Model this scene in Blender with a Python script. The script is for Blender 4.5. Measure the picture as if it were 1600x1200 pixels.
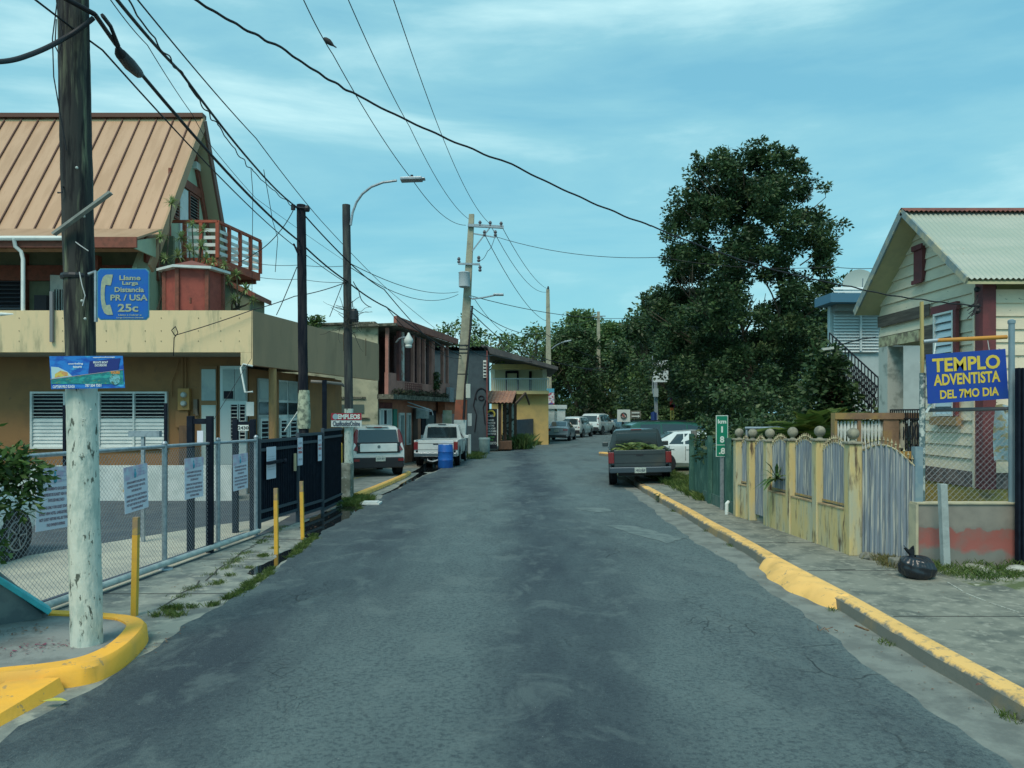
import bpy, math, random
import numpy as np
from mathutils import Vector, Matrix
random.seed(7); RNG = np.random.default_rng(7)
for o in list(bpy.data.objects): bpy.data.objects.remove(o)
SC = bpy.context.scene; COL = SC.collection
# ------------------------------------------------------------------ camera, sky, sun, exposure
F, EYE, HOR = 1200.0, 2.1, 645.0            # focal length in photo pixels, eye height, horizon row
cam = bpy.data.cameras.new('camera'); camo = bpy.data.objects.new('camera', cam); COL.objects.link(camo)
camo.location = (0, 0, EYE); camo.rotation_euler = (math.pi/2, 0, 0)
cam.sensor_width = 36; cam.lens = 36*F/1600; cam.shift_y = (HOR-600)/1600.0
cam.clip_start = .1; cam.clip_end = 2000
SC.camera = camo
SC.render.resolution_x = 1024; SC.render.resolution_y = 768
SC.view_settings.view_transform = 'Standard'; SC.view_settings.look = 'None'
SC.view_settings.exposure = 0.12; SC.view_settings.gamma = 1
SUN_EL, SUN_AZ = 54.0, 202.0     # azimuth: degrees clockwise from +Y
w = bpy.data.worlds.new('World'); SC.world = w; w.use_nodes = True
nt = w.node_tree; nt.nodes.clear(); N = nt.nodes.new; L = nt.links.new
out = N('ShaderNodeOutputWorld')
sky = N('ShaderNodeTexSky'); sky.sky_type = 'NISHITA'; sky.sun_disc = False
sky.sun_elevation = math.radians(SUN_EL); sky.sun_rotation = math.radians(SUN_AZ)
sky.air_density = 1.2; sky.dust_density = 1.5; sky.ozone_density = 2.0
tint = N('ShaderNodeMix'); tint.data_type = 'RGBA'; tint.blend_type = 'MULTIPLY'; tint.inputs['Factor'].default_value = 1
tint.inputs[7].default_value = (0.40, 1.0, .84, 1)
L(sky.outputs[0], tint.inputs[6])
bg1 = N('ShaderNodeBackground'); bg1.inputs[1].default_value = .15; L(tint.outputs[2], bg1.inputs[0])
# thin layered cloud, by direction on the dome
tc = N('ShaderNodeTexCoord'); mp = N('ShaderNodeMapping'); mp.inputs['Scale'].default_value = (1.2, 1.2, 5.6)
mp.inputs['Rotation'].default_value = (0, .12, 0)
L(tc.outputs['Generated'], mp.inputs[0])
n1 = N('ShaderNodeTexNoise'); n1.inputs['Scale'].default_value = 1.5; n1.inputs['Detail'].default_value = 9; n1.inputs['Roughness'].default_value = .56; n1.inputs['Distortion'].default_value = .35
L(mp.outputs[0], n1.inputs[0])
cr = N('ShaderNodeValToRGB'); cr.color_ramp.elements[0].position = .36; cr.color_ramp.elements[0].color = (0,0,0,1)
cr.color_ramp.elements[1].position = .68; cr.color_ramp.elements[1].color = (1,1,1,1)
L(n1.outputs[0], cr.inputs[0])
cc = N('ShaderNodeValToRGB'); L(cr.outputs[0], cc.inputs[0])
cc.color_ramp.elements[0].color = (.225, .545, .715, 1); cc.color_ramp.elements[1].color = (.54, .85, .90, 1)
e = cc.color_ramp.elements.new(.5); e.color = (.30, .63, .745, 1)
bg2 = N('ShaderNodeBackground'); bg2.inputs[1].default_value = 1.0; L(cc.outputs[0], bg2.inputs[0])
mx = N('ShaderNodeMixShader')
mr = N('ShaderNodeMapRange'); mr.inputs[3].default_value = .72; mr.inputs[4].default_value = .95
L(cr.outputs[0], mr.inputs[0]); L(mr.outputs[0], mx.inputs[0]); L(bg1.outputs[0], mx.inputs[1]); L(bg2.outputs[0], mx.inputs[2]); L(mx.outputs[0], out.inputs[0])
sl = bpy.data.lights.new('sun', 'SUN'); sl.energy = 2.3; sl.angle = math.radians(24); sl.color = (1, .86, .70)
so = bpy.data.objects.new('sun', sl); COL.objects.link(so)
az = math.radians(SUN_AZ); el = math.radians(SUN_EL)
sd = Vector((math.sin(az)*math.cos(el), math.cos(az)*math.cos(el), math.sin(el)))
so.rotation_euler = sd.to_track_quat('Z', 'Y').to_euler(); so.location = (0, 0, 40)

def P(px, py, D): return Vector(((px-800)*D/F, D, EYE-(py-HOR)*D/F))
def G(px, py, z=0.0):
    D = F*(EYE-z)/(py-HOR); return Vector(((px-800)*D/F, D, z))

# ------------------------------------------------------------------ materials
MATS = {}
def mat(name, col, rough=.7, metal=0, col2=None, nscale=6, nlow=.45, nhigh=.6, bump=0, bscale=40, stretch=(1,1,1), spec=.4,
        col3=None, n3=2.0, l3=.5, h3=.62, detail=6, coat=0, alpha=1, trans=0):
    if name in MATS: return MATS[name]
    m = bpy.data.materials.new(name); m.use_nodes = True; nt = m.node_tree; b = nt.nodes['Principled BSDF']
    N = nt.nodes.new; L = nt.links.new
    b.inputs['Base Color'].default_value = (*col, 1); b.inputs['Roughness'].default_value = rough; b.inputs['Metallic'].default_value = metal
    b.inputs['Specular IOR Level'].default_value = spec
    if coat: b.inputs['Coat Weight'].default_value = coat; b.inputs['Coat Roughness'].default_value = .06
    if trans: b.inputs['Transmission Weight'].default_value = trans
    tc = N('ShaderNodeTexCoord'); mp = N('ShaderNodeMapping'); mp.inputs['Scale'].default_value = stretch; L(tc.outputs['Object'], mp.inputs[0])
    last = None
    def ns(sc, d=detail):
        n = N('ShaderNodeTexNoise'); n.inputs['Scale'].default_value = sc; n.inputs['Detail'].default_value = d; n.inputs['Roughness'].default_value = .6
        L(mp.outputs[0], n.inputs[0]); return n
    def ramp(n, a, z):
        r = N('ShaderNodeMapRange'); r.inputs[1].default_value = a; r.inputs[2].default_value = z; L(n.outputs[0], r.inputs[0]); return r
    if col2 is not None:
        r = ramp(ns(nscale), nlow, nhigh); mxx = N('ShaderNodeMix'); mxx.data_type = 'RGBA'
        L(r.outputs[0], mxx.inputs['Factor']); mxx.inputs[6].default_value = (*col, 1); mxx.inputs[7].default_value = (*col2, 1); last = mxx.outputs[2]
    if col3 is not None:
        r = ramp(ns(n3), l3, h3); mxx = N('ShaderNodeMix'); mxx.data_type = 'RGBA'; L(r.outputs[0], mxx.inputs['Factor'])
        if last: L(last, mxx.inputs[6])
        else: mxx.inputs[6].default_value = (*col, 1)
        mxx.inputs[7].default_value = (*col3, 1); last = mxx.outputs[2]
    if last: L(last, b.inputs['Base Color'])
    if bump:
        n = ns(bscale, 4); bm = N('ShaderNodeBump'); bm.inputs['Strength'].default_value = bump; bm.inputs['Distance'].default_value = .01
        L(n.outputs[0], bm.inputs['Height']); L(bm.outputs[0], b.inputs['Normal'])
    MATS[name] = m; return m

def node_mat(name):
    m = bpy.data.materials.new(name); m.use_nodes = True; MATS[name] = m
    return m, m.node_tree, m.node_tree.nodes['Principled BSDF']

def leaf_mat(name, c1, c2, c3, scale=1.2, tr=.25):
    m, nt, b = node_mat(name); N = nt.nodes.new; L = nt.links.new
    tc = N('ShaderNodeTexCoord'); n = N('ShaderNodeTexNoise'); n.inputs['Scale'].default_value = scale; n.inputs['Detail'].default_value = 3
    L(tc.outputs['Object'], n.inputs[0])
    n2 = N('ShaderNodeTexWhiteNoise'); gm = N('ShaderNodeNewGeometry'); L(gm.outputs['Random Per Island'], n2.inputs['Vector'])
    ad = N('ShaderNodeMath'); ad.operation = 'MULTIPLY_ADD'; L(gm.outputs['Random Per Island'], ad.inputs[0]); ad.inputs[1].default_value = .42; L(n.outputs[0], ad.inputs[2])
    r = N('ShaderNodeValToRGB'); r.color_ramp.elements[0].position = .42; r.color_ramp.elements[0].color = (*c1, 1)
    r.color_ramp.elements[1].position = 1.0; r.color_ramp.elements[1].color = (*c3, 1); e = r.color_ramp.elements.new(.72); e.color = (*c2, 1)
    L(ad.outputs[0], r.inputs[0]); L(r.outputs[0], b.inputs['Base Color']); b.inputs['Roughness'].default_value = .5; b.inputs['Specular IOR Level'].default_value = .35
    t = N('ShaderNodeBsdfTranslucent'); L(r.outputs[0], t.inputs[0]); ms = N('ShaderNodeMixShader'); ms.inputs[0].default_value = tr
    L(b.outputs[0], ms.inputs[1]); L(t.outputs[0], ms.inputs[2]); L(ms.outputs[0], nt.nodes['Material Output'].inputs[0])
    return m

# asphalt: worn tracks, patches, cracks, aggregate
def asphalt_mat():
    m, nt, b = node_mat('asphalt'); N = nt.nodes.new; L = nt.links.new
    tc = N('ShaderNodeTexCoord')
    def noise(sc, st=(1,1,1), d=6, rough=.6, dist=0):
        mp = N('ShaderNodeMapping'); mp.inputs['Scale'].default_value = st; L(tc.outputs['Object'], mp.inputs[0])
        n = N('ShaderNodeTexNoise'); n.inputs['Scale'].default_value = sc; n.inputs['Detail'].default_value = d; n.inputs['Roughness'].default_value = rough
        n.inputs['Distortion'].default_value = dist; L(mp.outputs[0], n.inputs[0]); return n.outputs[0]
    def mr(v, a, z, lo=0, hi=1):
        r = N('ShaderNodeMapRange'); r.inputs[1].default_value = a; r.inputs[2].default_value = z; r.inputs[3].default_value = lo; r.inputs[4].default_value = hi
        L(v, r.inputs[0]); return r.outputs[0]
    def mth(op, a, bb):
        x = N('ShaderNodeMath'); x.operation = op
        for i, v in enumerate((a, bb)):
            if isinstance(v, (int, float)): x.inputs[i].default_value = v
            else: L(v, x.inputs[i])
        return x.outputs[0]
    def mix(f, a, bb):
        x = N('ShaderNodeMix'); x.data_type = 'RGBA'; L(f, x.inputs['Factor'])
        for i, v in ((6, a), (7, bb)):
            if isinstance(v, tuple): x.inputs[i].default_value = (*v, 1)
            else: L(v, x.inputs[i])
        return x.outputs[2]
    sep = N('ShaderNodeSeparateXYZ'); L(tc.outputs['Object'], sep.inputs[0])
    big = noise(.55, (1.6, .5, 1), 5); wob = noise(.35, (1, .5, 1), 3)
    xw = mth('ADD', sep.outputs[0], mth('MULTIPLY', mth('SUBTRACT', wob, .5), 1.6))
    d1 = mth('ABSOLUTE', mth('SUBTRACT', xw, .55), 0); band = mr(d1, .25, 1.0, 1, 0)     # dark centre strip
    d2 = mth('ABSOLUTE', mth('SUBTRACT', xw, -2.6), 0); band2 = mr(d2, .4, 1.2, .8, 0)
    bm_ = mth('MAXIMUM', band, band2)
    f = mth('ADD', mth('MULTIPLY', bm_, .80), mr(big, .35, .68, -.30, .50))
    fc = N('ShaderNodeClamp'); L(f, fc.inputs[0])
    c = mix(fc.outputs[0], (.128, .176, .182), (.046, .066, .084))
    fine = noise(85, (1, 1, 1), 3, .8); c = mix(mr(fine, .56, .74, 0, .75), c, (.25, .30, .30))
    fine2 = noise(26, (1, 1, 1), 5, .8); c = mix(mr(fine2, .40, .52, .65, 0), c, (.034, .050, .066))
    st = noise(1.9, (1, .75, 1), 7, .7, .6); c = mix(mr(st, .52, .62, 0, .42), c, (.17, .22, .22))
    # cracks
    mp = N('ShaderNodeMapping'); L(tc.outputs['Object'], mp.inputs[0])
    dn = N('ShaderNodeTexNoise'); dn.inputs['Scale'].default_value = 1.2; dn.inputs['Detail'].default_value = 5; L(tc.outputs['Object'], dn.inputs[0])
    va = N('ShaderNodeVectorMath'); va.operation = 'MULTIPLY_ADD'; L(dn.outputs['Color'], va.inputs[0]); va.inputs[1].default_value = (.9,.9,.9); L(tc.outputs['Object'], va.inputs[2])
    v = N('ShaderNodeTexVoronoi'); v.feature = 'DISTANCE_TO_EDGE'; v.inputs['Scale'].default_value = 1.1; L(va.outputs[0], v.inputs[0])
    cm = mr(noise(.5, (1,1,1), 3), .50, .64, 0, .6)
    cm = mth('MULTIPLY', cm, mr(sep.outputs[0], -.5, 1.2, .25, 1))
    crk = mth('MULTIPLY', mr(v.outputs[0], .0, .016, 1, 0), cm)
    v2 = N('ShaderNodeTexVoronoi'); v2.feature = 'DISTANCE_TO_EDGE'; v2.inputs['Scale'].default_value = 5.5; L(va.outputs[0], v2.inputs[0])
    cm2 = mr(noise(.7, (1,.6,1), 4), .55, .66, 0, .55)
    crk2 = mth('MULTIPLY', mr(v2.outputs[0], .0, .04, 1, 0), cm2)
    crk = mth('MAXIMUM', crk, crk2)
    c = mix(crk, c, (.022, .028, .036))
    L(c, b.inputs['Base Color'])
    L(mr(big, .3, .7, .62, .8), b.inputs['Roughness']); b.inputs['Specular IOR Level'].default_value = .3
    h = mth('ADD', mth('MULTIPLY', fine, .6), mth('MULTIPLY', fine2, 1.0)); h = mth('SUBTRACT', h, mth('MULTIPLY', crk, 1.6)); h = mth('ADD', h, mth('MULTIPLY', big, 2.5))
    bp = N('ShaderNodeBump'); bp.inputs['Strength'].default_value = .95; bp.inputs['Distance'].default_value = .02; L(h, bp.inputs['Height']); L(bp.outputs[0], b.inputs['Normal'])
    return m

# painted kerb: yellow over concrete, paint worn by height and noise
def kerb_mat(name, zlim, yel=(.88, .49, .12)):
    m, nt, b = node_mat(name); N = nt.nodes.new; L = nt.links.new
    tc = N('ShaderNodeTexCoord'); sep = N('ShaderNodeSeparateXYZ'); L(tc.outputs['Object'], sep.inputs[0])
    n = N('ShaderNodeTexNoise'); n.inputs['Scale'].default_value = 7; n.inputs['Detail'].default_value = 7; n.inputs['Roughness'].default_value = .7; L(tc.outputs['Object'], n.inputs[0])
    a = N('ShaderNodeMath'); a.operation = 'MULTIPLY_ADD'; L(n.outputs[0], a.inputs[0]); a.inputs[1].default_value = .13; L(sep.outputs[2], a.inputs[2])
    r = N('ShaderNodeMapRange'); r.inputs[1].default_value = zlim+.055; r.inputs[2].default_value = zlim+.075; L(a.outputs[0], r.inputs[0])
    n2 = N('ShaderNodeTexNoise'); n2.inputs['Scale'].default_value = 9; n2.inputs['Detail'].default_value = 9; n2.inputs['Roughness'].default_value = .72; L(tc.outputs['Object'], n2.inputs[0])
    r2 = N('ShaderNodeMapRange'); r2.inputs[1].default_value = .37; r2.inputs[2].default_value = .41; L(n2.outputs[0], r2.inputs[0])
    mu = N('ShaderNodeMath'); mu.operation = 'MULTIPLY'; L(r.outputs[0], mu.inputs[0])
    r3 = N('ShaderNodeMapRange'); r3.inputs[3].default_value = .35; r3.inputs[4].default_value = 1; L(r2.outputs[0], r3.inputs[0]); L(r3.outputs[0], mu.inputs[1])
    mx = N('ShaderNodeMix'); mx.data_type = 'RGBA'; L(mu.outputs[0], mx.inputs['Factor']); mx.inputs[6].default_value = (.17, .175, .15, 1); mx.inputs[7].default_value = (*yel, 1)
    mx2 = N('ShaderNodeMix'); mx2.data_type = 'RGBA'; n4 = N('ShaderNodeTexNoise'); n4.inputs['Scale'].default_value = 2.5; n4.inputs['Detail'].default_value = 8; L(tc.outputs['Object'], n4.inputs[0])
    r4 = N('ShaderNodeMapRange'); r4.inputs[1].default_value = .5; r4.inputs[2].default_value = .72; r4.inputs[4].default_value = .55; L(n4.outputs[0], r4.inputs[0])
    L(r4.outputs[0], mx2.inputs['Factor']); L(mx.outputs[2], mx2.inputs[6]); mx2.inputs[7].default_value = (.50, .31, .09, 1)
    L(mx2.outputs[2], b.inputs['Base Color']); b.inputs['Roughness'].default_value = .75
    bp = N('ShaderNodeBump'); bp.inputs['Strength'].default_value = .6; bp.inputs['Distance'].default_value = .012; L(n2.outputs[0], bp.inputs['Height']); L(bp.outputs[0], b.inputs['Normal'])
    return m

# ------------------------------------------------------------------ mesh building
ROOTM = {}
def tag(o, label=None, cat=None, group=None, kind=None):
    if label: o['label'] = label
    if cat: o['category'] = cat
    if group: o['group'] = group
    if kind: o['kind'] = kind
    return o
def empty(name, loc=(0,0,0), rz=0, label=None, cat=None, group=None):
    o = bpy.data.objects.new(name, None); COL.objects.link(o); o.location = loc; o.rotation_euler = (0, 0, rz); o.empty_display_size = .2
    ROOTM[o.name] = (Matrix.Translation(Vector(loc)) @ Matrix.Rotation(rz, 4, 'Z')).inverted()
    return tag(o, label, cat, group)
class MB:
    def __init__(s): s.v = []; s.f = []
    def add(s, vs, fs):
        b = len(s.v); s.v += [tuple(v) for v in vs]; s.f += [tuple(i+b for i in f) for f in fs]; return s
    def box(s, x0, x1, y0, y1, z0, z1):
        return s.add([(x0,y0,z0),(x1,y0,z0),(x1,y1,z0),(x0,y1,z0),(x0,y0,z1),(x1,y0,z1),(x1,y1,z1),(x0,y1,z1)],
            [(0,3,2,1),(4,5,6,7),(0,1,5,4),(1,2,6,5),(2,3,7,6),(3,0,4,7)])
    def obox(s, c, u, v, w):      # centre and three half-extent vectors
        c, u, v, w = map(Vector, (c, u, v, w)); pts = [c+a*u+b*v+d*w for d in (-1,1) for a, b in ((-1,-1),(1,-1),(1,1),(-1,1))]
        return s.add(pts, [(0,3,2,1),(4,5,6,7),(0,1,5,4),(1,2,6,5),(2,3,7,6),(3,0,4,7)])
    def bar(s, p0, p1, a, b=None, up=(0,0,1)):   # rectangular bar, full widths a (sideways) and b (up)
        b = a if b is None else b; p0, p1 = Vector(p0), Vector(p1); d = (p1-p0); l = d.length; d.normalize(); up = Vector(up)
        if abs(d.dot(up)) > .98: up = Vector((0,1,0))
        sd_ = d.cross(up).normalized(); u2 = sd_.cross(d).normalized()
        return s.obox((p0+p1)/2, d*l/2, sd_*a/2, u2*b/2)
    def plate(s, pts, n, t):      # polygon pts with thickness t along n
        pts = [Vector(p) for p in pts]; n = Vector(n).normalized()*t; k = len(pts)
        return s.add(pts+[p+n for p in pts], [tuple(range(k))[::-1], tuple(range(k, 2*k))]+[(i,(i+1)%k,(i+1)%k+k,i+k) for i in range(k)])
    def prism(s, xy, z0, z1):
        return s.plate([(x,y,z0) for x,y in xy], (0,0,1), z1-z0)
    def tube(s, pts, r, n=8, cap=True):
        pts = [Vector(p) for p in pts]; k = len(pts); rs = r if hasattr(r, '__len__') else [r]*k; b = len(s.v); pu = None
        for i, p in enumerate(pts):
            d = (pts[min(i+1,k-1)]-pts[max(i-1,0)]).normalized()
            ref = pu if pu is not None else (Vector((0,0,1)) if abs(d.z) < .9 else Vector((1,0,0)))
            u = (ref-d*ref.dot(d)); u = u.normalized() if u.length > 1e-6 else d.orthogonal().normalized(); pu = u; q = d.cross(u)
            for j in range(n):
                a = 2*math.pi*j/n; s.v.append(tuple(p+(u*math.cos(a)+q*math.sin(a))*rs[i]))
        for i in range(k-1):
            for j in range(n): s.f.append((b+i*n+j, b+i*n+(j+1)%n, b+(i+1)*n+(j+1)%n, b+(i+1)*n+j))
        if cap: s.f.append(tuple(b+j for j in range(n))[::-1]); s.f.append(tuple(b+(k-1)*n+j for j in range(n)))
        return s
    def lathe(s, prof, c=(0,0,0), n=16, axis='Z'):    # prof [(r,h)]
        b = len(s.v); c = Vector(c)
        for r, h in prof:
            for j in range(n):
                a = 2*math.pi*j/n; x, y = r*math.cos(a), r*math.sin(a)
                s.v.append(tuple(c+(Vector((x,y,h)) if axis == 'Z' else Vector((h,x,y)) if axis == 'X' else Vector((x,h,y)))))
        k = len(prof)
        for i in range(k-1):
            for j in range(n): s.f.append((b+i*n+j, b+i*n+(j+1)%n, b+(i+1)*n+(j+1)%n, b+(i+1)*n+j))
        s.f.append(tuple(b+j for j in range(n))[::-1]); s.f.append(tuple(b+(k-1)*n+j for j in range(n)))
        return s
    def sphere(s, c, r, n=10, m=7, sq=(1,1,1)):
        pr = [(max(1e-4, math.sin(math.pi*i/m))*1.0, -math.cos(math.pi*i/m)) for i in range(m+1)]; b = len(s.v); s.lathe(pr, (0,0,0), n)
        for i in range(b, len(s.v)): x, y, z = s.v[i]; s.v[i] = (c[0]+x*r*sq[0], c[1]+y*r*sq[1], c[2]+z*r*sq[2])
        return s
    def grid(s, fn, nu, nv):
        b = len(s.v)
        for i in range(nu+1):
            for j in range(nv+1): s.v.append(tuple(fn(i/nu, j/nv)))
        for i in range(nu):
            for j in range(nv): a = b+i*(nv+1)+j; s.f.append((a, a+nv+1, a+nv+2, a+1))
        return s
    def text(s, body, c, right, up, wd=None, ht=None, off=0, ext=.002):   # lettering fitted into wd x ht at c
        cu = bpy.data.curves.new('t', 'FONT'); cu.body = body; cu.size = 1; cu.offset = off; cu.resolution_u = 3
        to = bpy.data.objects.new('t', cu); COL.objects.link(to); bpy.context.view_layer.update()
        me = bpy.data.meshes.new_from_object(to); bpy.data.objects.remove(to); bpy.data.curves.remove(cu)
        if not len(me.vertices): bpy.data.meshes.remove(me); return s
        vs = [v.co.copy() for v in me.vertices]; fs = [tuple(p.vertices) for p in me.polygons]; bpy.data.meshes.remove(me)
        x0, x1 = min(v.x for v in vs), max(v.x for v in vs); y0, y1 = min(v.y for v in vs), max(v.y for v in vs)
        if wd is None: kx = ky = ht/(y1-y0)
        elif ht is None: kx = ky = wd/(x1-x0)
        else: kx, ky = wd/(x1-x0), ht/(y1-y0)
        right, up, c = Vector(right).normalized(), Vector(up).normalized(), Vector(c)
        return s.add([c+right*((v.x-(x0+x1)/2)*kx)+up*((v.y-(y0+y1)/2)*ky) for v in vs], fs)
    def build(s, name, m, parent=None, smooth=False, bevel=0, angle=40, origin=None):
        me = bpy.data.meshes.new(name); root = parent
        while root is not None and root.parent is not None: root = root.parent
        if parent is None:
            if origin is None:
                a = np.array(s.v); lo, hi = a.min(0), a.max(0); origin = ((lo[0]+hi[0])/2, (lo[1]+hi[1])/2, lo[2])
            M = Matrix.Translation(-Vector(origin))
        else: M = ROOTM[root.name]
        vs = np.array(s.v, dtype=float); Mn = np.array(M); vs = vs @ Mn[:3,:3].T + Mn[:3,3]
        me.from_pydata(vs.tolist(), [], s.f); me.update()
        o = bpy.data.objects.new(name, me); COL.objects.link(o)
        if parent is None: o.location = origin; ROOTM[o.name] = M
        else: o.parent = parent
        me.materials.append(m)
        if smooth:
            me.polygons.foreach_set('use_smooth', [True]*len(me.polygons)); me.set_sharp_from_angle(angle=math.radians(angle))
        if bevel:
            md = o.modifiers.new('bevel', 'BEVEL'); md.width = bevel; md.segments = 2; md.limit_method = 'ANGLE'; md.angle_limit = math.radians(35)
        return o
def struct(mb, name, m, **k): return tag(mb.build(name, m, origin=(0,0,0), **k), kind='structure')
def copy_tree(o, parent=None):
    c = o.copy(); COL.objects.link(c); c.parent = parent
    if parent is not None: c.matrix_parent_inverse = o.matrix_parent_inverse
    for ch in o.children: copy_tree(ch, c)
    return c
def fast_quads(name, quads, m, parent=None, origin=(0,0,0), up=False):   # quads: (n,4,3)
    n = len(quads); me = bpy.data.meshes.new(name); v = quads.reshape(-1, 3).astype(np.float64)
    root = parent
    if parent is not None:
        while root.parent is not None: root = root.parent
        Mn = np.array(ROOTM[root.name]); v = v @ Mn[:3,:3].T + Mn[:3,3]
    else: v = v-np.array(origin)
    me.vertices.add(n*4); me.vertices.foreach_set('co', v.ravel()); me.loops.add(n*4); me.loops.foreach_set('vertex_index', np.arange(n*4))
    me.polygons.add(n); me.polygons.foreach_set('loop_start', np.arange(0, n*4, 4)); me.polygons.foreach_set('loop_total', np.full(n, 4))
    me.update(calc_edges=True); o = bpy.data.objects.new(name, me); COL.objects.link(o); me.materials.append(m)
    if parent is not None: o.parent = parent
    else: o.location = origin
    return o
def leaves(centres, rad, per, size, asp=.45, droop=.0, squash=.8):
    """leaf quads (pointed diamonds) spread through clumps; returns (n,4,3)"""
    c = np.repeat(np.asarray(centres, float), per, axis=0); rr = np.repeat(np.asarray(rad, float), per)
    n = len(c); d = RNG.normal(size=(n,3)); d /= np.linalg.norm(d, axis=1)[:,None]; r = RNG.random(n)**.45
    p = c + d*(rr*r)[:,None]*np.array([1,1,squash])
    a = RNG.normal(size=(n,3)); a[:,2] = a[:,2]*.5-droop; a += d*.7; a /= np.linalg.norm(a, axis=1)[:,None]
    b = np.cross(a, RNG.normal(size=(n,3))+np.array([0,0,1.2])); b /= np.linalg.norm(b, axis=1)[:,None]
    s = size*(.6+.8*RNG.random(n))[:,None]
    return np.stack([p, p+a*s*.45+b*s*asp*.5, p+a*s, p+a*s*.45-b*s*asp*.5], axis=1)
def blades(base, spread, h, wd, n, lean=.5):
    """upright grass blades around points"""
    base = np.asarray(base, float); k = RNG.integers(0, len(base), n); p = base[k]+np.c_[RNG.normal(size=(n,2))*spread, np.zeros(n)]
    t = RNG.random(n)*6.283; l = RNG.normal(size=(n,2))*lean; hh = h*(.4+.8*RNG.random(n)); s = np.c_[np.cos(t), np.sin(t), np.zeros(n)]*wd
    mid = p+np.c_[l*hh[:,None]*.4, hh*.6]; tip = p+np.c_[l*hh[:,None], hh]
    return np.stack([p-s, p+s, mid+s*.6, tip], axis=1)
# ------------------------------------------------------------------ ground, road, kerbs
def lerp_tab(tab, d):
    for (x0,d0),(x1,d1) in zip(tab, tab[1:]):
        if d <= d1: return x0+(x1-x0)*(d-d0)/(d1-d0)
    return tab[-1][0]
LE = [(-3.3,-12),(-3.25,4),(-3.12,10),(-3.3,13.5),(-3.3,16),(-3.2,20),(-3.0,24),(-2.5,30),(-1.95,36),(-1.15,41),(.3,43.6),(1.2,47.5),(2.3,56),(5,68),(11,90),(30,140)]
RE = [(2.9,-12),(2.9,4),(2.98,7),(3.05,10),(2.95,13.6),(3.05,17.4),(3.15,22),(3.7,28),(4.7,36),(6.6,46),(9.4,60),(13,75),(19,92),(42,140)]
con = mat('old_concrete', (.27,.29,.255), .85, col2=(.135,.155,.15), nscale=2.3, nlow=.42, nhigh=.60, bump=.8, bscale=40, col3=(.34,.35,.30), n3=5, l3=.52, h3=.64)
con_d = mat('dark_concrete', (.215,.225,.19), .85, col2=(.115,.13,.115), nscale=2.6, nlow=.44, nhigh=.60, bump=.7, bscale=40, col3=(.29,.295,.25), n3=9, l3=.52, h3=.66, detail=9)
earth = mat('earth', (.14,.13,.09), .95, col2=(.09,.11,.05), nscale=1.5, bump=.5, bscale=20)
asp = asphalt_mat()
struct(MB().add([(-400,-60,-.03),(400,-60,-.03),(400,600,-.03),(-400,600,-.03)], [(0,1,2,3)]), 'ground', earth)
rows = list(np.arange(-12, 24, .16))+list(np.arange(24, 140, 1.5)); mb = MB(); cols = 12
def jit(d, ph, a): return a*(math.sin(d*2.1+ph)*.5+math.sin(d*5.3+ph*2)*.3+math.sin(d*12.7+ph*3)*.25+math.sin(d*29+ph)*.12)
for d in rows:
    xl = lerp_tab(LE, d)+jit(d, 1, .07); xr = lerp_tab(RE, d)+jit(d, 4, .06)
    for j in range(cols+1):
        u = j/cols; e = min(u, 1-u); mb.v.append((xl+(xr-xl)*u, d, .012+.035*min(1, e*3)))
for i in range(len(rows)-1):
    for j in range(cols): a = i*(cols+1)+j; mb.f.append((a, a+1, a+cols+2, a+cols+1))
n0 = len(mb.v)      # a thin broken edge of asphalt
for i, d in enumerate(rows):
    for j in (0, cols): x, y, z = mb.v[i*(cols+1)+j]; mb.v.append((x, y, -.02))
for i in range(len(rows)-1):
    a = i*(cols+1); b = a+cols; mb.f.append((a, a+cols+1, n0+2*i+2, n0+2*i)); mb.f.append((b+cols+1, b, n0+2*i+1, n0+2*i+3))
struct(mb, 'road', asp, smooth=True)
# left pavement and apron
FENL = [(-5.4,4.5),(-4.9,8.0),(-4.66,10.3),(-4.35,13.05),(-3.94,16.3),(-3.95,18.6)]
mb = MB(); ys = [-12,4,8,12,16,20,24,27,30,34,38,44,50,57,66,80]
for d in ys: mb.v += [(lerp_tab([(-30,-12),(-5.6,4.5),(-5.0,8),(-4.4,13),(-4.0,16.3),(-3.95,18.5),(-9,18.6),(-9,24),(-8.5,27),(-6,36),(-3,50),(0,58),(5,80)], d) if d > 4 else -8, d, 0), (lerp_tab(LE, d)+.35, d, 0)]
for i in range(len(ys)-1): mb.f.append((2*i, 2*i+1, 2*i+3, 2*i+2))
struct(mb, 'pavement', con)
struct(MB().prism([(-30,2),(-5.2,2),(-5.3,6.2),(-4.75,8.6),(-4.3,13),(-3.98,15.8),(-3.98,18.35),(-30,18.6)], -.02, .004), 'parking_lot', mat('lot_asphalt', (.060,.075,.092), .8, col2=(.09,.105,.115), nscale=2, bump=.4, bscale=60))
struct(MB().prism([(-9,2.5),(-5.25,2.5),(-4.86,8.2),(-4.35,12.8),(-4.5,15.6),(-5.6,14.2),(-7.2,11.0),(-8.6,9.0),(-12,6)], -.02, .010), 'concrete_apron', mat('apron', (.46,.45,.37), .85, col2=(.36,.36,.31), nscale=2, bump=.4, bscale=40))
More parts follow.
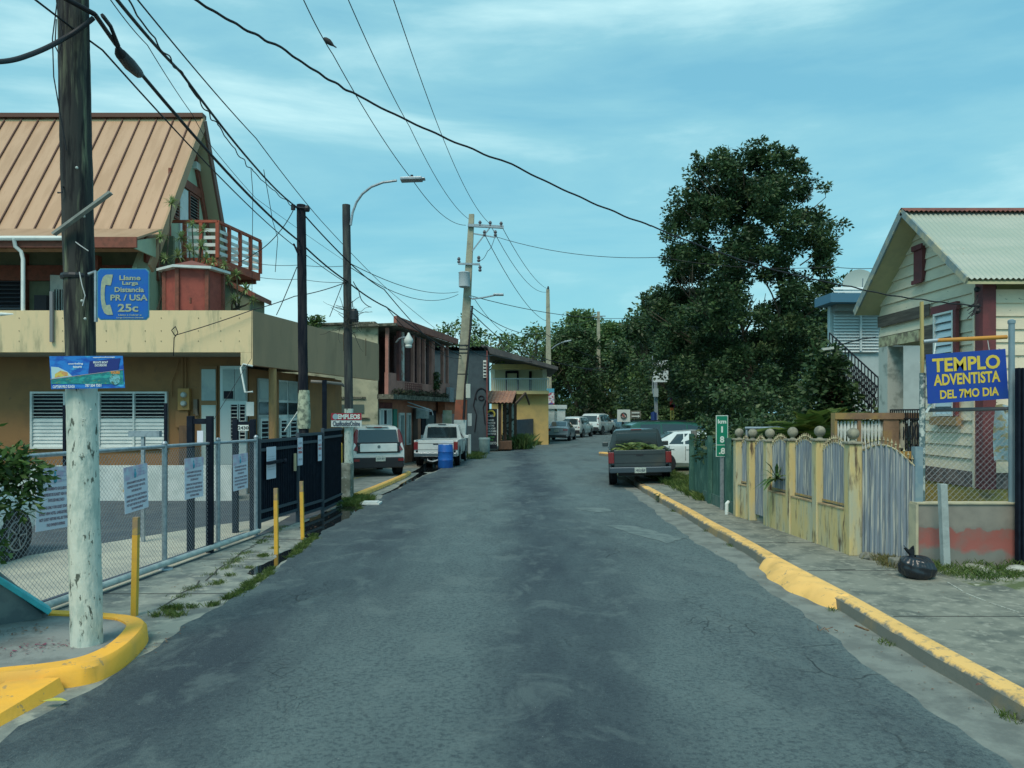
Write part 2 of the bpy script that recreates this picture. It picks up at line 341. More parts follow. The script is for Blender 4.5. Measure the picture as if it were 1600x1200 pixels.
# parking bay where the hatchback stands
struct(MB().prism([(-9.5,18.75),(-3.98,18.75),(-3.7,22.5),(-3.5,26.5),(-4.9,28.8),(-9.5,28.8)], -.02, .06), 'parking_bay', mat('bay', (.24,.26,.24), .85, col2=(.16,.18,.17), nscale=3, bump=.4, bscale=40))
struct(MB().prism([(-5.3,21.9),(-5.2,21.9),(-4.6,25.2),(-4.7,25.2)], .06, .064).prism([(-5.2,19.8),(-4.4,20.6),(-4.4,20.7),(-5.2,19.9)], .06, .064), 'bay_marking', mat('worn_yellow', (.5,.38,.08), .8, col2=(.25,.25,.2), nscale=12))
km = kerb_mat('kerb_paint', .02); km2 = kerb_mat('kerb_paint_worn', .130, (.86,.52,.17))
def kerb(path, wid, z0, z1, name, m, wj=.012):    # path of the road face, running away; kerb lies to the given side
    mb = MB(); k = len(path); P2 = [Vector((x, y)) for x, y in path]; sec = 6
    for i, p in enumerate(P2):
        d = (P2[min(i+1,k-1)]-P2[max(i-1,0)]).normalized(); nrm = Vector((d.y, -d.x)) * (1 if wid > 0 else -1); ww = abs(wid); j = wj*random.uniform(-1, 1)
        for a, z in ((j, z0), (.015+j, z1-.03), (.045+j*.5, z1+random.uniform(-.004,.004)), (ww-.03, z1), (ww, z1-.015), (ww, z0)):
            q = p+nrm*a; mb.v.append((q.x, q.y, z))
    for i in range(k-1):
        for j in range(sec-1): a = i*sec+j; mb.f.append((a, a+1, a+sec+1, a+sec) if wid < 0 else (a, a+sec, a+sec+1, a+1))
    mb.f.append(tuple(range(sec))); mb.f.append(tuple((k-1)*sec+j for j in range(sec))[::-1])
    return struct(mb, name, m, smooth=True, angle=30)
kerb([(3.44+.012*math.sin(d*1.7)+.00*d, d) for d in np.arange(-12, 20.6, .25)], .22, -.02, .145, 'kerb', km2)
kerb([(3.5, 20.6),(3.52,21.6),(3.6,22.6),(3.8,24)], .2, -.02, .12, 'kerb', km2)
kerb([(4.45,37.4),(4.75,37.0),(5.2,36.8),(6.2,36.9)], .3, -.02, .2, 'kerb', km2)
kerb([(-3.75,18.85),(-3.62,20.5),(-3.5,22.5),(-3.4,24.5),(-3.4,26.0)], -.16, -.02, .13, 'kerb', km)
kerb([(.75,45.0),(1.15,47.5),(1.75,52),(2.2,56)], -.3, -.02, .15, 'kerb', km)
# the swollen paint-covered lump in the right kerb
mb = MB()
def lump(u, v):
    d = 8.15+2.45*u; wdt = .24*math.sin(math.pi*min(1, u*1.0))**.6+.02*math.sin(u*23); x = 3.455-wdt*(1-v)+.14*v
    return (x, d, -.012+(.162+.008*math.sin(u*40+v*7))*min(1, (v*1.9)**.7)*(1 if 0 < u < 1 else .3))
struct(mb.grid(lump, 44, 10), 'kerb_repair', kerb_mat('kerb_paint_full', -.06, (.88,.52,.16)), smooth=True, angle=70)
# right gutter and pavement
mb = MB()
for d in np.arange(-12, 25, 1.0): mb.v += [(2.6, d, .004), (3.47, d, .012)]
mb.f = [(2*i, 2*i+1, 2*i+3, 2*i+2) for i in range(36)]
struct(mb, 'gutter', mat('gutter_concrete', (.21,.23,.21), .8, col2=(.14,.155,.145), nscale=3, nlow=.42, nhigh=.6, bump=.6, bscale=40))
struct(MB().prism([(3.6,-12),(12,-12),(12,9.9),(5.2,9.9),(4.95,10.7),(4.45,15.3),(4.35,17.2),(4.3,19.2),(4.6,22.5),(3.72,23.5),(3.62,20)], -.02, .135), 'sidewalk', con_d)
struct(MB().prism([(4.4,17.0),(12,9.9),(30,9.9),(30,30),(5.2,30),(4.75,22.3),(4.32,19.4)], -.02, .06), 'yard', earth)
struct(MB().prism([(3.7,22.4),(8.5,22.2),(12,24),(12,34),(7,36.8),(4.7,36.6),(3.9,30)], -.02, .02), 'driveway', con)
# scored joints on the pavements
mb = MB()
for d in (7.4, 9.55, 11.6, 13.7, 15.8, 18): mb.box(3.68, 4.5+.06*(16-d)+.2, d, d+.018, .135, .138)
mb.box(4.05, 4.3, 9.6, 9.64, .135, .138)
struct(mb, 'pavement_joint', mat('joint', (.06,.065,.06), .9))
mb = MB(); pth = [G(1480,910,.135), G(1510,928,.135), G(1545,942,.135), G(1600,960,.135), G(1660,972,.135)]
for a, b in zip(pth, pth[1:]): mb.bar(a+Vector((0,0,.004)), b.lerp(a,.15)+Vector((0,0,.004)), .018, .008)
struct(mb, 'pavement_crack_filler', mat('mortar', (.42,.43,.38), .9, col2=(.25,.26,.23), nscale=20))
# broken rough concrete by the low wall
mb = MB()
def rough(u, v):
    x = 5.15+3.2*u; y = 8.3+1.5*v-.25*u; e = min(u*6, 1)*min(v*4, 1)*min((1-v)*6+.2, 1)
    return (x, y, .13+.07*e*(.6+.5*math.sin(x*3.1+y*2.3)+.35*math.sin(x*7.7-y*5.1)))
struct(mb.grid(rough, 60, 30), 'rough_ground', mat('rough_ground', (.26,.27,.22), .9, col2=(.10,.13,.06), nscale=2.6, nlow=.47, nhigh=.56, bump=.8, bscale=25, col3=(.42,.42,.36), n3=4, l3=.56, h3=.62), smooth=True)
# corner kerb island at the near pole
outer = [(-9,5.55),(-4.6,5.62),(-3.75,5.75),(-3.33,5.92),(-3.22,6.15),(-3.24,6.55),(-3.36,7.05),(-3.52,7.3),(-3.8,7.45),(-4.4,7.58),(-5.0,7.62)]
inner = [(-9,5.70),(-4.6,5.77),(-3.83,5.90),(-3.50,6.06),(-3.40,6.28),(-3.41,6.58),(-3.51,6.98),(-3.63,7.17),(-3.85,7.31),(-4.4,7.43),(-5.0,7.47)]
def smooth_path(p, n=5):
    o = []
    for i in range(len(p)-1):
        a, b, c, d = (Vector(p[max(0,min(len(p)-1,j))]) for j in (i-1,i,i+1,i+2))
        for s_ in range(n): t = s_/n; q = .5*((2*b)+(c-a)*t+(2*a-5*b+4*c-d)*t*t+(3*b-3*c+d-a)*t**3); o.append((q.x,q.y))
    return o+[tuple(p[-1])]
outer, inner = smooth_path(outer), smooth_path(inner)
mb = MB(); k = len(outer)
for (a, b), (c, d) in zip(outer, inner):
    ox, oy = (a-c), (b-d); mb.v += [(a+ox*.12, b+oy*.12, -.02), (a+ox*.03, b+oy*.03, .12), (a-ox*.15, b-oy*.15, .155), (c, d, .155), (c, d, .05)]
for i in range(k-1):
    for j in range(4): a = i*5+j; mb.f.append((a, a+5, a+6, a+1))
struct(mb, 'corner_kerb', kerb_mat('kerb_paint_bright', -.08, (.95,.47,.05)), smooth=True, angle=40)
struct(MB().prism([p for p in inner], -.01, .135), 'corner_pavement', mat('corner_concrete', (.25,.27,.26), .85, col2=(.17,.185,.18), nscale=3, bump=.5, bscale=60))
mb = MB()
for i, d in enumerate(np.linspace(5.8, -2, 24)):
    z = .10-.018*i; z = max(z, .006); xo = -3.36-.03*min(i, 6)+.01*random.uniform(-1,1); mb.v += [(xo, d, -.02), (xo-.05, d, z), (-3.78, d, z), (-3.78, d, -.02)]
for i in range(23):
    for j in range(3): a = i*4+j; mb.f.append((a, a+1, a+5, a+4))
struct(mb, 'corner_kerb', MATS['kerb_paint_bright'], smooth=True, angle=40)
struct(MB().prism([(-9,-3),(-3.77,-3),(-3.77,5.78),(-9,5.6)], -.02, .02), 'side_street', con)
# puddles
water = mat('puddle_water', (.012,.016,.018), .03, spec=.6)
def roadz(x, d):
    xl, xr = lerp_tab(LE, d), lerp_tab(RE, d); u = (x-xl)/(xr-xl); return .012+.035*min(1, min(u, 1-u)*3)
def blob(pts, z, name='puddle', m=water, jt=.06):
    out = []
    for (a, b), (c, d) in zip(pts, pts[1:]+pts[:1]):
        for t in (0, .25, .5, .75): out.append((a+(c-a)*t+random.uniform(-jt,jt), b+(d-b)*t+random.uniform(-jt,jt)))
    mb = MB(); k = len(out); mb.v = [(x, y, z if z < .03 else roadz(x, y)+.005) for x, y in out]; mb.f = [tuple(range(k))]; return struct(mb, name, m)
blob([(-3.9,14.3),(-3.6,13.2),(-3.3,12.7),(-3.1,13.4),(-3.1,14.6),(-3.15,15.9),(-3.2,17.4),(-3.8,17.6),(-3.95,16.6),(-4.0,15.2)], .005)
blob([(-3.3,19.6),(-3.15,19.8),(-3.05,23.5),(-2.9,26.5),(-3.2,27.5),(-3.28,24)], .004)
blob([(-3.5,26.8),(-2.8,27.2),(-2.6,30),(-3.6,32)], .004)
blob([(-3.5,10.2),(-3.38,9.9),(-3.24,10.1),(-3.22,10.8),(-3.25,11.6),(-3.4,11.9),(-3.45,11.3),(-3.42,10.8)], .004, jt=.03)
# cast patches in the right lane
pat = mat('road_patch', (.15,.195,.195), .85, col2=(.10,.14,.145), nscale=4, bump=.5, bscale=60)
for quad in (((945,824),(1040,851),(1072,843),(985,823)), ((893,797),(930,803),(962,802),(945,795))):
    c4 = [G(*q) for q in quad]; mb = MB()
    def pf(u, v):
        p = c4[0].lerp(c4[1],u).lerp(c4[3].lerp(c4[2],u),v); x = p.x+.03*math.sin(v*17+u*9); y = p.y+.05*math.sin(u*23+v*5); return (x, y, roadz(x, y)+.004)
    struct(mb.grid(pf, 16, 8), 'road_patch', pat)

# stains and repaired joints across the left apron
mb = MB()
for D_, x0, x1 in ((8.9,-4.8,-3.3),(11.0,-4.55,-3.2),(12.7,-4.35,-3.3),(14.9,-4.1,-3.2)): mb.box(x0, x1, D_, D_+.02, 0, .0035)
for k in range(14):
    a = Vector((-3.75-.03*k+random.uniform(-.05,.05), 8.2+k*.35, .003)); b = Vector((-3.75-.03*(k+1)+random.uniform(-.05,.05), 8.2+(k+1)*.35, .003)); mb.bar(a, b, .022, .004)
struct(mb, 'pavement_joint', mat('joint', (.06,.065,.06), .9))
# ------------------------------------------------------------------ poles
wood_dark = mat('old_pole_wood', (.035,.038,.036), .9, col2=(.15,.17,.11), nscale=13, stretch=(1,1,.09), nlow=.50, nhigh=.66, bump=1.0, bscale=30, col3=(.008,.009,.012), n3=20, l3=.48, h3=.60)
tar_wood = mat('tarred_pole_wood', (.009,.012,.020), .85, spec=.15, col2=(.03,.03,.036), nscale=10, stretch=(1,1,.12), bump=.8, bscale=30)
white_paint = mat('peeling_white_paint', (.58,.63,.56), .75, col2=(.42,.50,.45), nscale=14, nlow=.48, nhigh=.60, bump=1.0, bscale=35, col3=(.09,.11,.09), n3=20, l3=.60, h3=.64, stretch=(1,1,.35))
pole_con = mat('pole_concrete', (.36,.36,.27), .85, col2=(.27,.27,.21), nscale=3, bump=.3)
galv = mat('galvanised_steel', (.36,.42,.46), .45, .5, col2=(.27,.32,.36), nscale=15)
dark_metal = mat('dark_metal', (.03,.034,.04), .5, .3)
grey_plank = mat('grey_plank', (.27,.29,.27), .85, col2=(.17,.19,.18), nscale=8, stretch=(1,.3,1))
def rpole(base, top, r0, r1, n=20, seg=40, jt=.006):
    base, top = Vector(base), Vector(top); mb = MB(); k = seg
    for i in range(k+1):
        t = i/k; c = base.lerp(top, t); r = r0+(r1-r0)*t
        for j in range(n):
            a = 2*math.pi*j/n; rr = r+jt*(math.sin(j*3.1+i*.13)*.6+random.uniform(-.5,.5)); mb.v.append((c.x+rr*math.cos(a), c.y+rr*math.sin(a), c.z))
    for i in range(k):
        for j in range(n): mb.f.append((i*n+j, i*n+(j+1)%n, (i+1)*n+(j+1)%n, (i+1)*n+j))
    mb.f.append(tuple(k*n+j for j in range(n))); return mb
POLES = 'poles carrying the overhead wires'
A0 = Vector((-3.62, 6.54, .13)); A1 = Vector((-3.78, 6.54, 7.6)); zs = 2.32
t_ = (zs-.13)/(7.6-.13); Am = A0.lerp(A1, t_)
pa = empty('utility_pole', A0, 0, 'weathered wooden utility pole with its foot painted white, standing on the yellow corner kerb', 'pole', POLES)
rpole(Am, A1, .118, .122).build('shaft', wood_dark, pa, True, angle=60)
rpole(A0, Am+Vector((0,0,.0)), .126, .120, jt=.004).build('painted_foot', white_paint, pa, True, angle=60)
pk = MB().bar(P(84,366,6.36), P(173,301,6.36), .02, .055, up=(0,-1,0)).build('plank', grey_plank, pa)
mb = MB(); q = P(100,292,6.5); mb.tube([P(104,292,6.5), P(97,292,6.4), P(97,301,6.4), P(90,301,6.4)], .008, 6); mb.build('bracket', dark_metal, pa)
mb = MB()
for px, py, w_ in ((120,262,1),(131,338,1),(128,470,1),(133,498,1),(130,655,0),(142,640,0),(124,712,0)): mb.sphere(P(px,py,6.41), .012 if w_ else .008, 8, 5)
mb.build('nail', mat('nail', (.5,.55,.52), .5, .3), pa)
mb = MB().tube([P(124,425,6.41), P(128,445,6.40), P(133,462,6.40), P(129,478,6.41)], .004, 5).tube([P(118,378,6.41), P(126,384,6.40), P(138,392,6.41)], .004, 5); mb.build('loose_wire', mat('pale_wire', (.5,.52,.52), .6), pa)
mb = MB().lathe([(.128,-.02),(.134,0),(.128,.02)], (A0.lerp(A1,.5).x, 6.54, P(0,433,6.54).z), 16); mb.build('band', dark_metal, pa)

pb = empty('utility_pole', (P(480,0,17)).xy.to_3d(), 0, 'thin black tarred pole rising behind the dark metal gate, its foot wrapped in cloth', 'pole', POLES)
rpole((P(476,0,17).x, 17, 0), P(470.5,320,17), .115, .095, jt=.004).build('shaft', tar_wood, pb, True, angle=60)
MB().lathe([(.135,1.75),(.15,1.9),(.14,2.2),(.118,2.6)], (P(475,0,17).x, 17, 0), 14).build('cloth_wrap', mat('wrap_cloth', (.42,.46,.34), .9, col2=(.15,.18,.14), nscale=9, bump=.8, bscale=18), pb, True)
MB().lathe([(.05,-.05),(.075,-.03),(.075,.03),(.05,.05)], P(480,326,16.85), 12, 'X').tube([P(462,324,16.9),P(478,325,16.9)], .02, 6).tube([P(458,328,16.9),P(458,320,16.9)], .05, 8).build('insulator', dark_metal, pb)
MB().bar(P(459,381,16.9), P(466,397,16.9), .06, .03).build('splinter', tar_wood, pb)

pc = empty('utility_pole', (P(545,0,18.9)).xy.to_3d(), 0, 'dark wooden pole with white painted foot and curved street lamp arm', 'pole', POLES)
CX = P(545,0,18.9).x
rpole((CX, 18.9, 2.2), P(541,320,18.9), .105, .095, jt=.004).build('shaft', mat('grey_black_wood', (.028,.032,.038), .85, col2=(.07,.078,.072), nscale=9, stretch=(1,1,.12), bump=.8, bscale=30), pc, True, angle=60)
rpole((CX, 18.9, 0), (CX, 18.9, 2.2), .112, .108, jt=.003).build('painted_foot', white_paint, pc, True, angle=60)
mb = MB(); arm = [P(548,352,18.8),P(549,345,18.8),P(551,332,18.8),P(557,316,18.8),P(566,303,18.75),P(580,292,18.7),P(598,285,18.65),P(620,282,18.6)]; mb.tube(arm, .03, 8).build('lamp_arm', galv, pc, True)
mb = MB().obox(P(643,280.5,18.5), (.26,0,.01), (0,.14,0), (0,0,.035)).obox(P(658,280,18.5), (.10,0,.005), (0,.10,0), (0,0,.015)); lh = mb.build('lamp_head', galv, pc, bevel=.015)
MB().lathe([(.035,0),(.035,.07)], P(643.5,278,18.5), 8).build('photocell', dark_metal, lh)
mb = MB().lathe([(.10,-.16),(.12,-.1),(.11,.1),(.07,.16)], P(553,493,18.8), 10)
for k in range(5): mb.tube([P(553,490,18.75), P(553+random.uniform(-6,10),470+k*12,18.7), P(551,480+k*10,18.8)], .008, 5)
mb.build('splice_box', dark_metal, pc)
# bare vine twigs gone wild on the pole
tw = MB()
for k in range(22):
    p = P(545, random.uniform(472,512), 18.75); pts = [p]; d = Vector((random.choice((-1,1))*random.uniform(.4,1), random.uniform(-.3,.1), random.uniform(-.4,.6)))
    for q in range(random.randint(3,6)): d = (d+Vector((random.uniform(-.6,.6), 0, random.uniform(-.6,.5)))).normalized(); pts.append(pts[-1]+d*random.uniform(.08,.16))
    tw.tube(pts, [.010*(1-.12*i) for i in range(len(pts))], 5)
tag(tw.build('dead_vine', mat('twig', (.05,.05,.04), .9)), 'bare curling vine twigs clinging to the lamp pole above the flat roof', 'vine')

pd = empty('utility_pole', (P(717,0,33.5)).xy.to_3d(), 0, 'tall leaning concrete pole with crossarm and transformer, painted red near its foot', 'pole', POLES)
D0 = Vector((P(716,0,33.5).x, 33.5, 0)); D1 = P(737,335,33.5)
def taper(p, q, a, b, n=4): 
    mb = MB(); p, q = Vector(p), Vector(q)
    return mb.add([p+Vector((x*a,y*a,0)) for x,y in ((-1,-1),(1,-1),(1,1),(-1,1))]+[q+Vector((x*b,y*b,0)) for x,y in ((-1,-1),(1,-1),(1,1),(-1,1))], [(3,2,1,0),(4,5,6,7),(0,1,5,4),(1,2,6,5),(2,3,7,6),(3,0,4,7)])
def Dz(py): z = EYE-(py-HOR)*33.5/F; return D0.lerp(D1, z/D1.z)
taper(Dz(625), D1, .235, .115).build('shaft', pole_con, pd, bevel=.02)
taper(Dz(656), Dz(625), .26, .245).build('red_band', mat('red_brown_paint', (.30,.10,.06), .8, col2=(.22,.09,.06), nscale=5), pd)
taper(D0, Dz(656), .275, .262).build('painted_foot', mat('pale_paint', (.50,.60,.60), .8, col2=(.4,.5,.5), nscale=4), pd)
MB().bar(P(731,352,33.3), P(787,355,33.3), .12).build('crossarm', galv, pd)
MB().bar(P(740,365,33.3), P(775,371,33.3), .05).bar(P(738,392,33.3), P(766,355,33.3), .05).bar(P(716,412,33.3), P(750,413,33.3), .08).build('brace', galv, pd)
for x, y in ((750,350),(766,350.5),(783,351.5),(757,365),(774,365),(717,407),(748,405),(750,420)):
    MB().lathe([(.05,-.12),(.08,-.06),(.045,0),(.08,.06),(.04,.14)], P(x,y,33.3), 8).build('insulator', mat('insulator_brown', (.12,.12,.14), .4), pd)
tr_ = P(725.5,437,33.0); MB().lathe([(.2,-.33),(.24,-.30),(.24,.27),(.26,.30),(.2,.34)], tr_, 14).build('transformer', mat('transformer_grey', (.42,.50,.54), .6), pd, True)
MB().tube([P(733,463,33.2),P(738,467,33.2),P(755,465,33.2),P(775,461,33.1)], .035, 6).build('lamp_arm', galv, pd)
MB().obox(P(779,460.5,33.1), (.22,0,0), (0,.12,0), (0,0,.04)).build('lamp_head', galv, pd, bevel=.02)
mb = MB()
for y in (540,546,552,585): c_ = Dz(y); mb.box(c_.x-.22, c_.x+.22, c_.y-.22, c_.y+.22, c_.z-.025, c_.z+.025)
mb.build('strap', dark_metal, pd)
MB().box(*(P(728,0,33.1).x, P(735,0,33.1).x), 33.0, 33.25, P(0,622,33.1).z, P(0,600,33.1).z).build('junction_box', mat('box_pale', (.5,.55,.5), .7), pd, bevel=.01)
MB().tube([P(738,478,33.3),P(731,560,33.2),P(727,600,33.2),P(724,655,33.15)], .045, 6).build('conduit', mat('black_cable', (.012,.014,.02), .6), pd)

pe = empty('utility_pole', (P(858,0,61)).xy.to_3d(), 0, 'slim concrete pole in front of the yellow balcony house carrying a printed banner', 'pole', POLES)
taper((P(858,0,61).x,61,0), P(856,452,61), .28, .13).build('shaft', pole_con, pe, bevel=.02)
MB().lathe([(.06,0),(.09,.1),(.04,.25)], P(856.5,452,61), 8).build('insulator', dark_metal, pe)
mb = MB().tube([P(862,545,60.8),P(868,540,60.8),P(876,536,60.7),P(882,534,60.6)], .04, 6).build('lamp_arm', galv, pe)
MB().obox(P(887,533,60.6), (.28,0,.05), (0,.12,0), (0,0,.05)).build('lamp_head', galv, pe, bevel=.02)
pf = empty('utility_pole', (P(935,0,82)).xy.to_3d(), 0, 'farthest pale pole tip showing above the distant trees', 'pole', POLES)
taper((P(935,0,82).x,82,0), P(935,487,82), .26, .14).build('shaft', pole_con, pf)
MB().bar(P(925,494,82), P(946,494,82), .1).build('crossarm', galv, pf)
# thin steel posts beside the gates
def post(px, D, ytop, w_, m, label, name='steel_post', px_top=None, cat='post', z0=0, cap=None, group=None):
    b = Vector(((px-800)*D/F, D, z0)); t = P(px_top or px, ytop, D); mb = MB(); mb.bar(b, t, w_, w_, up=(0,1,0)); o = mb.build(name, m, origin=tuple(b)); return tag(o, label, cat, group)
black_steel = mat('black_steel', (.006,.010,.020), .6, col2=(.010,.016,.028), nscale=6, spec=.15)

# ------------------------------------------------------------------ overhead wires
cable = mat('wire_black', (.012,.014,.02), .6)
def wire(pts, r, sag, label, n=14, wav=0, wa=.009, name='overhead_wire'):
    V = [P(*p) for p in pts]; out = []
    for i, (a, b) in enumerate(zip(V, V[1:])):
        s_ = sag[i] if isinstance(sag, (list, tuple)) else sag
        for k in range(n if i < len(V)-2 else n+1):
            t = k/n; q = a.lerp(b, t); q.z -= s_*4*t*(1-t)
            if wav: q += Vector((math.sin(t*wav*7)*wa, 0, math.cos(t*wav*9)*wa))
            out.append(q)
    return tag(MB().tube(out, r, 5).build(name, cable, None, True, angle=80), label, 'wire', 'wires strung along the street')
Atop = (150,20,6.5)
wire([(100,-4,6.2),(148,22,6.4)], .022, 0, 'thick black cable coming over the top of the near wooden pole', 6)
wire([(160,24,6.5),(172,40,6.75),(185,72,7.0)], .018, 0, 'short black cable loop above the splice by the near pole', 6)
wire([(148,22,6.4),(180,68,7.0),(222,117,8.0),(468,377,17),(543,440,18.8),(604,480,23),(720,556,33.3)], .020, [0,0,.12,.05,.05,.1], 'heaviest black cable running from the near pole down to the leaning pole')
tag(MB().tube([P(183,75,7.05),P(188,84,7.1),P(203,101,7.5),P(216,114,7.9),P(222,117,8.0)], [.02,.05,.062,.05,.02], 10).build('splice_case', cable, None, True), 'grey-black cable splice swelling on the heavy cable beside the near pole', 'cable splice')
wire([(-6,97,5.6),(40,88,5.9),(100,60,6.3),(146,28,6.4)], .02, [.01,.01,.01], 'thick black cable leaving the near pole towards the left edge', 8)
wire([(52,-3,5.9),(108,40,6.4),(160,78,6.7),(470,392,17),(541,442,18.8)], .009, [0,0,.12,.02], 'thin line just under the heavy cable between near pole and gate pole')
wire([(180,-4,6.2),(282,112,8.4),(400,262,12.8),(466,325,16.9),(548,412,18.8),(600,452,24),(694,552,31)], .016, [.02,.03,.05,.03,.05,.1], 'second heavy cable passing over the top of the gate pole')
wire([(196,-4,6.3),(286,118,8.5),(340,196,10),(395,268,12.6),(464,327,16.8)], .008, .02, 'wavy wire lashed beneath the second heavy cable', 40, 3, .014)
wire([(212,-4,6.6),(400,216,12.4),(500,343,18),(598,445,24),(680,513,31)], .008, .03, 'single straight wire right of the paired cables')
wire([(170,-4,6.4),(230,70,8),(300,178,11),(330,228,12),(400,310,16),(545,412,24)], .005, .02, 'hair-thin line crossing in front of the A-frame peak')
wire([(302,-2,5.4),(440,75,6.2),(560,150,7.0),(800,257,8.4),(1017,353,9.6)], .0105, [.01,.015,.03,.03], 'twisted cable crossing the whole street from upper left, left half', 24, 3, .005)
wire([(1017,353,9.6),(1180,413,10.1),(1330,448,10.4),(1440,468,10.55),(1532,478,10.6)], .0095, [.02,.02,.02,.01], 'twisted cable crossing the dark tree to the clapboard house corner', 14, 2, .005)
wire([(473,-3,14),(520,85,17),(645,282,24),(728,352,33)], .011, [.05,.15,.35], 'leftmost of the three high lines, with the bird on it')
wire([(543,-3,14),(640,198,21),(732,342,33)], .010, [.1,.35], 'middle one of the three high lines to the leaning pole')
wire([(614,-3,14),(700,235,24),(766,350,33)], .010, [.1,.3], 'rightmost of the three high lines to the crossarm tip')
wire([(775,370,33),(1032,402,30),(1300,417,28),(1385,418,27)], .012, [.3,.2,.05], 'long thin line from the crossarm rightward into the dark tree')
wire([(766,351,33.3),(856,456,61)], .014, .9, 'upper high line from crossarm towards the banner pole')
wire([(783,352,33.3),(857,452,61)], .014, .5, 'outermost high line from crossarm towards the banner pole')
wire([(757,366,33.3),(850,500,61),(935,494,82)], .016, [.6,.6], 'lower high line sweeping down past the banner pole')
wire([(748,406,33.3),(762,392,33.3),(774,367,33.3)], .012, .15, 'short jumper wire curling below the crossarm')
wire([(396,411,26),(468,414,26),(545,415,26)], .009, .05, 'upper level line between the red balcony and the lamp pole', 6)
wire([(396,432,26),(470,436,26),(541,441,26)], .009, .05, 'lower level line between the red balcony and the lamp pole', 6)
wire([(548,412,18.8),(716,456,33)], .010, .3, 'upper thin line sloping from lamp pole to leaning pole')
wire([(548,418,18.8),(716,460,33)], .010, .5, 'lower thin line sloping from lamp pole to leaning pole')
wire([(735,462,33.5),(1000,496,50),(1100,510,58)], .016, [.4,.2], 'line from leaning pole to the trees, upper one')
wire([(735,478,33.5),(850,520,52),(960,560,75)], .018, [.5,.5], 'line from leaning pole to the far road, middle one')
wire([(735,486,33.5),(850,560,52),(1020,575,70)], .022, [.5,.6], 'heavy line passing behind the banner pole into the trees')
wire([(728,540,33.2),(770,555,38),(856,562,54),(960,572,70)], .022, [.2,.2,.4], 'black cable across the eaves of the yellow house')
wire([(740,465,33.5),(800,525,44)], .012, .3, 'short drop line falling to the yellow house roof')
wire([(604,480,23),(660,530,28),(720,560,33.2)], .012, [.15,.2], 'doubled cable strand in front of the pink house fascia')
wire([(273,524,17.8),(395,484,17.9),(460,463,18.3),(541,441,18.8)], .011, [.02,.02,.04], 'service wire from the yellow parapet up to the lamp pole')
wire([(273,524,17.8),(268,516,17.7),(274,510,17.7),(278,520,17.7),(272,528,17.8),(271,556,17.9)], .011, 0, 'looped wire end on the yellow parapet face', 4)
wire([(458,329,16.8),(440,358,16.9),(400,395,17.2),(372,410,19)], .010, [.02,.05,.02], 'service drop from gate pole top to the red balcony')
wire([(392,262,12.6),(395,300,14),(394,420,17.5),(393,560,17.95),(380,580,17.5),(330,662,17)], .006, [0,0,0,0,0], 'loose hanging wire down past the parapet corner', 6)
wire([(412,265,12.8),(420,310,13.5),(426,345,14),(434,372,14),(430,425,14)], .006, 0, 'loose wire tails dangling left of the gate pole', 6)
wire([(464,417,17),(458,432,17),(440,475,18),(432,492,18.5)], .010, 0, 'short stay wire slanting from the gate pole to the flat roof', 5)
wire([(536,441,18.8),(528,462,18.8),(515,495,19)], .009, 0, 'short stay wire slanting from the lamp pole to the flat roof', 5)
wire([(552,440,18.8),(560,452,19),(566,470,19.3),(580,480,20)], .011, [.02,.05,.03], 'tangled jumper cable right of the lamp pole', 6)
wire([(90,-3,6.3),(82,60,6.3),(84,120,6.3),(104,235,6.4)], .005, .0, 'slack thin wire hanging left of the near pole', 8)
wire([(88,0,6.3),(98,60,6.3),(92,84,6.3),(86,72,6.3),(88,30,6.3)], .005, 0, 'small wire loop left of the near pole top', 6)
wire([(1290,545,17),(1345,530,14),(1368,527,13.6)], .012, .0, 'slanting wire in front of the white louvred house', 6)
# lamp bracket and lamp on the pink house
wl = empty('wall_lamp', P(618,535,28.3), 0, 'white bell-shaped lamp on a bent arm over the pink house balcony', 'lamp')
MB().tube([P(619,535,28.8),P(624,529,28.6),P(630,527,28.4),P(637,527,28.3)], .03, 6).build('arm', galv, wl)
MB().lathe([(.10,-.32),(.13,-.26),(.11,-.20),(.17,-.10),(.16,0),(.06,.16),(.03,.24)], P(638.5,530,28.3), 12).build('shade', mat('lamp_white', (.55,.62,.6), .6), wl, True)
# bird on the wire
bp_ = P(513,67,16.3); mb = MB()
pts = [bp_+Vector(v) for v in ((-.115,0,.09),(-.09,0,.085),(-.05,0,.07),(.0,0,.03),(.06,0,-.02),(.11,0,-.06),(.17,0,-.10))]
mb.tube(pts, [.008,.035,.05,.062,.045,.018,.012], 10); tag(mb.build('bird', mat('bird_dark', (.02,.02,.022), .7), None, True), 'small dark bird perched high on the leftmost overhead line', 'bird')
# ------------------------------------------------------------------ left side: hotel with A-frame
cream = mat('cream_paint', (.72,.57,.34), .8, col2=(.60,.51,.31), nscale=2.2, nlow=.5, nhigh=.62, bump=.3, bscale=50, col3=(.26,.23,.14), n3=2.2, l3=.56, h3=.78, stretch=(1.8,1.8,.35), detail=9)
tan = mat('tan_paint', (.44,.29,.18), .8, col2=(.38,.26,.165), nscale=1.3, bump=.25, bscale=40, col3=(.22,.155,.10), n3=1.6, l3=.56, h3=.85, stretch=(1.1,1.1,.35), detail=9)
soff = mat('soffit_paint', (.34,.34,.27), .85)
brown = mat('ochre_brown_paint', (.29,.155,.065), .8, col2=(.24,.135,.06), nscale=2, bump=.2, bscale=40, col3=(.20,.12,.06), n3=5, l3=.64, h3=.72)
trim = mat('red_brown_trim', (.23,.075,.05), .7, col2=(.17,.06,.04), nscale=9)
white = mat('white_gloss', (.66,.72,.70), .5, col2=(.56,.63,.62), nscale=3)
glass = mat('window_glass', (.02,.03,.04), .06, spec=.8)
glass_p = mat('pale_glass', (.30,.38,.37), .15, spec=.7, col2=(.22,.29,.30), nscale=1.5)
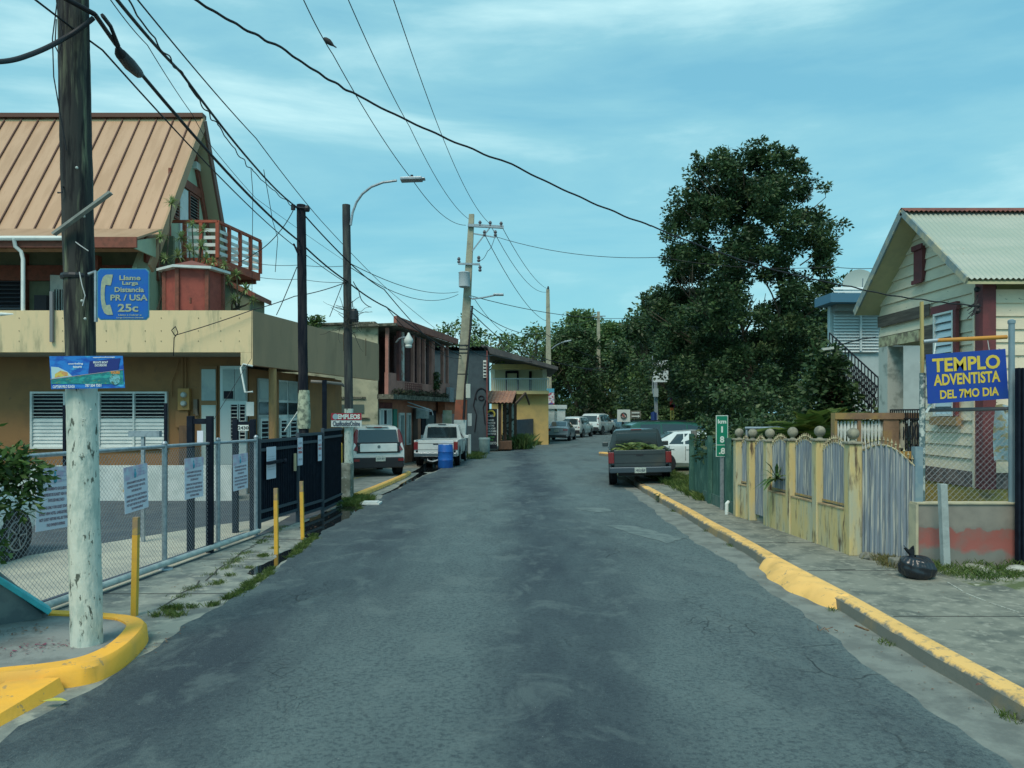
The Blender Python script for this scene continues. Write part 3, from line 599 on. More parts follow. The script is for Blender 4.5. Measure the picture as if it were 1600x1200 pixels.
dark = mat('dark_interior', (.012,.014,.022), .9)
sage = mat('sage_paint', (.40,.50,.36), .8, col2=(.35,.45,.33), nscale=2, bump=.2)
tanroof = mat('tan_metal_roof', (.47,.30,.19), .45, .1, col2=(.41,.255,.155), nscale=1.6, stretch=(2,.4,.4), col3=(.36,.20,.12), n3=9, l3=.6, h3=.8)
seamm = mat('roof_seam', (.11,.05,.035), .6)
HB = empty('hotel_building', (-9, 22, 0), 0, 'two storey tan hotel with steep A-frame metal roof and long cream parapet', 'building')
zd = lambda py, D: EYE-(py-HOR)*D/F
xd = lambda px, D: (px-800)*D/F
SX = lambda D: -6.08+.167*(D-18)        # street side of the parapet
# storefront body
MB().box(-24, -6.75, 19.3, 19.5, 0, 3.5).build('front_wall', brown, HB)
mb = MB(); a, b = (SX(19.5)-.85, 19.5), (SX(25)-.85, 25); mb.prism([a, b, (b[0]-.2, b[1]), (a[0]-.2, a[1])], 0, 3.22); mb.build('side_wall', brown, HB)
MB().box(-24, -5.9, 24.8, 26.6, 0, 3.22).build('rear_wall', brown, HB)
MB().box(-24, -6.08, 18.0, 18.16, 3.52, 4.5).build('front_parapet', cream, HB)
MB().box(-6.36, -6.08, 18.0, 18.16, 3.22, 3.517).build('parapet_stub', cream, HB)
mb = MB(); mb.prism([(SX(18.0)+.003,18.0),(SX(26.7),26.7),(SX(26.7)-.16,26.7),(SX(18.0)-.157,18.163)], 3.22, 4.497); mb.build('side_parapet', tan, HB)
MB().prism([(-24,18.17),(SX(18.17)-.2,18.17),(SX(26.5)-.2,26.5),(-24,26.5)], 3.50, 3.62).build('roof_slab', soff, HB)
mb = MB()
for D_, y0, y1 in ((20.9,512,548),(23.5,524,552),(25.4,533,560)): mb.box(SX(D_)-.01, SX(D_)+.015, D_, D_+.04, zd(y1-4,D_), zd(y0-4,D_))
mb.build('weep_streak', mat('weep', (.16,.10,.06), .9), HB)
mb = MB()
for px in (30,98,166,227,252,310,345,374):
    for py in (497,517,533): mb.sphere((xd(px,18), 17.995, zd(py,18)), .011, 6, 4)
mb.build('tie_hole', mat('rust_hole', (.08,.05,.03), .9), HB)
mb = MB(); mb.bar((xd(79,17.9),17.95,zd(455,17.9)), (xd(79,17.9),17.95,zd(534,17.9)), .07, .07, up=(0,1,0)); mb.build('mounting_channel', mat('channel_steel', (.22,.22,.23), .5, .4), HB)
MB().tube([P(395,572,17.95),P(380,569,17.9),P(376,575,17.9),P(383,613,17.85),P(395,612,17.85)], .022, 8).build('drain_pipe', white, HB, True)
# front louvred window
def slats(root, name, p0, right, up, w, h, n, m, fm, tilt=.6, depth=.05, frame=.05, out=(0,-1,0), back=dark, closed=0, vbars=(), grp=None):
    """louvre window: frame with recessed dark pane and slats; closed = fraction of slats shut from the bottom"""
    p0, right, up, out = Vector(p0), Vector(right).normalized(), Vector(up).normalized(), Vector(out).normalized()
    mb = MB()
    for a, b, c, d in ((0,0,w,frame),(0,h-frame,w,h),(0,frame,frame,h-frame),(w-frame,frame,w,h-frame)):
        mb.plate([p0+right*a+up*b, p0+right*c+up*b, p0+right*c+up*d, p0+right*a+up*d], out, depth+.02)
    for v in vbars: mb.plate([p0+right*(v-.022)+up*frame, p0+right*(v+.022)+up*frame, p0+right*(v+.022)+up*(h-frame), p0+right*(v-.022)+up*(h-frame)], out, depth+.015)
    wo = mb.build(name, fm, root)
    MB().plate([p0+right*frame+up*frame, p0+right*(w-frame)+up*frame, p0+right*(w-frame)+up*(h-frame), p0+right*frame+up*(h-frame)], out, .006).build('pane', back, wo)
    mb = MB(); sh = (h-2*frame)/n
    for i in range(n):
        z = frame+sh*(i+.5); c = p0+right*w/2+up*z+out*(.012+depth*.4); sht = (i+.5)/n < closed
        t = 1.25 if sht else tilt; v = (up*math.sin(t)+out*-math.cos(t))
        mb.obox(c, right*(w/2-frame), v*(sh*.56 if sht else sh*.46), v.cross(right)*.003)
    mb.build('slats', m, wo); return wo
slats(HB, 'window', (xd(50,19.3),19.3,zd(701,19.3)), (1,0,0), (0,0,1), xd(263,19.3)-xd(50,19.3), zd(612,19.3)-zd(701,19.3), 15, white, white, tilt=.25, depth=.07, closed=.53, vbars=[xd(p,19.3)-xd(50,19.3) for p in (103,157,211)])
# meters and conduits
mt = MB().box(xd(279,19.2), xd(297,19.2), 19.14, 19.3, zd(641,19.2), zd(607,19.2)).build('meter_box', mat('meter_paint', (.40,.23,.08), .7), HB, bevel=.01)
for py in (617,630.5): MB().lathe([(.07,0),(.075,-.05),(.05,-.09)], (xd(287.5,19.14),19.14,zd(py,19.14)), 14, 'Y').build('meter_dial', mat('dial', (.42,.46,.44), .25), mt, True)
MB().box(xd(274,19.2), xd(294,19.2), 19.2, 19.3, zd(668,19.2), zd(642,19.2)).build('service_box', brown, HB, bevel=.01)
mb = MB()
for px, a, b in ((285,559,607),(290,559,607)): mb.tube([(xd(px,19.24),19.24,zd(a,19.24)),(xd(px,19.24),19.24,zd(b,19.24))], .022, 6)
mb.tube([P(279,562,19.24),P(275,580,19.24),P(268,596,19.24),P(268,620,19.24)], .018, 6); mb.build('conduit', brown, HB)
MB().box(xd(302,19.2), xd(308,19.2), 19.2, 19.3, zd(647,19.2), zd(624,19.2)).tube([P(306,640,19.15),P(308,650,19.12)], .04, 8).build('wall_phone', mat('phone_grey', (.15,.12,.09), .6), HB)
MB().box(xd(280,18.9), xd(299,18.9), 18.88, 18.95, .3, zd(665,18.9)).build('wooden_screen', mat('screen_wood', (.14,.085,.05), .9, col2=(.09,.06,.04), nscale=8, stretch=(1,1,.2)), HB)
# doors and storefront behind the corner
dr = MB().box(xd(313,19.27), xd(340,19.27), 19.22, 19.3, 0, zd(572,19.27)).build('door', mat('door_frame', (.26,.15,.07), .7), HB)
MB().box(xd(315,19.2), xd(337,19.2), 19.19, 19.22, zd(626,19.2), zd(577,19.2)).build('transom', glass_p, dr)
MB().box(xd(315,19.2), xd(337,19.2), 19.19, 19.22, .05, zd(633,19.2)).build('leaf', mat('pale_door', (.42,.52,.50), .5, col2=(.36,.46,.45), nscale=2), dr)
dr2 = MB().box(xd(345,19.27), xd(386,19.27), 19.22, 19.3, 0, zd(572,19.27)).build('glass_door', mat('alu', (.45,.52,.52), .4, .4), HB)
MB().box(xd(348,19.2), xd(366,19.2), 19.19, 19.22, zd(626,19.2), zd(577,19.2)).box(xd(368,19.2), xd(384,19.2), 19.19, 19.22, zd(626,19.2), zd(577,19.2)).build('transom', glass_p, dr2)
MB().box(xd(350,19.18), xd(364,19.18), 19.16, 19.185, zd(623,19.2), zd(611,19.2)).build('dark_pane', dark, dr2)
slats(dr2, 'louvre', (xd(360,19.2),19.215,zd(690,19.2)), (1,0,0), (0,0,1), .2, zd(631,19.2)-zd(690,19.2), 10, white, MATS['alu'], tilt=.2, depth=.03, frame=.02)
slats(dr2, 'louvre', (xd(374,19.2),19.215,zd(690,19.2)), (1,0,0), (0,0,1), .17, zd(631,19.2)-zd(690,19.2), 10, white, MATS['alu'], tilt=.2, depth=.03, frame=.02)
# side storefront along the recessed wall: px -> D on that plane
def sD(px): return (-6.08-.85-.167*18)*F/((px-800)-.167*F)
su = Vector((.167,1,0)).normalized(); so_ = Vector((1,-.167,0)).normalized()
def sP(px, z, o=0): D = sD(px); return Vector((SX(D)-.85, D, z))+so_*o
def sbox(px0, px1, z0, z1, o0, o1, name, m, root):
    a, b = sP(px0,0,o0), sP(px1,0,o0); return MB().plate([(a.x,a.y,z0),(b.x,b.y,z0),(b.x,b.y,z1),(a.x,a.y,z1)], so_, o1-o0).build(name, m, root)
for i, (a, b) in enumerate(((402,418),(433,446),(448,462),(466,476))):
    f = sbox(a-1, b+1, .1, 3.0, .01, .05, 'storefront', MATS['alu'] if i != 1 else white, HB)
    sbox(a, b, 2.45, 2.95, .05, .06, 'transom', glass_p, f); sbox(a, b, 2.05, 2.38, .05, .06, 'dark_pane', glass, f)
    pa0 = sP(a,.75,.045); wd_ = (sP(b,0)-sP(a,0)).length; slats(f, 'louvre', pa0, su, (0,0,1), wd_, 1.2, 9, white, white, tilt=.3, depth=.03, frame=.07, out=so_)
for px0, px1 in ((420,431),(463,465),(478,496)): sbox(px0, px1, 0, 3.2, .02, .09, 'pilaster', brown, HB)
MB().lathe([(.085,0),(.095,.02),(.095,3.2),(.085,3.22)], (xd(426,19.2),19.2,0), 14).build('column', mat('bare_wood_column', (.42,.24,.10), .8, col2=(.32,.19,.09), nscale=5, stretch=(1,1,.3)), HB, True)
for px, py in ((390,640),): MB().box(xd(385,19), xd(397,19), 18.98, 19.0, zd(650,19), zd(628,19)).build('notice', white, HB)
# upper terrace and A-frame
PK = Vector((-9.0, 22.4, 10.7)); NF = Vector((-9.0, 19.05, 5.75)); EV = (19.1+.35, 6.55); FF = Vector((-9.0, 24.95, 5.75))
mb = MB(); nx = Vector((0,-(PK.z-NF.z), -(NF.y-PK.y))).normalized(); nrm = Vector((0, -.828, .56))
e0 = NF.lerp(PK, .10)
mb.plate([(-26,e0.y,e0.z),(-9,e0.y,e0.z),(-9,PK.y,PK.z),(-26,PK.y,PK.z)], -nrm, .12).build('roof', tanroof, HB)
RF = [c for c in HB.children if c.name.startswith('roof') and not c.name.startswith('roof_slab')][0]
mb = MB(); n_ = nrm; 
for k in range(31):
    x = -9.35-k*.49; mb.obox(Vector((x,(e0.y+PK.y)/2,(e0.z+PK.z)/2))+n_*.02, (.016,0,0), (PK-e0)*.5, n_*.022)
mb.build('standing_seam', seamm, RF)
mb = MB().box(-26, -8.97, PK.y-.14, PK.y+.14, PK.z-.02, PK.z+.10); mb.build('ridge_cap', seamm, RF)
mb = MB(); mb.plate([(-26,PK.y,PK.z-.05),(-9,PK.y,PK.z-.05),(-9,FF.y,FF.z),(-26,FF.y,FF.z)], (0,-.9,-.45), .12).build('rear_roof', mat('roof_underside', (.42,.40,.26), .85), HB)
mb = MB(); up = PK-NF
mb.obox((NF+PK)/2+Vector((.012,.06,-.06)), (.03,0,0), up*.5, n_*.13); mb.build('bargeboard', tan, HB)
mb = MB(); mb.bar(PK+Vector((.03,0,-.1)), FF+Vector((.03,0,0)), .06, .22); mb.build('bargeboard', mat('brown_barge', (.17,.09,.07), .7), HB)
GX = -9.4
mb = MB().plate([(GX,NF.y+.2,3.6),(GX,FF.y-.1,3.6),(GX,FF.y-.1,5.75),(GX,PK.y,PK.z-.25),(GX,NF.y+.2,5.75)], (-1,0,0), .12); gw = mb.build('gable_wall', sage, HB)
gD = lambda px: GX*F/(px-800)
MB().box(GX, GX+.07, 21.0, gD(316), 8.55, 8.80).bar((GX+.04,PK.y+.2,PK.z-.9),(GX+.04,FF.y-.45,5.9), .07, .2).box(GX,GX+.07, 19.6, 24.6, 5.95, 6.2).build('beam', trim, HB)
MB().box(GX, GX+.05, gD(279), gD(291.5), 6.42, zd(296,gD(287))).build('balcony_door', white, HB)
slats(HB, 'window', (GX,gD(293),zd(345,22.5)), (0,1,0), (0,0,1), gD(308)-gD(293), zd(303,22.5)-zd(345,22.5), 8, white, trim, out=(1,0,0), tilt=.5)
slats(HB, 'window', (GX,gD(269),zd(342,21.4)), (0,1,0), (0,0,1), gD(277)-gD(269), zd(298,21.4)-zd(342,21.4), 8, white, trim, out=(1,0,0), tilt=.5)
MB().box(GX, GX+.12, 22.6, 22.9, 9.3, 9.5).build('gable_lamp', white, HB)
# porch roof towards the camera, porch wall
mb = MB().plate([(-26,18.2,6.02),(-8.9,18.2,6.02),(-8.9,18.2,6.27),(-26,18.2,6.27)], (0,1,0), .05); mb.build('porch_fascia', trim, HB)
MB().plate([(-26,18.25,6.22),(-8.92,18.25,6.22),(-8.92,19.6,6.75),(-26,19.6,6.75)], (0,0,1), .05).build('porch_roof', MATS['tan_metal_roof'], HB)
MB().plate([(-8.95,18.26,6.0),(-8.95,19.3,6.0),(-8.95,19.3,6.5),(-8.95,18.26,6.2)], (-1,0,0), .04).build('porch_cheek', sage, HB)
MB().tube([(-26,18.13,6.22),(xd(108,18.1),18.13,6.22)], .06, 8).build('gutter', white, HB, True)
MB().tube([P(22,373,18.1),P(24,385,18.15),P(33,393,18.2),P(36,405,18.2),P(36,487,18.1),P(30,491,18.05),P(-20,491,18.0)], .045, 10).build('downpipe', white, HB, True)
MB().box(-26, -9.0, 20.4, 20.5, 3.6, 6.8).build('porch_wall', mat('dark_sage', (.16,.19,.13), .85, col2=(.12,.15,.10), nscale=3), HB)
MB().box(xd(38,20.3), xd(42,20.3), 20.25, 20.4, 3.6, 6.3).box(-26, -9.2, 20.3, 20.39, 5.6, 6.0).build('porch_post', trim, HB)
slats(HB, 'window', (xd(-10,20.4),20.4,zd(484,20.4)), (1,0,0), (0,0,1), .8, .98, 8, mat('dark_slat', (.10,.12,.15), .5), MATS['dark_slat'], tilt=.5)
MB().box(xd(76,20.3), xd(108,20.3), 20.34, 20.4, 3.6, zd(428,20.3)).build('doorway', dark, HB)
dd = MB().plate([P(80,500,20.3),P(103,500,20.0),P(103,431,20.0),P(80,430,20.3)], (0,-1,0), .05).build('porch_door', white, HB)
mb = MB()
for k in range(4): mb.bar(P(86+k*4,452,20.0), P(86+k*4,500,20.0), .02, .02, up=(0,1,0))
mb.build('glazing_bar', dark, dd)
MB().box(xd(152,19.6), xd(156,19.6), 19.5, 19.7, 3.6, 6.1).build('porch_post', trim, HB)
MB().box(xd(57,20), xd(76,20), 19.9, 20.3, 3.6, zd(462,20)).build('porch_cabinet', mat('cab', (.04,.04,.05), .8), HB)
# red balcony
red = mat('red_balcony_paint', (.36,.085,.045), .7, col2=(.28,.07,.045), nscale=6)
b0, b1, b2, b3 = Vector((GX,21.0,0)), Vector((-8.05,21.0,0)), Vector((-7.67,23.4,0)), Vector((GX,23.4,0))
bal = MB().prism([(b0.x,21.0),(b1.x,21.0),(b2.x,23.4),(b3.x,23.4)], 6.12, 6.34).build('balcony', red, HB)
mb = MB()
for a, b, n in ((b0,b1,3),(b1,b2,4)):
    mb.bar(a+Vector((0,0,7.33)), b+Vector((0,0,7.33)), .09, .07)
    for k in range(0 if a is b0 else 1, n+1): q = a.lerp(b, k/n); mb.bar(q+Vector((0,0,6.34)), q+Vector((0,0,7.3)), .09 if k else .13, .09)
mb.build('railing_frame', red, bal)
mb = MB()
for a, b, n, kk in ((b0,b1,5,((.34,.95),)),(b1,b2,5,((.02,.98),)),(b3,b2,5,((.3,1),))):
    for s0, s1 in kk:
        for k in range(4): z = 6.5+k*.2; q = Vector((0,.03,z)) if a is not b1 else Vector((-.03,0,z)); mb.bar(a.lerp(b,s0)+q, a.lerp(b,s1)+q, .02, .09)
mb.build('railing_slats', white, bal)
MB().bar((GX,21.05,6.0),(b1.x-.1,21.05,6.08), .1, .14).build('joist', trim, bal); MB().bar((GX,23.3,6.0),(b2.x-.1,23.3,6.08), .1, .14).build('joist', trim, bal)
# red hexagonal booth on the terrace
cx_ = xd(303,18.95); bo = empty('terrace_booth', (cx_,18.95,3.62), 0, 'red brick-coloured hexagonal booth with white rimmed roof standing on the terrace', 'booth')
def ngon(r, n=6, ph=.3): return [(cx_+r*math.cos(ph+2*math.pi*i/n), 18.95+r*.9*math.sin(ph+2*math.pi*i/n)) for i in range(n)]
MB().prism(ngon(.66), 3.62, 5.56).build('booth_wall', mat('brick_red', (.34,.085,.065), .8, col2=(.27,.07,.055), nscale=5, bump=.4, bscale=30), bo)
mb = MB()
for (x, y) in ngon(.67): mb.bar((x,y,3.62),(x,y,5.55), .09, .09)
mb.box(xd(293,18.2), xd(295,18.2), 18.3, 18.36, zd(474,18.3), zd(465,18.3)); mb.build('booth_post', trim, bo)
MB().prism(ngon(.86), 5.56, 5.62).build('roof_rim', white, bo)
mb = MB(); r6 = ngon(.84); mb.add([(x,y,5.62) for x,y in r6]+[(cx_-.05,18.95,5.86)], [(i,(i+1)%6,6) for i in range(6)]); mb.build('booth_roof', mat('booth_roof_paint', (.20,.075,.06), .8), bo)

# ------------------------------------------------------------------ low white wall behind the car park
tag(MB().box(-16, xd(362,18.3), 18.3, 18.45, 0, .84).build('low_wall', mat('whitewash', (.62,.68,.66), .8, col2=(.50,.57,.55), nscale=3, bump=.3, col3=(.42,.30,.13), n3=4, l3=.66, h3=.72)), 'long low whitewashed wall closing the hotel car park behind the wire fence', 'wall')
# ------------------------------------------------------------------ chain-link fence and hotel notices
def fpt(i, z): x, y = FENL[i]; return Vector((x, y, z))
def fence_at(D, z):
    return Vector((lerp_tab(FENL, D), D, z))
def link_mesh(p0, p1, z0, z1, step, r, n3=3):
    p0, p1 = Vector(p0), Vector(p1); Lh = (p1-p0).length; d = (p1-p0)/Lh; H = z1-z0; mb = MB(); k = int((Lh+H)/step)+1
    for i in range(-int(H/step)-1, k):
        for sg in (1, -1):
            s0 = i*step if sg > 0 else i*step+H
            a0, a1 = s0, s0+sg*H; za, zb = 0, H
            def clip(s, z, s2, z2):
                t0, t1 = 0, 1; ds = s2-s
                for lo in (0,):
                    if ds > 0: t0 = max(t0, (0-s)/ds); t1 = min(t1, (Lh-s)/ds)
                    else: t0 = max(t0, (Lh-s)/ds); t1 = min(t1, (0-s)/ds)
                return t0, t1
            t0, t1 = clip(a0, za, a1, zb)
            if t1-t0 < .02: continue
            q0 = p0+d*(a0+(a1-a0)*t0)+Vector((0,0,z0+H*t0)); q1 = p0+d*(a0+(a1-a0)*t1)+Vector((0,0,z0+H*t1))
            off = Vector((0, 0, 0))+Vector((-d.y, d.x, 0))*(.002*sg); mb.tube([q0+off, q1+off], r, n3, False)
    return mb
fc = empty('chain_link_fence', fence_at(8,0), 0, 'galvanised chain-link fence with rolled pipe rails beside the near pole', 'fence')
mb = MB(); MESH_ = link_mesh(fence_at(6.3,0), fence_at(13.0,0), .12, 1.6, .062, .0019); MESH_.build('wire_mesh', mat('mesh_wire', (.30,.36,.40), .5, .3), fc)
mb.tube([fence_at(6.3,1.66), fence_at(10.3,1.65), fence_at(13.05,1.63)], .025, 10).build('top_rail', galv, fc, True)
MB().tube([fence_at(7.4,.08)+Vector((.04,0,0)), fence_at(10.3,.09)+Vector((.04,0,0)), fence_at(13.05,.09)+Vector((.04,0,0))], .042, 10).build('bottom_rail', mat('pale_pipe', (.48,.54,.52), .6, col2=(.34,.40,.40), nscale=6), fc, True)
mb = MB(); mb.bar(fence_at(6.5,.05)-Vector((.14,0,0)), fence_at(13.0,.05)-Vector((.14,0,0)), .06, .05); mb.build('gate_track', mat('track', (.06,.075,.11), .6), fc)
for D_ in (6.3, 10.3, 11.75, 13.05): MB().tube([fence_at(D_,0), fence_at(D_,1.68)], .034, 10).lathe([(.036,-.02),(.04,0),(.02,.03)], fence_at(D_,1.69), 10).build('fence_post', galv, fc, True)
for D_ in (10.3,): MB().lathe([(.11,0),(.10,.02),(.05,.035)], fence_at(D_,.0), 10).build('post_foot', galv, fc)
LINES = ['ESTACIONAMIENTO EXCLUSIVO PARA', 'HUESPEDES DE SUNSET VIEW HOTEL.', 'EVITE SER MULTADO', 'PARKING ONLY FOR GUEST STAYING IN', 'SUNSET VIEW HOTEL. UNREGISTERED AND', 'NOT GUEST VISITORS WILL BE TOWED AT', "THE OWNER'S EXPENSE"]
LW = [.78,.76,.42,.84,.86,.84,.48]
nw = mat('notice_white', (.68,.70,.80), .45); npk = mat('notice_pink', (.55,.45,.60), .45, col2=(.60,.64,.74), nscale=9); ntx = mat('notice_text', (.22,.13,.18), .6); nbl = mat('notice_blue', (.06,.30,.42), .5)
NOTE = ['largest hotel parking notice, hung on the fence left of the white painted pole', 'hotel parking notice on the fence just right of the white painted pole', 'third hotel parking notice from the left on the wire fence', 'smallest hotel parking notice beside the end post of the wire fence']
for k, (xl, xr, yt, yb) in enumerate(((50,115,729,826),(187,230,727,798),(285,314,715,778),(360,385,709,765))):
    pm = (xl+xr)/2; lo, hi = 6, 14
    for _ in range(40):
        mid = (lo+hi)/2; q = fence_at(mid, 0)
        if 800+F*q.x/q.y < pm: lo = mid
        else: hi = mid
    D0_ = lo; c = fence_at(D0_, (zd(yt,D0_)+zd(yb,D0_))/2); h = zd(yt,D0_)-zd(yb,D0_)
    dv = (fence_at(D0_+.3,0)-fence_at(D0_-.3,0)).normalized(); wd_ = h*.88; tl = (-.03,.06,.0,.02)[k]
    rt = (dv+Vector((0,0,tl+.0))).normalized(); out = Vector((dv.y,-dv.x,0)).normalized(); upv = out.cross(rt).normalized(); upv = upv if upv.z > 0 else -upv; c += out*.035
    e = empty('parking_notice', c-upv*h/2, 0, NOTE[k], 'notice', 'hotel parking notices on the fence')
    bd = MB().plate([c-rt*wd_/2-upv*h/2, c+rt*wd_/2-upv*h/2, c+rt*wd_/2+upv*h/2, c-rt*wd_/2+upv*h/2], out, .004).build('board', nw, e)
    o2 = out*.006; MB().plate([c+o2-rt*wd_/2+upv*h*.2, c+o2+rt*wd_/2+upv*h*.28, c+o2+rt*wd_/2+upv*h/2, c+o2-rt*wd_/2+upv*h/2], out, .001).build('header', npk, e)
    mb = MB()
    for i, (t, lw) in enumerate(zip(LINES, LW)): mb.text(t, c+out*.0085+upv*h*(.15-.092*i-(.02 if i > 2 else 0)), rt, upv, wd_*lw, h*.05, off=.03)
    mb.build('lettering', ntx, e)
    MB().lathe([(.001,-h*.10),(h*.028,-h*.07),(h*.034,-.0),(h*.012,h*.05),(h*.018,h*.09),(.001,h*.11)], c+out*.008+upv*h*.33-rt*wd_*.05, 10).build('emblem', nbl, e)
    mb = MB()
    for i, t in enumerate(('Sunset View', 'Hotel', 'Boqueron')): mb.text(t, c+out*.0085+upv*h*(.42-.07*i)+rt*wd_*.22, rt, upv, wd_*.26, h*.028)
    mb.build('header_lettering', mat('faint_text', (.30,.36,.52), .6), e)
# ------------------------------------------------------------------ black gates
gt = empty('metal_gate', fence_at(13.1,0), 0, 'tall black sheet-metal gate of three leaves with paper notices behind the yellow posts', 'gate')
for a, b, z0, z1 in ((13.12,14.72,.22,1.64),(14.75,16.0,.10,1.70),(16.03,17.7,.05,1.76)):
    A, B = fence_at(a,0), fence_at(b,0); d = (B-A).normalized(); n = Vector((d.y,-d.x,0)); Lh = (B-A).length; mb = MB(); k = int(Lh/.075)
    lf = MB().plate([A+Vector((0,0,z0)),B+Vector((0,0,z0)),B+Vector((0,0,z1)),A+Vector((0,0,z1))], -n, .02).build('gate_leaf', black_steel, gt)
    for i in range(k+1): mb.bar(A+d*(Lh*i/k)+Vector((0,0,z0)), A+d*(Lh*i/k)+Vector((0,0,z1)), .022, .022)
    mb.build('bars', black_steel, lf)
    mb = MB()
    for z in (z0+.02, z1-.03, z0+.18, z1-.18): mb.bar(A+n*.02+Vector((0,0,z)), B+n*.02+Vector((0,0,z)), .04, .05)
    mb.bar(A+n*.02+Vector((0,0,z0-.1)), A+n*.02+Vector((0,0,z1+.02)), .06, .06); mb.build('leaf_frame', mat('steel_frame', (.05,.07,.09), .5), lf)
def gate_paper(px0, px1, y0, y1, mm, tilt=0):
    lo, hi = 13, 18
    for _ in range(40):
        mid = (lo+hi)/2; q = fence_at(mid, 0)
        if 800+F*q.x/q.y < (px0+px1)/2: lo = mid
        else: hi = mid
    c = fence_at(lo, (zd(y0,lo)+zd(y1,lo))/2); h = zd(y0,lo)-zd(y1,lo); dv = (fence_at(lo+.2,0)-fence_at(lo-.2,0)).normalized(); out = Vector((dv.y,-dv.x,0)); c += out*.05
    u = Vector((0,0,1))+dv*tilt; wd_ = (px1-px0)*lo/F/max(.2,abs((fence_at(lo+.5,0).x/(lo+.5)-fence_at(lo-.5,0).x/(lo-.5))*lo))
    r = dv*wd_/2; uu = u*h/2; p = MB().plate([c-r-uu, c+r-uu, c+r+uu, c-r+uu], out, .003).build('paper_notice', nw, gt)
    if mm:
        mb = MB(); mb.text(mm[0], c+out*.005+u*h*.12, dv, u, wd_*.8, h*.1, off=.03).text(mm[1], c+out*.005-u*h*.02, dv, u, wd_*.8, h*.1, off=.03); mb.build('red_lettering', mat('red_text', (.50,.05,.04), .6), p)
        mb = MB(); mb.text(mm[2], c+out*.005+u*h*.3, dv, u, wd_*.7, h*.07).text(mm[3], c+out*.005-u*h*.28, dv, u, wd_*.7, h*.07); mb.build('lettering', ntx, p)
    else:
        mb = MB()
        for i in range(6): mb.text('aviso a los residentes', c+out*.005+u*h*(.2-.08*i), dv, u, wd_*.7, h*.03)
        mb.build('lettering', mat('grey_text', (.35,.4,.4), .7), p)
gate_paper(412,427,698,748,None); gate_paper(461,469,684,727,('NO','PARKING','AVISO','GRUA')); gate_paper(493,499,680,720,('NO','PARKING','AVISO','GRUA'))
q = fence_at(13.9,1.2); MB().box(q.x+.03, q.x+.10, 13.15, 14.0, 1.21, 1.26).sphere((q.x+.10,14.0,1.22), .05, 8, 6).build('latch', black_steel, gt)
q = fence_at(14.55,1.15); MB().box(q.x+.03, q.x+.07, 14.53, 14.58, 1.0, 1.33).build('handle', mat('brass_handle', (.5,.46,.30), .5), gt)
# sliding gate frames
for k, (pa_, pb_, D_, yt, lab) in enumerate(((298,328,11.5,650,'black goalpost-shaped gate guide frame nearest the camera behind the wire fence'),(368,395,13.4,655,'black goalpost-shaped gate guide frame next to the metal gate'))):
    e = empty('gate_guide', (xd((pa_+pb_)/2,D_),D_,0), 0, lab, 'gate frame', 'goalpost gate frames')
    xa, xb = xd(pa_,D_), xd(pb_,D_); z1 = zd(yt,D_)
    for x in (xa, xb): MB().box(x-.045, x+.045, D_-.045, D_+.045, 0, z1).build('upright', black_steel, e, bevel=.005)
    MB().box(xa+.045, xb-.045, D_-.03, D_+.03, z1-.12, z1-.04).build('crossbar', black_steel, e)
    if k: pp = MB().box(xa+.06, xb-.06, D_-.045, D_-.035, z1-.20, z1-.10).build('plate', white, e); MB().text('2430', (xa/2+xb/2,D_-.048,z1-.15), (1,0,0), (0,0,1), (xb-xa)*.6, .06, off=.03).build('lettering', dark, pp)
    else: MB().box(xa/2+xb/2-.03, xa/2+xb/2+.06, D_-.045, D_-.035, z1-.42, z1-.22).build('notice', nw, e)
tag(MB().box(xd(232,12.5)-.28, xd(232,12.5)+.22, 12.4, 12.5, zd(682,12.5), zd(673,12.5)).bar((xd(226,12.5),12.45,0),(xd(226,12.5),12.45,zd(676,12.5)),.05,.05).build('gate_sensor', galv), 'small pale sensor head on a thin post in the car park', 'sensor')
for px, yt, D_, lab in ((101,633,17.5,'thin black rod standing before the left pane of the louvred window'),(259,630,17.5,'thin black rod standing at the right end of the louvred window')):
    post(px, D_, yt, .06, black_steel, lab, 'steel_rod', z0=0, group='black rods in front of the long window')
post(507, 18.0, 594, .09, black_steel, 'tall square black steel post beside the gate, carrying a rusty pipe', 'steel_post')
tag(MB().tube([P(486,596,18.0),P(505,597,18.0),P(534,600,18.4),P(537,603,18.5)], .035, 8).build('steel_pipe', mat('rusty_pipe', (.20,.17,.15), .6), None, True), 'rusty horizontal pipe between the black pole and the lamp pole', 'pipe')
tag(MB().tube([P(445,673,17.6),P(480,622,17.3)], .018, 6).build('white_conduit', white), 'slanting white tube leaning behind the black gate', 'tube')
# yellow posts at the kerb
ypost = mat('yellow_post_paint', (.72,.42,.05), .6, col2=(.62,.36,.06), nscale=6); rustm = mat('rust_worn', (.30,.22,.13), .8, col2=(.42,.30,.10), nscale=14)
for px, pt, yb, yt, lab in ((210,213,962,808,'tallest leaning yellow steel post, standing by the kerb corner right of the white pole'),(432,431,866,763,'middle yellow steel post in front of the black gate'),(473,471,843,752,'right-hand yellow steel post in front of the black gate, beside the puddle')):
    b = G(px,yb); e = empty('parking_post', b, 0, lab, 'post', 'thin yellow posts along the left kerb'); t = P(pt,yt,b.y)
    m_ = b.lerp(t,.82); MB().bar(b, m_, .055, .055, up=(0,1,0)).build('painted_tube', ypost, e); MB().bar(m_, t, .054, .054, up=(0,1,0)).build('rusty_tip', rustm, e)
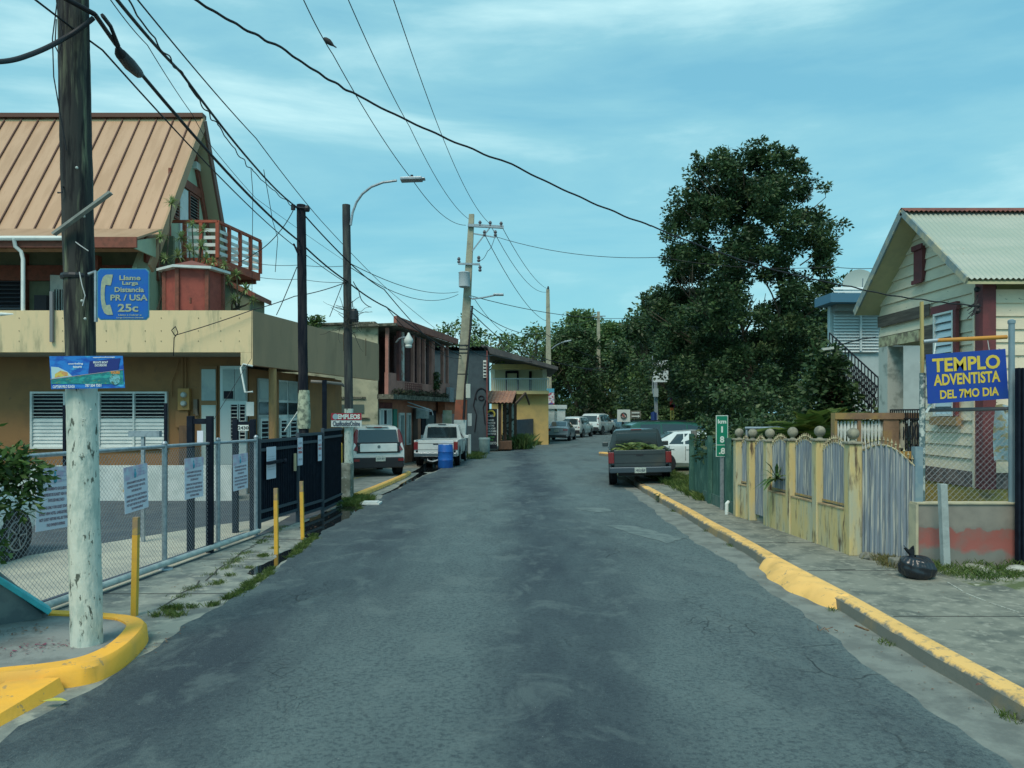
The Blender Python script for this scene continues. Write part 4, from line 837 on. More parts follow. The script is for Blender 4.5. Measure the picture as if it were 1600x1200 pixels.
# concrete block and bollard
tag(MB().box(-4.42, -3.86, 18.35, 18.75, 0, .88).build('concrete_block', mat('stained_block', (.14,.15,.12), .9, col2=(.27,.28,.24), nscale=4, bump=.8, bscale=20, col3=(.45,.50,.47), n3=6, l3=.60, h3=.66), bevel=.015), 'stained square concrete block between the black gate and the parking bay', 'block')
bl = tag(MB().lathe([(.09,0),(.09,1.28),(.085,1.32),(.06,1.35),(.01,1.36)], (xd(529.5,19.4),19.4,0), 16).build('bollard', ypost, None, True), 'short round yellow bollard behind the concrete block', 'bollard')
# turquoise capped wall stub at far left
tw_ = empty('wall_stub', (-4.7,6.9,0), 0, 'low sloping grey wall stub with turquoise coping at the left edge', 'wall')
t0, t1, t2 = P(-30,885,7.0), P(0,907,7.05), P(66,960,7.35)
MB().plate([(t0.x,7.0,.1),(t2.x,7.35,.1),(t2.x,7.35,t2.z),(t0.x,7.0,t0.z)], (0,1,0), .12).build('stub_wall', mat('grey_teal_wall', (.16,.20,.20), .85, col2=(.11,.14,.15), nscale=4), tw_)
MB().bar(t0+Vector((-.1,.06,.02)), t2+Vector((.03,.06,.02)), .20, .05).build('coping', mat('turquoise_paint', (.07,.50,.55), .6, col2=(.06,.40,.46), nscale=7), tw_, bevel=.008)
# ------------------------------------------------------------------ left side, further: pink house, grey house, kiosk, yellow house
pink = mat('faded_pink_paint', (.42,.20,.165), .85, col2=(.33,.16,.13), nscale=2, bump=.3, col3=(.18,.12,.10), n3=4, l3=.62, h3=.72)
pinkd = mat('maroon_paint', (.20,.065,.06), .85, col2=(.14,.045,.05), nscale=3)
terra = mat('terracotta_paint', (.44,.20,.13), .8, col2=(.36,.16,.11), nscale=3)
mossy = mat('mossy_concrete', (.16,.16,.13), .95, col2=(.05,.06,.045), nscale=5, nlow=.42, nhigh=.58, bump=.8, bscale=20, col3=(.35,.33,.28), n3=9, l3=.6, h3=.66)
PD = lambda px: 12972/(1040-px)
PX = lambda D: -5.03+.2*(D-28.9)
pu = Vector((.2,1,0)).normalized(); po = Vector((1,-.2,0)).normalized()
def pp(px, z, o=0): D = PD(px); return Vector((PX(D), D, z))+po*o
PB = empty('pink_house', (-6, 30, 0), 0, 'run-down pink two-storey house with an open upper gallery and mossy balcony slab', 'house')
def pbox(px0, px1, z0, z1, o0, o1, name, m, root=None):
    a, b = pp(px0,0,o0), pp(px1,0,o0); return MB().plate([(a.x,a.y,z0),(b.x,b.y,z0),(b.x,b.y,z1),(a.x,a.y,z1)], po, o1-o0).build(name, m, root or PB)
MB().plate([(-9.5,28.9,0),(PX(28.9)-.02,28.9,0),(PX(28.9)-.02,28.9,5.42),(-9.5,28.9,5.30)], (0,1,0), .15).build('side_wall', mat('dirty_cream', (.46,.46,.33), .85, col2=(.36,.37,.27), nscale=2.5, bump=.3, col3=(.14,.16,.11), n3=2.2, l3=.58, h3=.72), PB)
MB().box(-9.5, -5.5, 28.85, 28.9, 2.62, 2.70).box(-9.5, -5.35, 28.84, 28.9, 1.86, 1.92).build('ledge', mossy, PB)
MB().box(-8.2, xd(569,28.9), 28.86, 28.895, zd(645,28.9), zd(632,28.9)).build('window', mat('green_grey_glass', (.10,.15,.14), .3), PB)
MB().plate([(-9.5,28.75,5.32),(PX(28.9)-.1,28.75,5.45),(PX(28.9)-.1,28.75,5.52),(-9.5,28.75,5.40)], (0,1,0), 8.4).build('roof', mossy, PB)
pbox(591, 694, 0, 2.62, -.25, -.10, 'street_wall', terra)
pbox(593.2, 616, .4, 2.5, -.098, -.08, 'maroon_panel', pinkd)
pbox(591, 700, 2.62, 2.80, -.25, .60, 'balcony_slab', mossy)
pbox(591, 604, 2.8, 3.62, .25, .40, 'gallery_wall', pink); pbox(604.2, 661, 2.8, 3.35, .27, .40, 'gallery_wall', pink); pbox(661.2, 690, 2.8, 3.5, .25, .40, 'gallery_wall', pink)
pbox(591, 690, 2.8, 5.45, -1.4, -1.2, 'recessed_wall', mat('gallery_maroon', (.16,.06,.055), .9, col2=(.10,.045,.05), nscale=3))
f_ = pp(591,0,.38); g_ = pp(690,0,.38)
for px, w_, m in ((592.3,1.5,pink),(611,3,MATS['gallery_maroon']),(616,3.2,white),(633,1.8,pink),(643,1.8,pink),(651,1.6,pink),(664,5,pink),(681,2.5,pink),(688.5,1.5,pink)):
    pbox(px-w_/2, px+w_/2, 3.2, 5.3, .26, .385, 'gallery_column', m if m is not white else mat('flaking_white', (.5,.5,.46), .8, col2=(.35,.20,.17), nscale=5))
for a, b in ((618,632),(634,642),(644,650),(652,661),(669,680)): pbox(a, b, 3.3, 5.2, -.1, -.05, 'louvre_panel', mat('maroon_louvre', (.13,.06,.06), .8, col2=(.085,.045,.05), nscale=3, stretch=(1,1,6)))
mb = MB(); A_, B_ = pp(618,0,.41), pp(645,0,.41)
for k in range(9): mb.bar(A_.lerp(B_,k/8)+Vector((0,0,2.85)), A_.lerp(B_,k/8)+Vector((0,0,3.3)), .02, .02)
for k in range(5): mb.bar(A_+Vector((0,0,2.9+k*.1)), B_+Vector((0,0,2.9+k*.1)), .02, .02)
mb.build('lattice', pinkd, PB)
a, b = pp(590,0,.75), pp(693,0,.75); c, d = pp(693,0,-1.2), pp(590,0,-1.2)
MB().plate([(a.x,a.y,5.40),(b.x,b.y,5.42),(b.x,b.y,5.68),(a.x,a.y,5.72)], -po, .12).build('fascia', mat('pink_red_fascia', (.36,.14,.11), .8, col2=(.28,.11,.09), nscale=3), PB)
MB().plate([(a.x-.15,a.y,5.36),(b.x-.15,b.y,5.36),(c.x,c.y,5.32),(d.x,d.y,5.32)], (0,0,1), .06).build('eave_board', mossy, PB)
MB().bar((d.x,28.85,5.35),(a.x,a.y,5.4), .25, .1).build('eave_corner', mossy, PB)
w1 = pbox(594.5, 613.5, 1.0, 2.25, -.08, -.05, 'window', dark)
for a, b, z0, z1 in ((594.5,613.5,1.0,1.06),(594.5,613.5,1.6,1.66),(594.5,613.5,2.2,2.26),(594.5,596,1,2.26),(600,601,1,2.26),(606,607,1,2.26),(612.5,613.5,1,2.26)): pbox(a, b, z0, z1, -.05, -.02, 'frame', white, w1)
pbox(596, 600, 1.06, 2.2, -.05, -.035, 'curtain', mat('curtain', (.42,.5,.5), .9), w1); pbox(607, 612.4, 1.66, 2.2, -.05, -.035, 'curtain', MATS['curtain'], w1)
pbox(616.5, 622, .9, 2.25, -.10, -.03, 'green_shutter', mat('green_shutter_paint', (.04,.22,.17), .7))
for a, b in ((626,634),(638.5,644)):
    f = pbox(a, b, .75, 2.1, -.10, -.04, 'window', white); pbox(a+1.4, b-1.4, .82, 2.0, -.04, -.025, 'pane', glass_p, f)
pbox(648, 655, 0, 2.3, -.10, -.06, 'door', mat('dark_brown_door', (.08,.045,.035), .7)); pbox(661, 683, 0, 2.2, -.10, -.05, 'doorway', dark); pbox(667, 679, .1, 2.0, -.05, -.02, 'security_gate', mat('grey_gate', (.10,.14,.15), .6))
A_ = pp(642,0,0); e = pp(648,0,.15); MB().box(e.x-.05, e.x+.45, e.y-.3, e.y+.3, 1.85, 2.3).build('air_conditioner', mat('ac_grey', (.26,.32,.32), .6, col2=(.19,.23,.23), nscale=5), PB, bevel=.02)
MB().tube([pp(633,2.55,.1), pp(643,2.2,.9), pp(643,2.0,.95)], .025, 6).tube([pp(633,2.4,.1), pp(644,2.15,.85)], .02, 6).build('awning_arm', galv, PB)
pbox(684, 701, 2.05, 2.62, .0, .35, 'red_band', mat('rust_red', (.42,.14,.07), .8, col2=(.32,.11,.06), nscale=4))
pbox(683, 690, 2.62, 3.3, .45, .62, 'meter_cabinet', galv)
e = pp(690,0,.2); MB().box(xd(692,35.5), xd(706,35.5), 35.45, 35.55, .9, zd(641,35.5)).build('framed_mirror', mat('mirror_green', (.20,.28,.20), .35, col2=(.3,.36,.3), nscale=3), PB)
fern = np.array([tuple(pp(random.uniform(664,670), random.uniform(3.2,3.9), .45)) for _ in range(22)])
lf_dark = leaf_mat('foliage_dark', (.020,.042,.018), (.045,.090,.034), (.105,.165,.062))
lf_mid = leaf_mat('foliage_mid', (.045,.09,.030), (.09,.165,.055), (.19,.26,.09))
lf_yel = leaf_mat('foliage_yellowish', (.04,.08,.015), (.10,.16,.03), (.24,.27,.07))
o = fast_quads('fern', leaves(fern, [.14]*22, 22, .13), lf_dark, None, tuple(fern.mean(0))); tag(o, 'fern sprouting from a column of the pink house gallery', 'fern')
weeds = np.array([tuple(pp(px, 2.83+random.random()*.12, .5)) for px in np.linspace(597,682,60)])
tag(fast_quads('ledge_weeds', leaves(weeds, [.12]*60, 26, .10), mat('dead_moss', (.045,.045,.03), .9, col2=(.08,.09,.05), nscale=4), None, tuple(weeds.mean(0))), 'dark moss and weeds growing along the pink house balcony slab', 'weeds', kind='stuff')

GH = empty('grey_house', (-3, 40, 0), 0, 'slate-grey two-storey building side with painted graffiti, left of the tile-roofed kiosk', 'house')
greyb = mat('slate_blue_paint', (.058,.088,.105), .85, col2=(.046,.070,.086), nscale=2, bump=.2)
MB().box(-9, -1.35, 41, 46, 0, zd(548,41)).build('wall', greyb, GH)
mb = MB(); mb.grid(lambda u, v: (-6.5+5.2*u, 40.7+5*v, zd(546,41)+.12+.035*math.sin(u*150)), 160, 2); mb.build('roof_sheet', mat('old_sheet', (.16,.18,.20), .7), GH, True)
MB().box(xd(755,40.9), xd(760,40.9), 40.9, 40.99, zd(590,40.9), zd(563,40.9)).build('window', white, GH)
mb = MB()
for k in range(5): mb.box(xd(755.5,40.9), xd(759.5,40.9), 40.88, 40.9, zd(588-k*5,40.9), zd(586-k*5,40.9))
mb.build('slats', dark, GH)
gr = MB(); c = P(752,619,40.98)
gr.tube([c+Vector((.30*math.cos(a), 0, .42*math.sin(a))) for a in np.linspace(-.3,3.6,18)], .035, 6)
gr.tube([c+Vector((.14*math.cos(a), 0, .12*math.sin(a)-.1)) for a in np.linspace(0,6.28,14)], .03, 6).tube([c+Vector((-.3,0,.1)), c+Vector((-.42,0,-.5)), c+Vector((-.25,0,-1.0)), c+Vector((-.35,0,-1.9))], .03, 6).tube([c+Vector((.25,0,-.2)), c+Vector((.1,0,-.6)), c+Vector((.2,0,-1.5))], .03, 6)
gr.build('graffiti', mat('graffiti_black', (.012,.012,.02), .7), GH)
MB().box(xd(731,38), xd(737,38), 37.95, 38.1, 1.45, zd(646,38)).build('sign_card', white, GH)
MB().box(xd(760,40.8), xd(762,40.8), 40.8, 40.95, 0, zd(548,41)).build('downpipe', pinkd, GH)
tag(MB().tube([(xd(733.5,37.6),37.6,0),(xd(733.5,37.6),37.6,1.05)], .08, 10).build('pvc_pipe', white), 'upright white pvc pipe beside the leaning concrete pole', 'pipe')

YH = empty('yellow_house', (0, 52, 0), 0, 'yellow two-storey house with white balcony railing under a dark sloping roof', 'house')
yel = mat('yellow_paint', (.56,.41,.16), .8, col2=(.48,.36,.15), nscale=2, bump=.2)
x0, x1 = xd(768,50), xd(857,50)
MB().box(x0, x1, 50, 58, 0, zd(616,50)).build('lower_wall', yel, YH)
MB().box(x0-.2, x1, 49.4, 58, zd(616,50), zd(611,50)).build('balcony_slab', mat('pale_yellow', (.60,.50,.25), .8), YH)
MB().box(x0, x1, 52.2, 58, zd(611,50), zd(572,50)).build('upper_wall', mat('pale_green_wall', (.60,.60,.42), .8), YH)
MB().box(x0, x1, 50.0, 50.3, zd(577,50), zd(569,50)).build('beam', yel, YH)
mb = MB()
for px in (791,809,828,829.5): mb.box(xd(px,52.1)-.06, xd(px,52.1)+.06, 52.1, 52.19, zd(610,52), zd(580,52))
mb.box(xd(791,52.1), xd(809,52.1), 52.12, 52.18, zd(583,52), zd(579,52)); mb.build('dark_frame', dark, YH)
for px in (770,851): MB().box(xd(px,50)-.13, xd(px,50)+.13, 50.02, 50.28, zd(611,50), zd(577,50)).build('balcony_post', mat('cream_white', (.62,.60,.45), .7), YH)
mb = MB(); mb.box(x0, x1, 49.6, 49.66, zd(592,50)-.05, zd(592,50)+.03)
for k in range(30): mb.box(x0+(x1-x0)*k/29-.02, x0+(x1-x0)*k/29+.02, 49.6, 49.65, zd(611,50), zd(592,50))
mb.build('railing', white, YH)
MB().plate([(xd(752,48),48,zd(538,48)),(xd(872,48),48,zd(573,48)),(xd(872,48),48,zd(578,48)),(xd(752,48),48,zd(549,48))], (0,1,0), 10).build('roof', mat('dark_roof', (.06,.065,.07), .8, col2=(.09,.09,.09), nscale=2), YH)
tag(MB().plate([(xd(808,46),46,0),(xd(850,53),53,0),(xd(850,53),53,zd(653,53)),(xd(808,46),46,zd(656,46))], (-.7,.7,0), .15).build('grey_fence', mat('grey_fence_paint', (.085,.105,.13), .8, col2=(.07,.085,.11), nscale=3)), 'plain slate-grey boarded fence below the yellow house', 'fence')
GP = empty('gate_pillars', (xd(862,60.5),60.5,0), 0, 'pair of white capped gate pillars with white bars behind the silver sedan', 'gate pillars')
for px, D_ in ((860,60.5),(877,64)):
    x = xd(px,D_); MB().box(x-.32, x+.32, D_-.3, D_+.3, 0, zd(639,D_)).build('pillar', white, GP, bevel=.02); MB().box(x-.45, x+.45, D_-.43, D_+.43, zd(639,D_), zd(633,D_)).build('cap', white, GP, bevel=.02)
mb = MB(); xa, xb = xd(867,61), xd(876,61)
for k in range(4): mb.box(xa+(xb-xa)*k/3-.04, xa+(xb-xa)*k/3+.04, 61.5+k*.6, 61.58+k*.6, 0, zd(642,61.5))
mb.build('bars', white, GP)
# banner on the far pole
bn = empty('street_banner', P(857,632,60.5), 0, 'small colourful printed banner hung on the slim concrete pole by the yellow house', 'banner')
MB().box(xd(849,60.4), xd(866,60.4), 60.4, 60.43, zd(632,60.4), zd(607,60.4)).build('cloth', mat('banner_print', (.55,.60,.65), .7, col2=(.35,.06,.10), nscale=7, nlow=.5, nhigh=.54, col3=(.03,.06,.25), n3=5, l3=.55, h3=.58), bn)
MB().box(xd(849,60.4), xd(866,60.4), 60.38, 60.4, zd(613,60.4), zd(607,60.4)).build('header', mat('banner_blue', (.08,.35,.50), .7), bn)

# kiosk with tiled roof
KB = empty('kiosk', (xd(785,42.3),42.3,0), 0, 'wooden kiosk shelter with a terracotta tiled roof and black menu board', 'kiosk')
kwood = mat('kiosk_wood', (.12,.07,.045), .8, col2=(.08,.05,.035), nscale=8, stretch=(1,1,.3))
tile = mat('terracotta_tile', (.36,.19,.125), .8, col2=(.25,.13,.10), nscale=5)
xa, xb = xd(753,42), xd(800,42)
mb = MB(); mb.grid(lambda u, v: (xa+(xb-xa)*u+v*.25, 41.6+1.5*v, zd(630,41.6)+.68*v+.05*abs(math.sin(u*math.pi*8))), 64, 8); mb.build('tiles', tile, KB, True)
mb = MB(); mb.grid(lambda u, v: (xa+(xb-xa)*u+.25+(1-v)*-.0, 43.1+1.2*v, zd(630,41.6)+.68*(1-v)+.0), 8, 3); mb.bar((xb+.2,41.7,2.6),(xb+.75,43.0,3.2), .08, .12).bar((xb+.75,43.0,3.2),(xb+1.0,44.2,2.6), .08, .12); mb.build('roof_back', kwood, KB)
for px, D_ in ((781,42.0),(789,42.9),(797,43.5),(805,44.0)): MB().box(xd(px,D_)-.09, xd(px,D_)+.09, D_-.08, D_+.08, 0, 2.65).build('post', kwood, KB)
MB().box(xd(779,42), xd(800,42), 41.8, 43.8, .1, .55).build('planter', kwood, KB, bevel=.02)
MB().box(xd(785,43), xd(803,43), 43.9, 44.0, .5, 2.6).build('back_screen', mat('pale_screen', (.45,.52,.48), .8, col2=(.05,.06,.05), nscale=5, nlow=.5, nhigh=.56), KB)
sg = MB().box(xd(754,41.7), xd(777.5,41.7), 41.66, 41.72, zd(701,41.7), zd(639,41.7)).build('menu_board', mat('board_black', (.010,.013,.022), .5), KB)
mb = MB()
for i, t in enumerate(('CARNES','MARISCOS','PASTAS','ENSALADAS','HAMBURGERS','APERITIVOS')): mb.text(t, (xd(766.5,41.6),41.652,zd(656.5+i*4.3,41.65)), (1,0,0), (0,0,1), (.36,.5,.4,.52,.62,.6)[i], .10, off=.03)
mb.text('ABIERTO', (xd(768,41.6),41.652,zd(692.5,41.65)), (1,0,0), (0,0,1), .55, .14, off=.03); mb.build('lettering', mat('letter_white', (.62,.68,.66), .6), sg)
mb = MB().text('Postres', (xd(766.5,41.6),41.652,zd(682.5,41.65)), (1,0,0), (0,0,1), .42, .11, off=.02).text('Cafe', (xd(766.5,41.6),41.652,zd(687,41.65)), (1,0,0), (0,0,1), .3, .10, off=.02); mb.build('green_lettering', mat('letter_green', (.10,.34,.08), .6), sg)
c = P(767,647.5,41.64); mb = MB().tube([c+Vector((.2*math.cos(a),0,.2*math.sin(a))) for a in np.linspace(-.6,2.6,14)], .05, 6); mb.build('logo_arc', mat('logo_yellow', (.55,.45,.08), .6), sg)
MB().text('La Casa', (c.x-.12,41.645,c.z-.05), (1,0,0), (0,0,1), .6, .18, off=.02).build('logo_lettering', MATS['letter_white'], sg)
mb = MB(); 
for px in (754,777.5): mb.bar((xd(px,41.6),41.6,.3),(xd(px,41.6),41.6,zd(639,41.6)), .05, .05)
mb.build('board_frame', white, sg)
MB().tube([P(744,690,42),P(751,640,42)], .03, 6).build('stay', dark_metal, KB)
# barrels, bin
tag(MB().lathe([(.27,0),(.285,.03),(.285,.28),(.295,.30),(.285,.32),(.285,.60),(.295,.62),(.285,.64),(.28,.86),(.27,.88),(.25,.875),(.25,.84),(.02,.835)], (xd(696,29.2),29.2,.012), 24).build('blue_barrel', mat('blue_plastic', (.012,.12,.46), .45, col2=(.015,.10,.38), nscale=3), None, True), 'bright blue plastic barrel standing behind the white pickup', 'barrel')
gb = empty('waste_bin', (xd(757,39.5),39.5,0), 0, 'pale grey-green translucent plastic bin standing before the kiosk', 'bin')
MB().lathe([(.24,.0),(.27,.04),(.29,.75),(.27,.8)], (xd(757,39.5),39.5,0), 14).build('bucket', mat('bin_plastic', (.25,.34,.33), .5, col2=(.20,.28,.28), nscale=5), gb, True)
MB().lathe([(.30,.72),(.31,.76),(.28,.82),(.02,.83)], (xd(757,39.5),39.5,0), 14).build('rim', mat('bin_rim', (.34,.44,.43), .5), gb, True)

# ------------------------------------------------------------------ right side: clapboard house
clap = mat('cream_clapboard', (.74,.66,.50), .8, col2=(.66,.60,.46), nscale=2, bump=.35, bscale=35, col3=(.12,.13,.10), n3=9, l3=.66, h3=.70, stretch=(1,1,2.5))
maroon = mat('maroon_trim', (.17,.05,.055), .75, col2=(.13,.045,.05), nscale=6, bump=.3)
bare = mat('bare_weathered_board', (.085,.075,.065), .9, col2=(.13,.12,.10), nscale=9, stretch=(1,.2,3), bump=.6)
HX = 6.68
CH = empty('clapboard_house', (9,12.4,0), 0, 'cream clapboard wooden house with rusty corrugated gable roof and maroon corner post', 'house')
DR, DN, DF = 12.4, 10.62, 14.1; ZR, ZE = 5.36, 3.95
def roofz(D): return ZR-(ZR-ZE)*(abs(D-DR)/(DR-DN) if D < DR else (D-DR)/(DF-DR))
mb = MB(); z = 1.25; bh = .185; k = 0
rl = lambda zz: (max(10.9, DR-(ZR-.075-zz)*(DR-DN)/(ZR-ZE)), min(13.95, DR+(ZR-.075-zz)*(DF-DR)/(ZR-ZE)))
while z < ZR-.12:
    z1 = min(z+bh+.008, ZR-.09); (n0_, f0_), (n1_, f1_) = rl(z), rl(z1)
    if z < 3.42: f0_ = min(f0_, 12.55); f1_ = min(f1_, 12.55)
    if f0_-n0_ > .1:
        j = random.uniform(-.005,.005); mb.add([(HX-.018+j,n0_,z),(HX-.018+j,f0_,z),(HX+.012,f1_,z1),(HX+.012,n1_,z1),(HX+.1,n0_,z),(HX+.1,f0_,z),(HX+.1,f1_,z1),(HX+.1,n1_,z1)], [(0,1,2,3)[::-1],(4,5,6,7),(0,1,5,4),(3,2,6,7)[::-1],(0,3,7,4),(1,2,6,5)])
    z += bh; k += 1
mb.build('gable_boards', clap, CH)
MB().box(HX+.1, HX+.2, 10.9, 12.6, 1.2, 3.9).build('gable_backing', dark, CH)
mb = MB(); z = 1.25
while z < 3.75:
    j = random.uniform(-.006,.006); mb.add([(HX+.1,10.865+j,z),(14,10.865+j,z),(14,10.89,z+bh+.01),(HX+.1,10.89,z+bh+.01),(HX+.1,11.0,z),(14,11.0,z),(14,11.0,z+bh+.01),(HX+.1,11.0,z+bh+.01)], [(0,1,2,3),(0,4,5,1),(3,2,6,7),(0,3,7,4)]); z += bh
mb.build('side_boards', clap, CH)
MB().box(HX-.045, HX+.14, 10.82, 11.0, 1.02, 4.0).build('corner_post', maroon, CH)
MB().box(HX-.05, HX-.02, 11.02, 11.06, 1.02, 3.9).build('corner_edge', clap, CH)
MB().box(HX-.02, HX+.1, 11.0, 13.9, 1.02, 1.25).box(HX+.14, 14, 10.9, 11.0, 1.02, 1.25).build('skirting', mat('grey_skirting', (.18,.15,.14), .85, col2=(.11,.10,.10), nscale=8, nlow=.5, nhigh=.56), CH)
MB().box(HX+.0, 14, 10.93, 13.95, 0, 1.02).build('foundation', mat('mustard_plaster', (.42,.32,.09), .85, col2=(.36,.29,.10), nscale=2.2, bump=.4, col3=(.20,.15,.09), n3=3, l3=.6, h3=.7), CH)
MB().box(HX-.03, HX+.0, 10.93, 11.2, 0, 1.02).build('foundation_pier', MATS['mustard_plaster'], CH)
# roof: two corrugated slopes
galvr = mat('weathered_corrugated', (.36,.42,.36), .55, .25, col2=(.44,.47,.41), nscale=1.5, nlow=.4, nhigh=.62, stretch=(.4,2,2), col3=(.28,.16,.08), n3=7, l3=.69, h3=.73, bump=.2)
X0, X1 = 6.3, 14.5; nw_ = int((X1-X0)/.076)
def slope(sgn, D1, z1):
    mb = MB(); nu = nw_*6
    def fn(u, v):
        x = X0+(X1-X0)*u; D = DR+(D1-DR)*v; z = ZR+(z1-ZR)*v; return (x, D, z+.012*math.sin(u*nw_*2*math.pi)+(.006 if v > .5 else 0))
    return mb.grid(fn, nu, 4)
slope(-1, DN, ZE).build('roof_front', galvr, CH, True, angle=80)
slope(1, DF, ZE).build('roof_rear', galvr, CH, True, angle=80)
MB().plate([(X0,DN+.02,ZE-.035),(X1,DN+.02,ZE-.035),(X1,DR,ZR-.035),(X0,DR,ZR-.035)], (0,0,-1), .03).plate([(X0,DF-.02,ZE-.035),(X0,DR,ZR-.035),(X1,DR,ZR-.035),(X1,DF-.02,ZE-.035)], (0,0,-1), .03).build('roof_boarding', mat('cream_soffit', (.50,.47,.28), .8, col2=(.44,.42,.26), nscale=4), CH)
mb = MB(); mb.grid(lambda u, v: (X0-.02+(X1-X0)*u, DR+(-.15+.3*v), ZR+.05-.09*abs(v*2-1)+(.012*math.sin(u*nw_*2*math.pi) if v < .1 else 0)), nw_*4, 4); mb.build('ridge_cap', mat('rust_ridge', (.20,.07,.05), .8, col2=(.13,.05,.045), nscale=6), CH)
MB().bar((X0-.01,DN,ZE-.02),(X0-.01,DR,ZR-.02), .03, .10).bar((X0-.01,DR,ZR-.02),(X0-.01,DF,ZE-.02), .03, .13).build('bargeboard', mat('blue_grey_barge', (.20,.27,.28), .7, col2=(.42,.40,.28), nscale=5), CH)
hD = lambda px: HX*F/(px-800)
def hz(py, px): return zd(py, hD(px))
vw = MB().box(HX-.06, HX, hD(1446.5), hD(1433), hz(440,1440), hz(386,1440)).build('gable_vent', maroon, CH)
MB().box(HX-.09, HX-.06, hD(1448), hD(1432), hz(391,1440), hz(383,1440)).build('lintel', maroon, vw); MB().box(HX-.09, HX-.06, hD(1448), hD(1432), hz(443,1440), hz(437,1440)).build('sill', maroon, vw)
MB().box(HX-.055, HX-.04, hD(1457), 13.92, hz(502,1420), hz(484,1420)).build('bare_board', bare, CH)
MB().box(HX-.05, HX-.04, hD(1467.5), hD(1443.5), hz(560,1455), hz(508,1455)).build('bare_board', bare, CH)
wz0, wz1 = hz(650,1483), hz(488,1483)
slats(CH, 'window', (HX-.045, hD(1499), wz0), (0,1,0), (0,0,1), hD(1468)-hD(1499), wz1-wz0, 13, mat('aluminium_louvre', (.50,.57,.60), .35, .5), white, tilt=1.1, depth=.04, frame=.03, out=(-1,0,0), closed=1)
MB().box(HX-.10, HX-.045, hD(1505), hD(1464), wz1, wz1+.12).box(HX-.10, HX-.045, hD(1503.5), hD(1499.2), wz0, wz1).build('window_casing', maroon, CH)
MB().box(HX-.12, HX-.045, hD(1507), hD(1464), wz0-.14, wz0-.01).build('window_sill', mat('raw_sill', (.30,.20,.10), .85), CH)
MB().box(HX-.02, HX+.05, 12.58, 13.95, 3.28, 3.46).build('porch_beam', mat('flaking_cream_beam', (.50,.48,.30), .85, col2=(.20,.17,.12), nscale=6), CH)
MB().box(HX-.02, HX+.26, 13.62, 13.95, .1, 3.28).build('porch_pillar', mat('flaking_pillar', (.50,.54,.50), .85, col2=(.30,.34,.31), nscale=3, nlow=.52, nhigh=.60, bump=.4), CH)
MB().box(HX+1.1, HX+1.2, 11.2, 13.9, 1.0, 3.9).build('porch_back_wall', white, CH)
MB().box(HX+.06, HX+1.1, 12.6, 13.95, 3.32, 3.36).box(HX+.02, HX+1.1, 12.6, 13.95, .98, 1.03).build('porch_ceiling', MATS['cream_soffit'], CH)
mb = MB(); A_, B_ = Vector((HX+.02,12.62,0)), Vector((HX+.02,13.6,0))
for z in (1.25, 2.0, 2.15): mb.bar(A_+Vector((0,0,z)), B_+Vector((0,0,z)), .02, .025)
for k in range(14): q = A_.lerp(B_,k/13); mb.bar(q+Vector((0,0,1.25)), q+Vector((0,0,2.15)), .013, .013)
for k in range(6):
    q = A_.lerp(B_,(k+.5)/6)
    for zz in (1.45,1.78): mb.tube([q+Vector((0,.06*math.cos(a),zz+.13*math.sin(a))) for a in np.linspace(0,6.28,11)], .009, 4)
wi = mat('wrought_iron', (.02,.025,.035), .5, .3); mb.build('porch_railing', wi, CH)
mb = MB()
for y, z in ((452,3.75),(478,3.55),(486,3.45)): p = P(1527,y,10.78); mb.lathe([(.03,-.03),(.045,0),(.03,.03)], p, 8, 'X')
for k in range(9): p = P(1528,random.uniform(455,482),10.76); q = P(random.uniform(1508,1522),random.uniform(470,500),10.72); mb.tube([p, (p+q)/2+Vector((0,0,-.05)), q], .007, 5)
mb.build('service_insulators', cable, CH)
# tarpaulin scrap behind the link fence
tp = MB(); tp.grid(lambda u, v: (xd(1550,10.4)+.42*u, 10.35+.03*math.sin(u*9+v*4), 1.45+.75*v+.02*math.sin(u*7)), 14, 14); tag(tp.build('tarpaulin', mat('tarp_print', (.45,.58,.62), .6, col2=(.50,.40,.20), nscale=6, nlow=.5, nhigh=.56, col3=(.03,.05,.06), n3=3, l3=.62, h3=.64, stretch=(1,1,1.6)), None, True, origin=(xd(1570,10.4),10.35,1.4)), 'creased blue and tan printed tarpaulin hung behind the right fence post', 'tarpaulin')

# ------------------------------------------------------------------ white-blue house with outside stair
WH = empty('white_house', (9.5,18.5,0), 0, 'white upstairs house with louvred front and black iron stair railing behind the dark tree', 'house')
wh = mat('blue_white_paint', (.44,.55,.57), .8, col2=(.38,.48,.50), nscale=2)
MB().box(xd(1300,17.5), 16, 17.6, 17.75, 1.8, 4.7).build('upper_wall', wh, WH)
MB().box(xd(1292,17.2), 16, 17.0, 17.9, zd(474,17.2), zd(460,17.2)).build('roof_edge', mat('steel_blue', (.06,.17,.26), .6), WH)
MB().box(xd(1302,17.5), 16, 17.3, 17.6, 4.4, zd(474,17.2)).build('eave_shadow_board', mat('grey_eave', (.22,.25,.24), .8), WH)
mb = MB(); xa, xb = xd(1304,17.5), xd(1375,17.5)
for k in range(22): z = zd(548,17.5)+.068*k; mb.obox(((xa+xb)/2, 17.55, z), ((xb-xa)/2,0,0), (0,.022,.03), (0,.003,-.002))
mb.bar((xd(1345,17.5),17.5,zd(548,17.5)),(xd(1345,17.5),17.5,zd(490,17.5)), .04, .04); mb.build('louvres', mat('louvre_white', (.55,.64,.66), .6), WH)
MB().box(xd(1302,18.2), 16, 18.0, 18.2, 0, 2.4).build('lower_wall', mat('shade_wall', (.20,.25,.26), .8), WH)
s0, s1 = P(1296,520,16.6), P(1372,590,16.0); dn = Vector((0,0,-.95))
mb = MB()
n_s = 15
for k in range(n_s+1):
    q = s0.lerp(s1,k/n_s); mb.bar(q, q+dn, .018, .018)
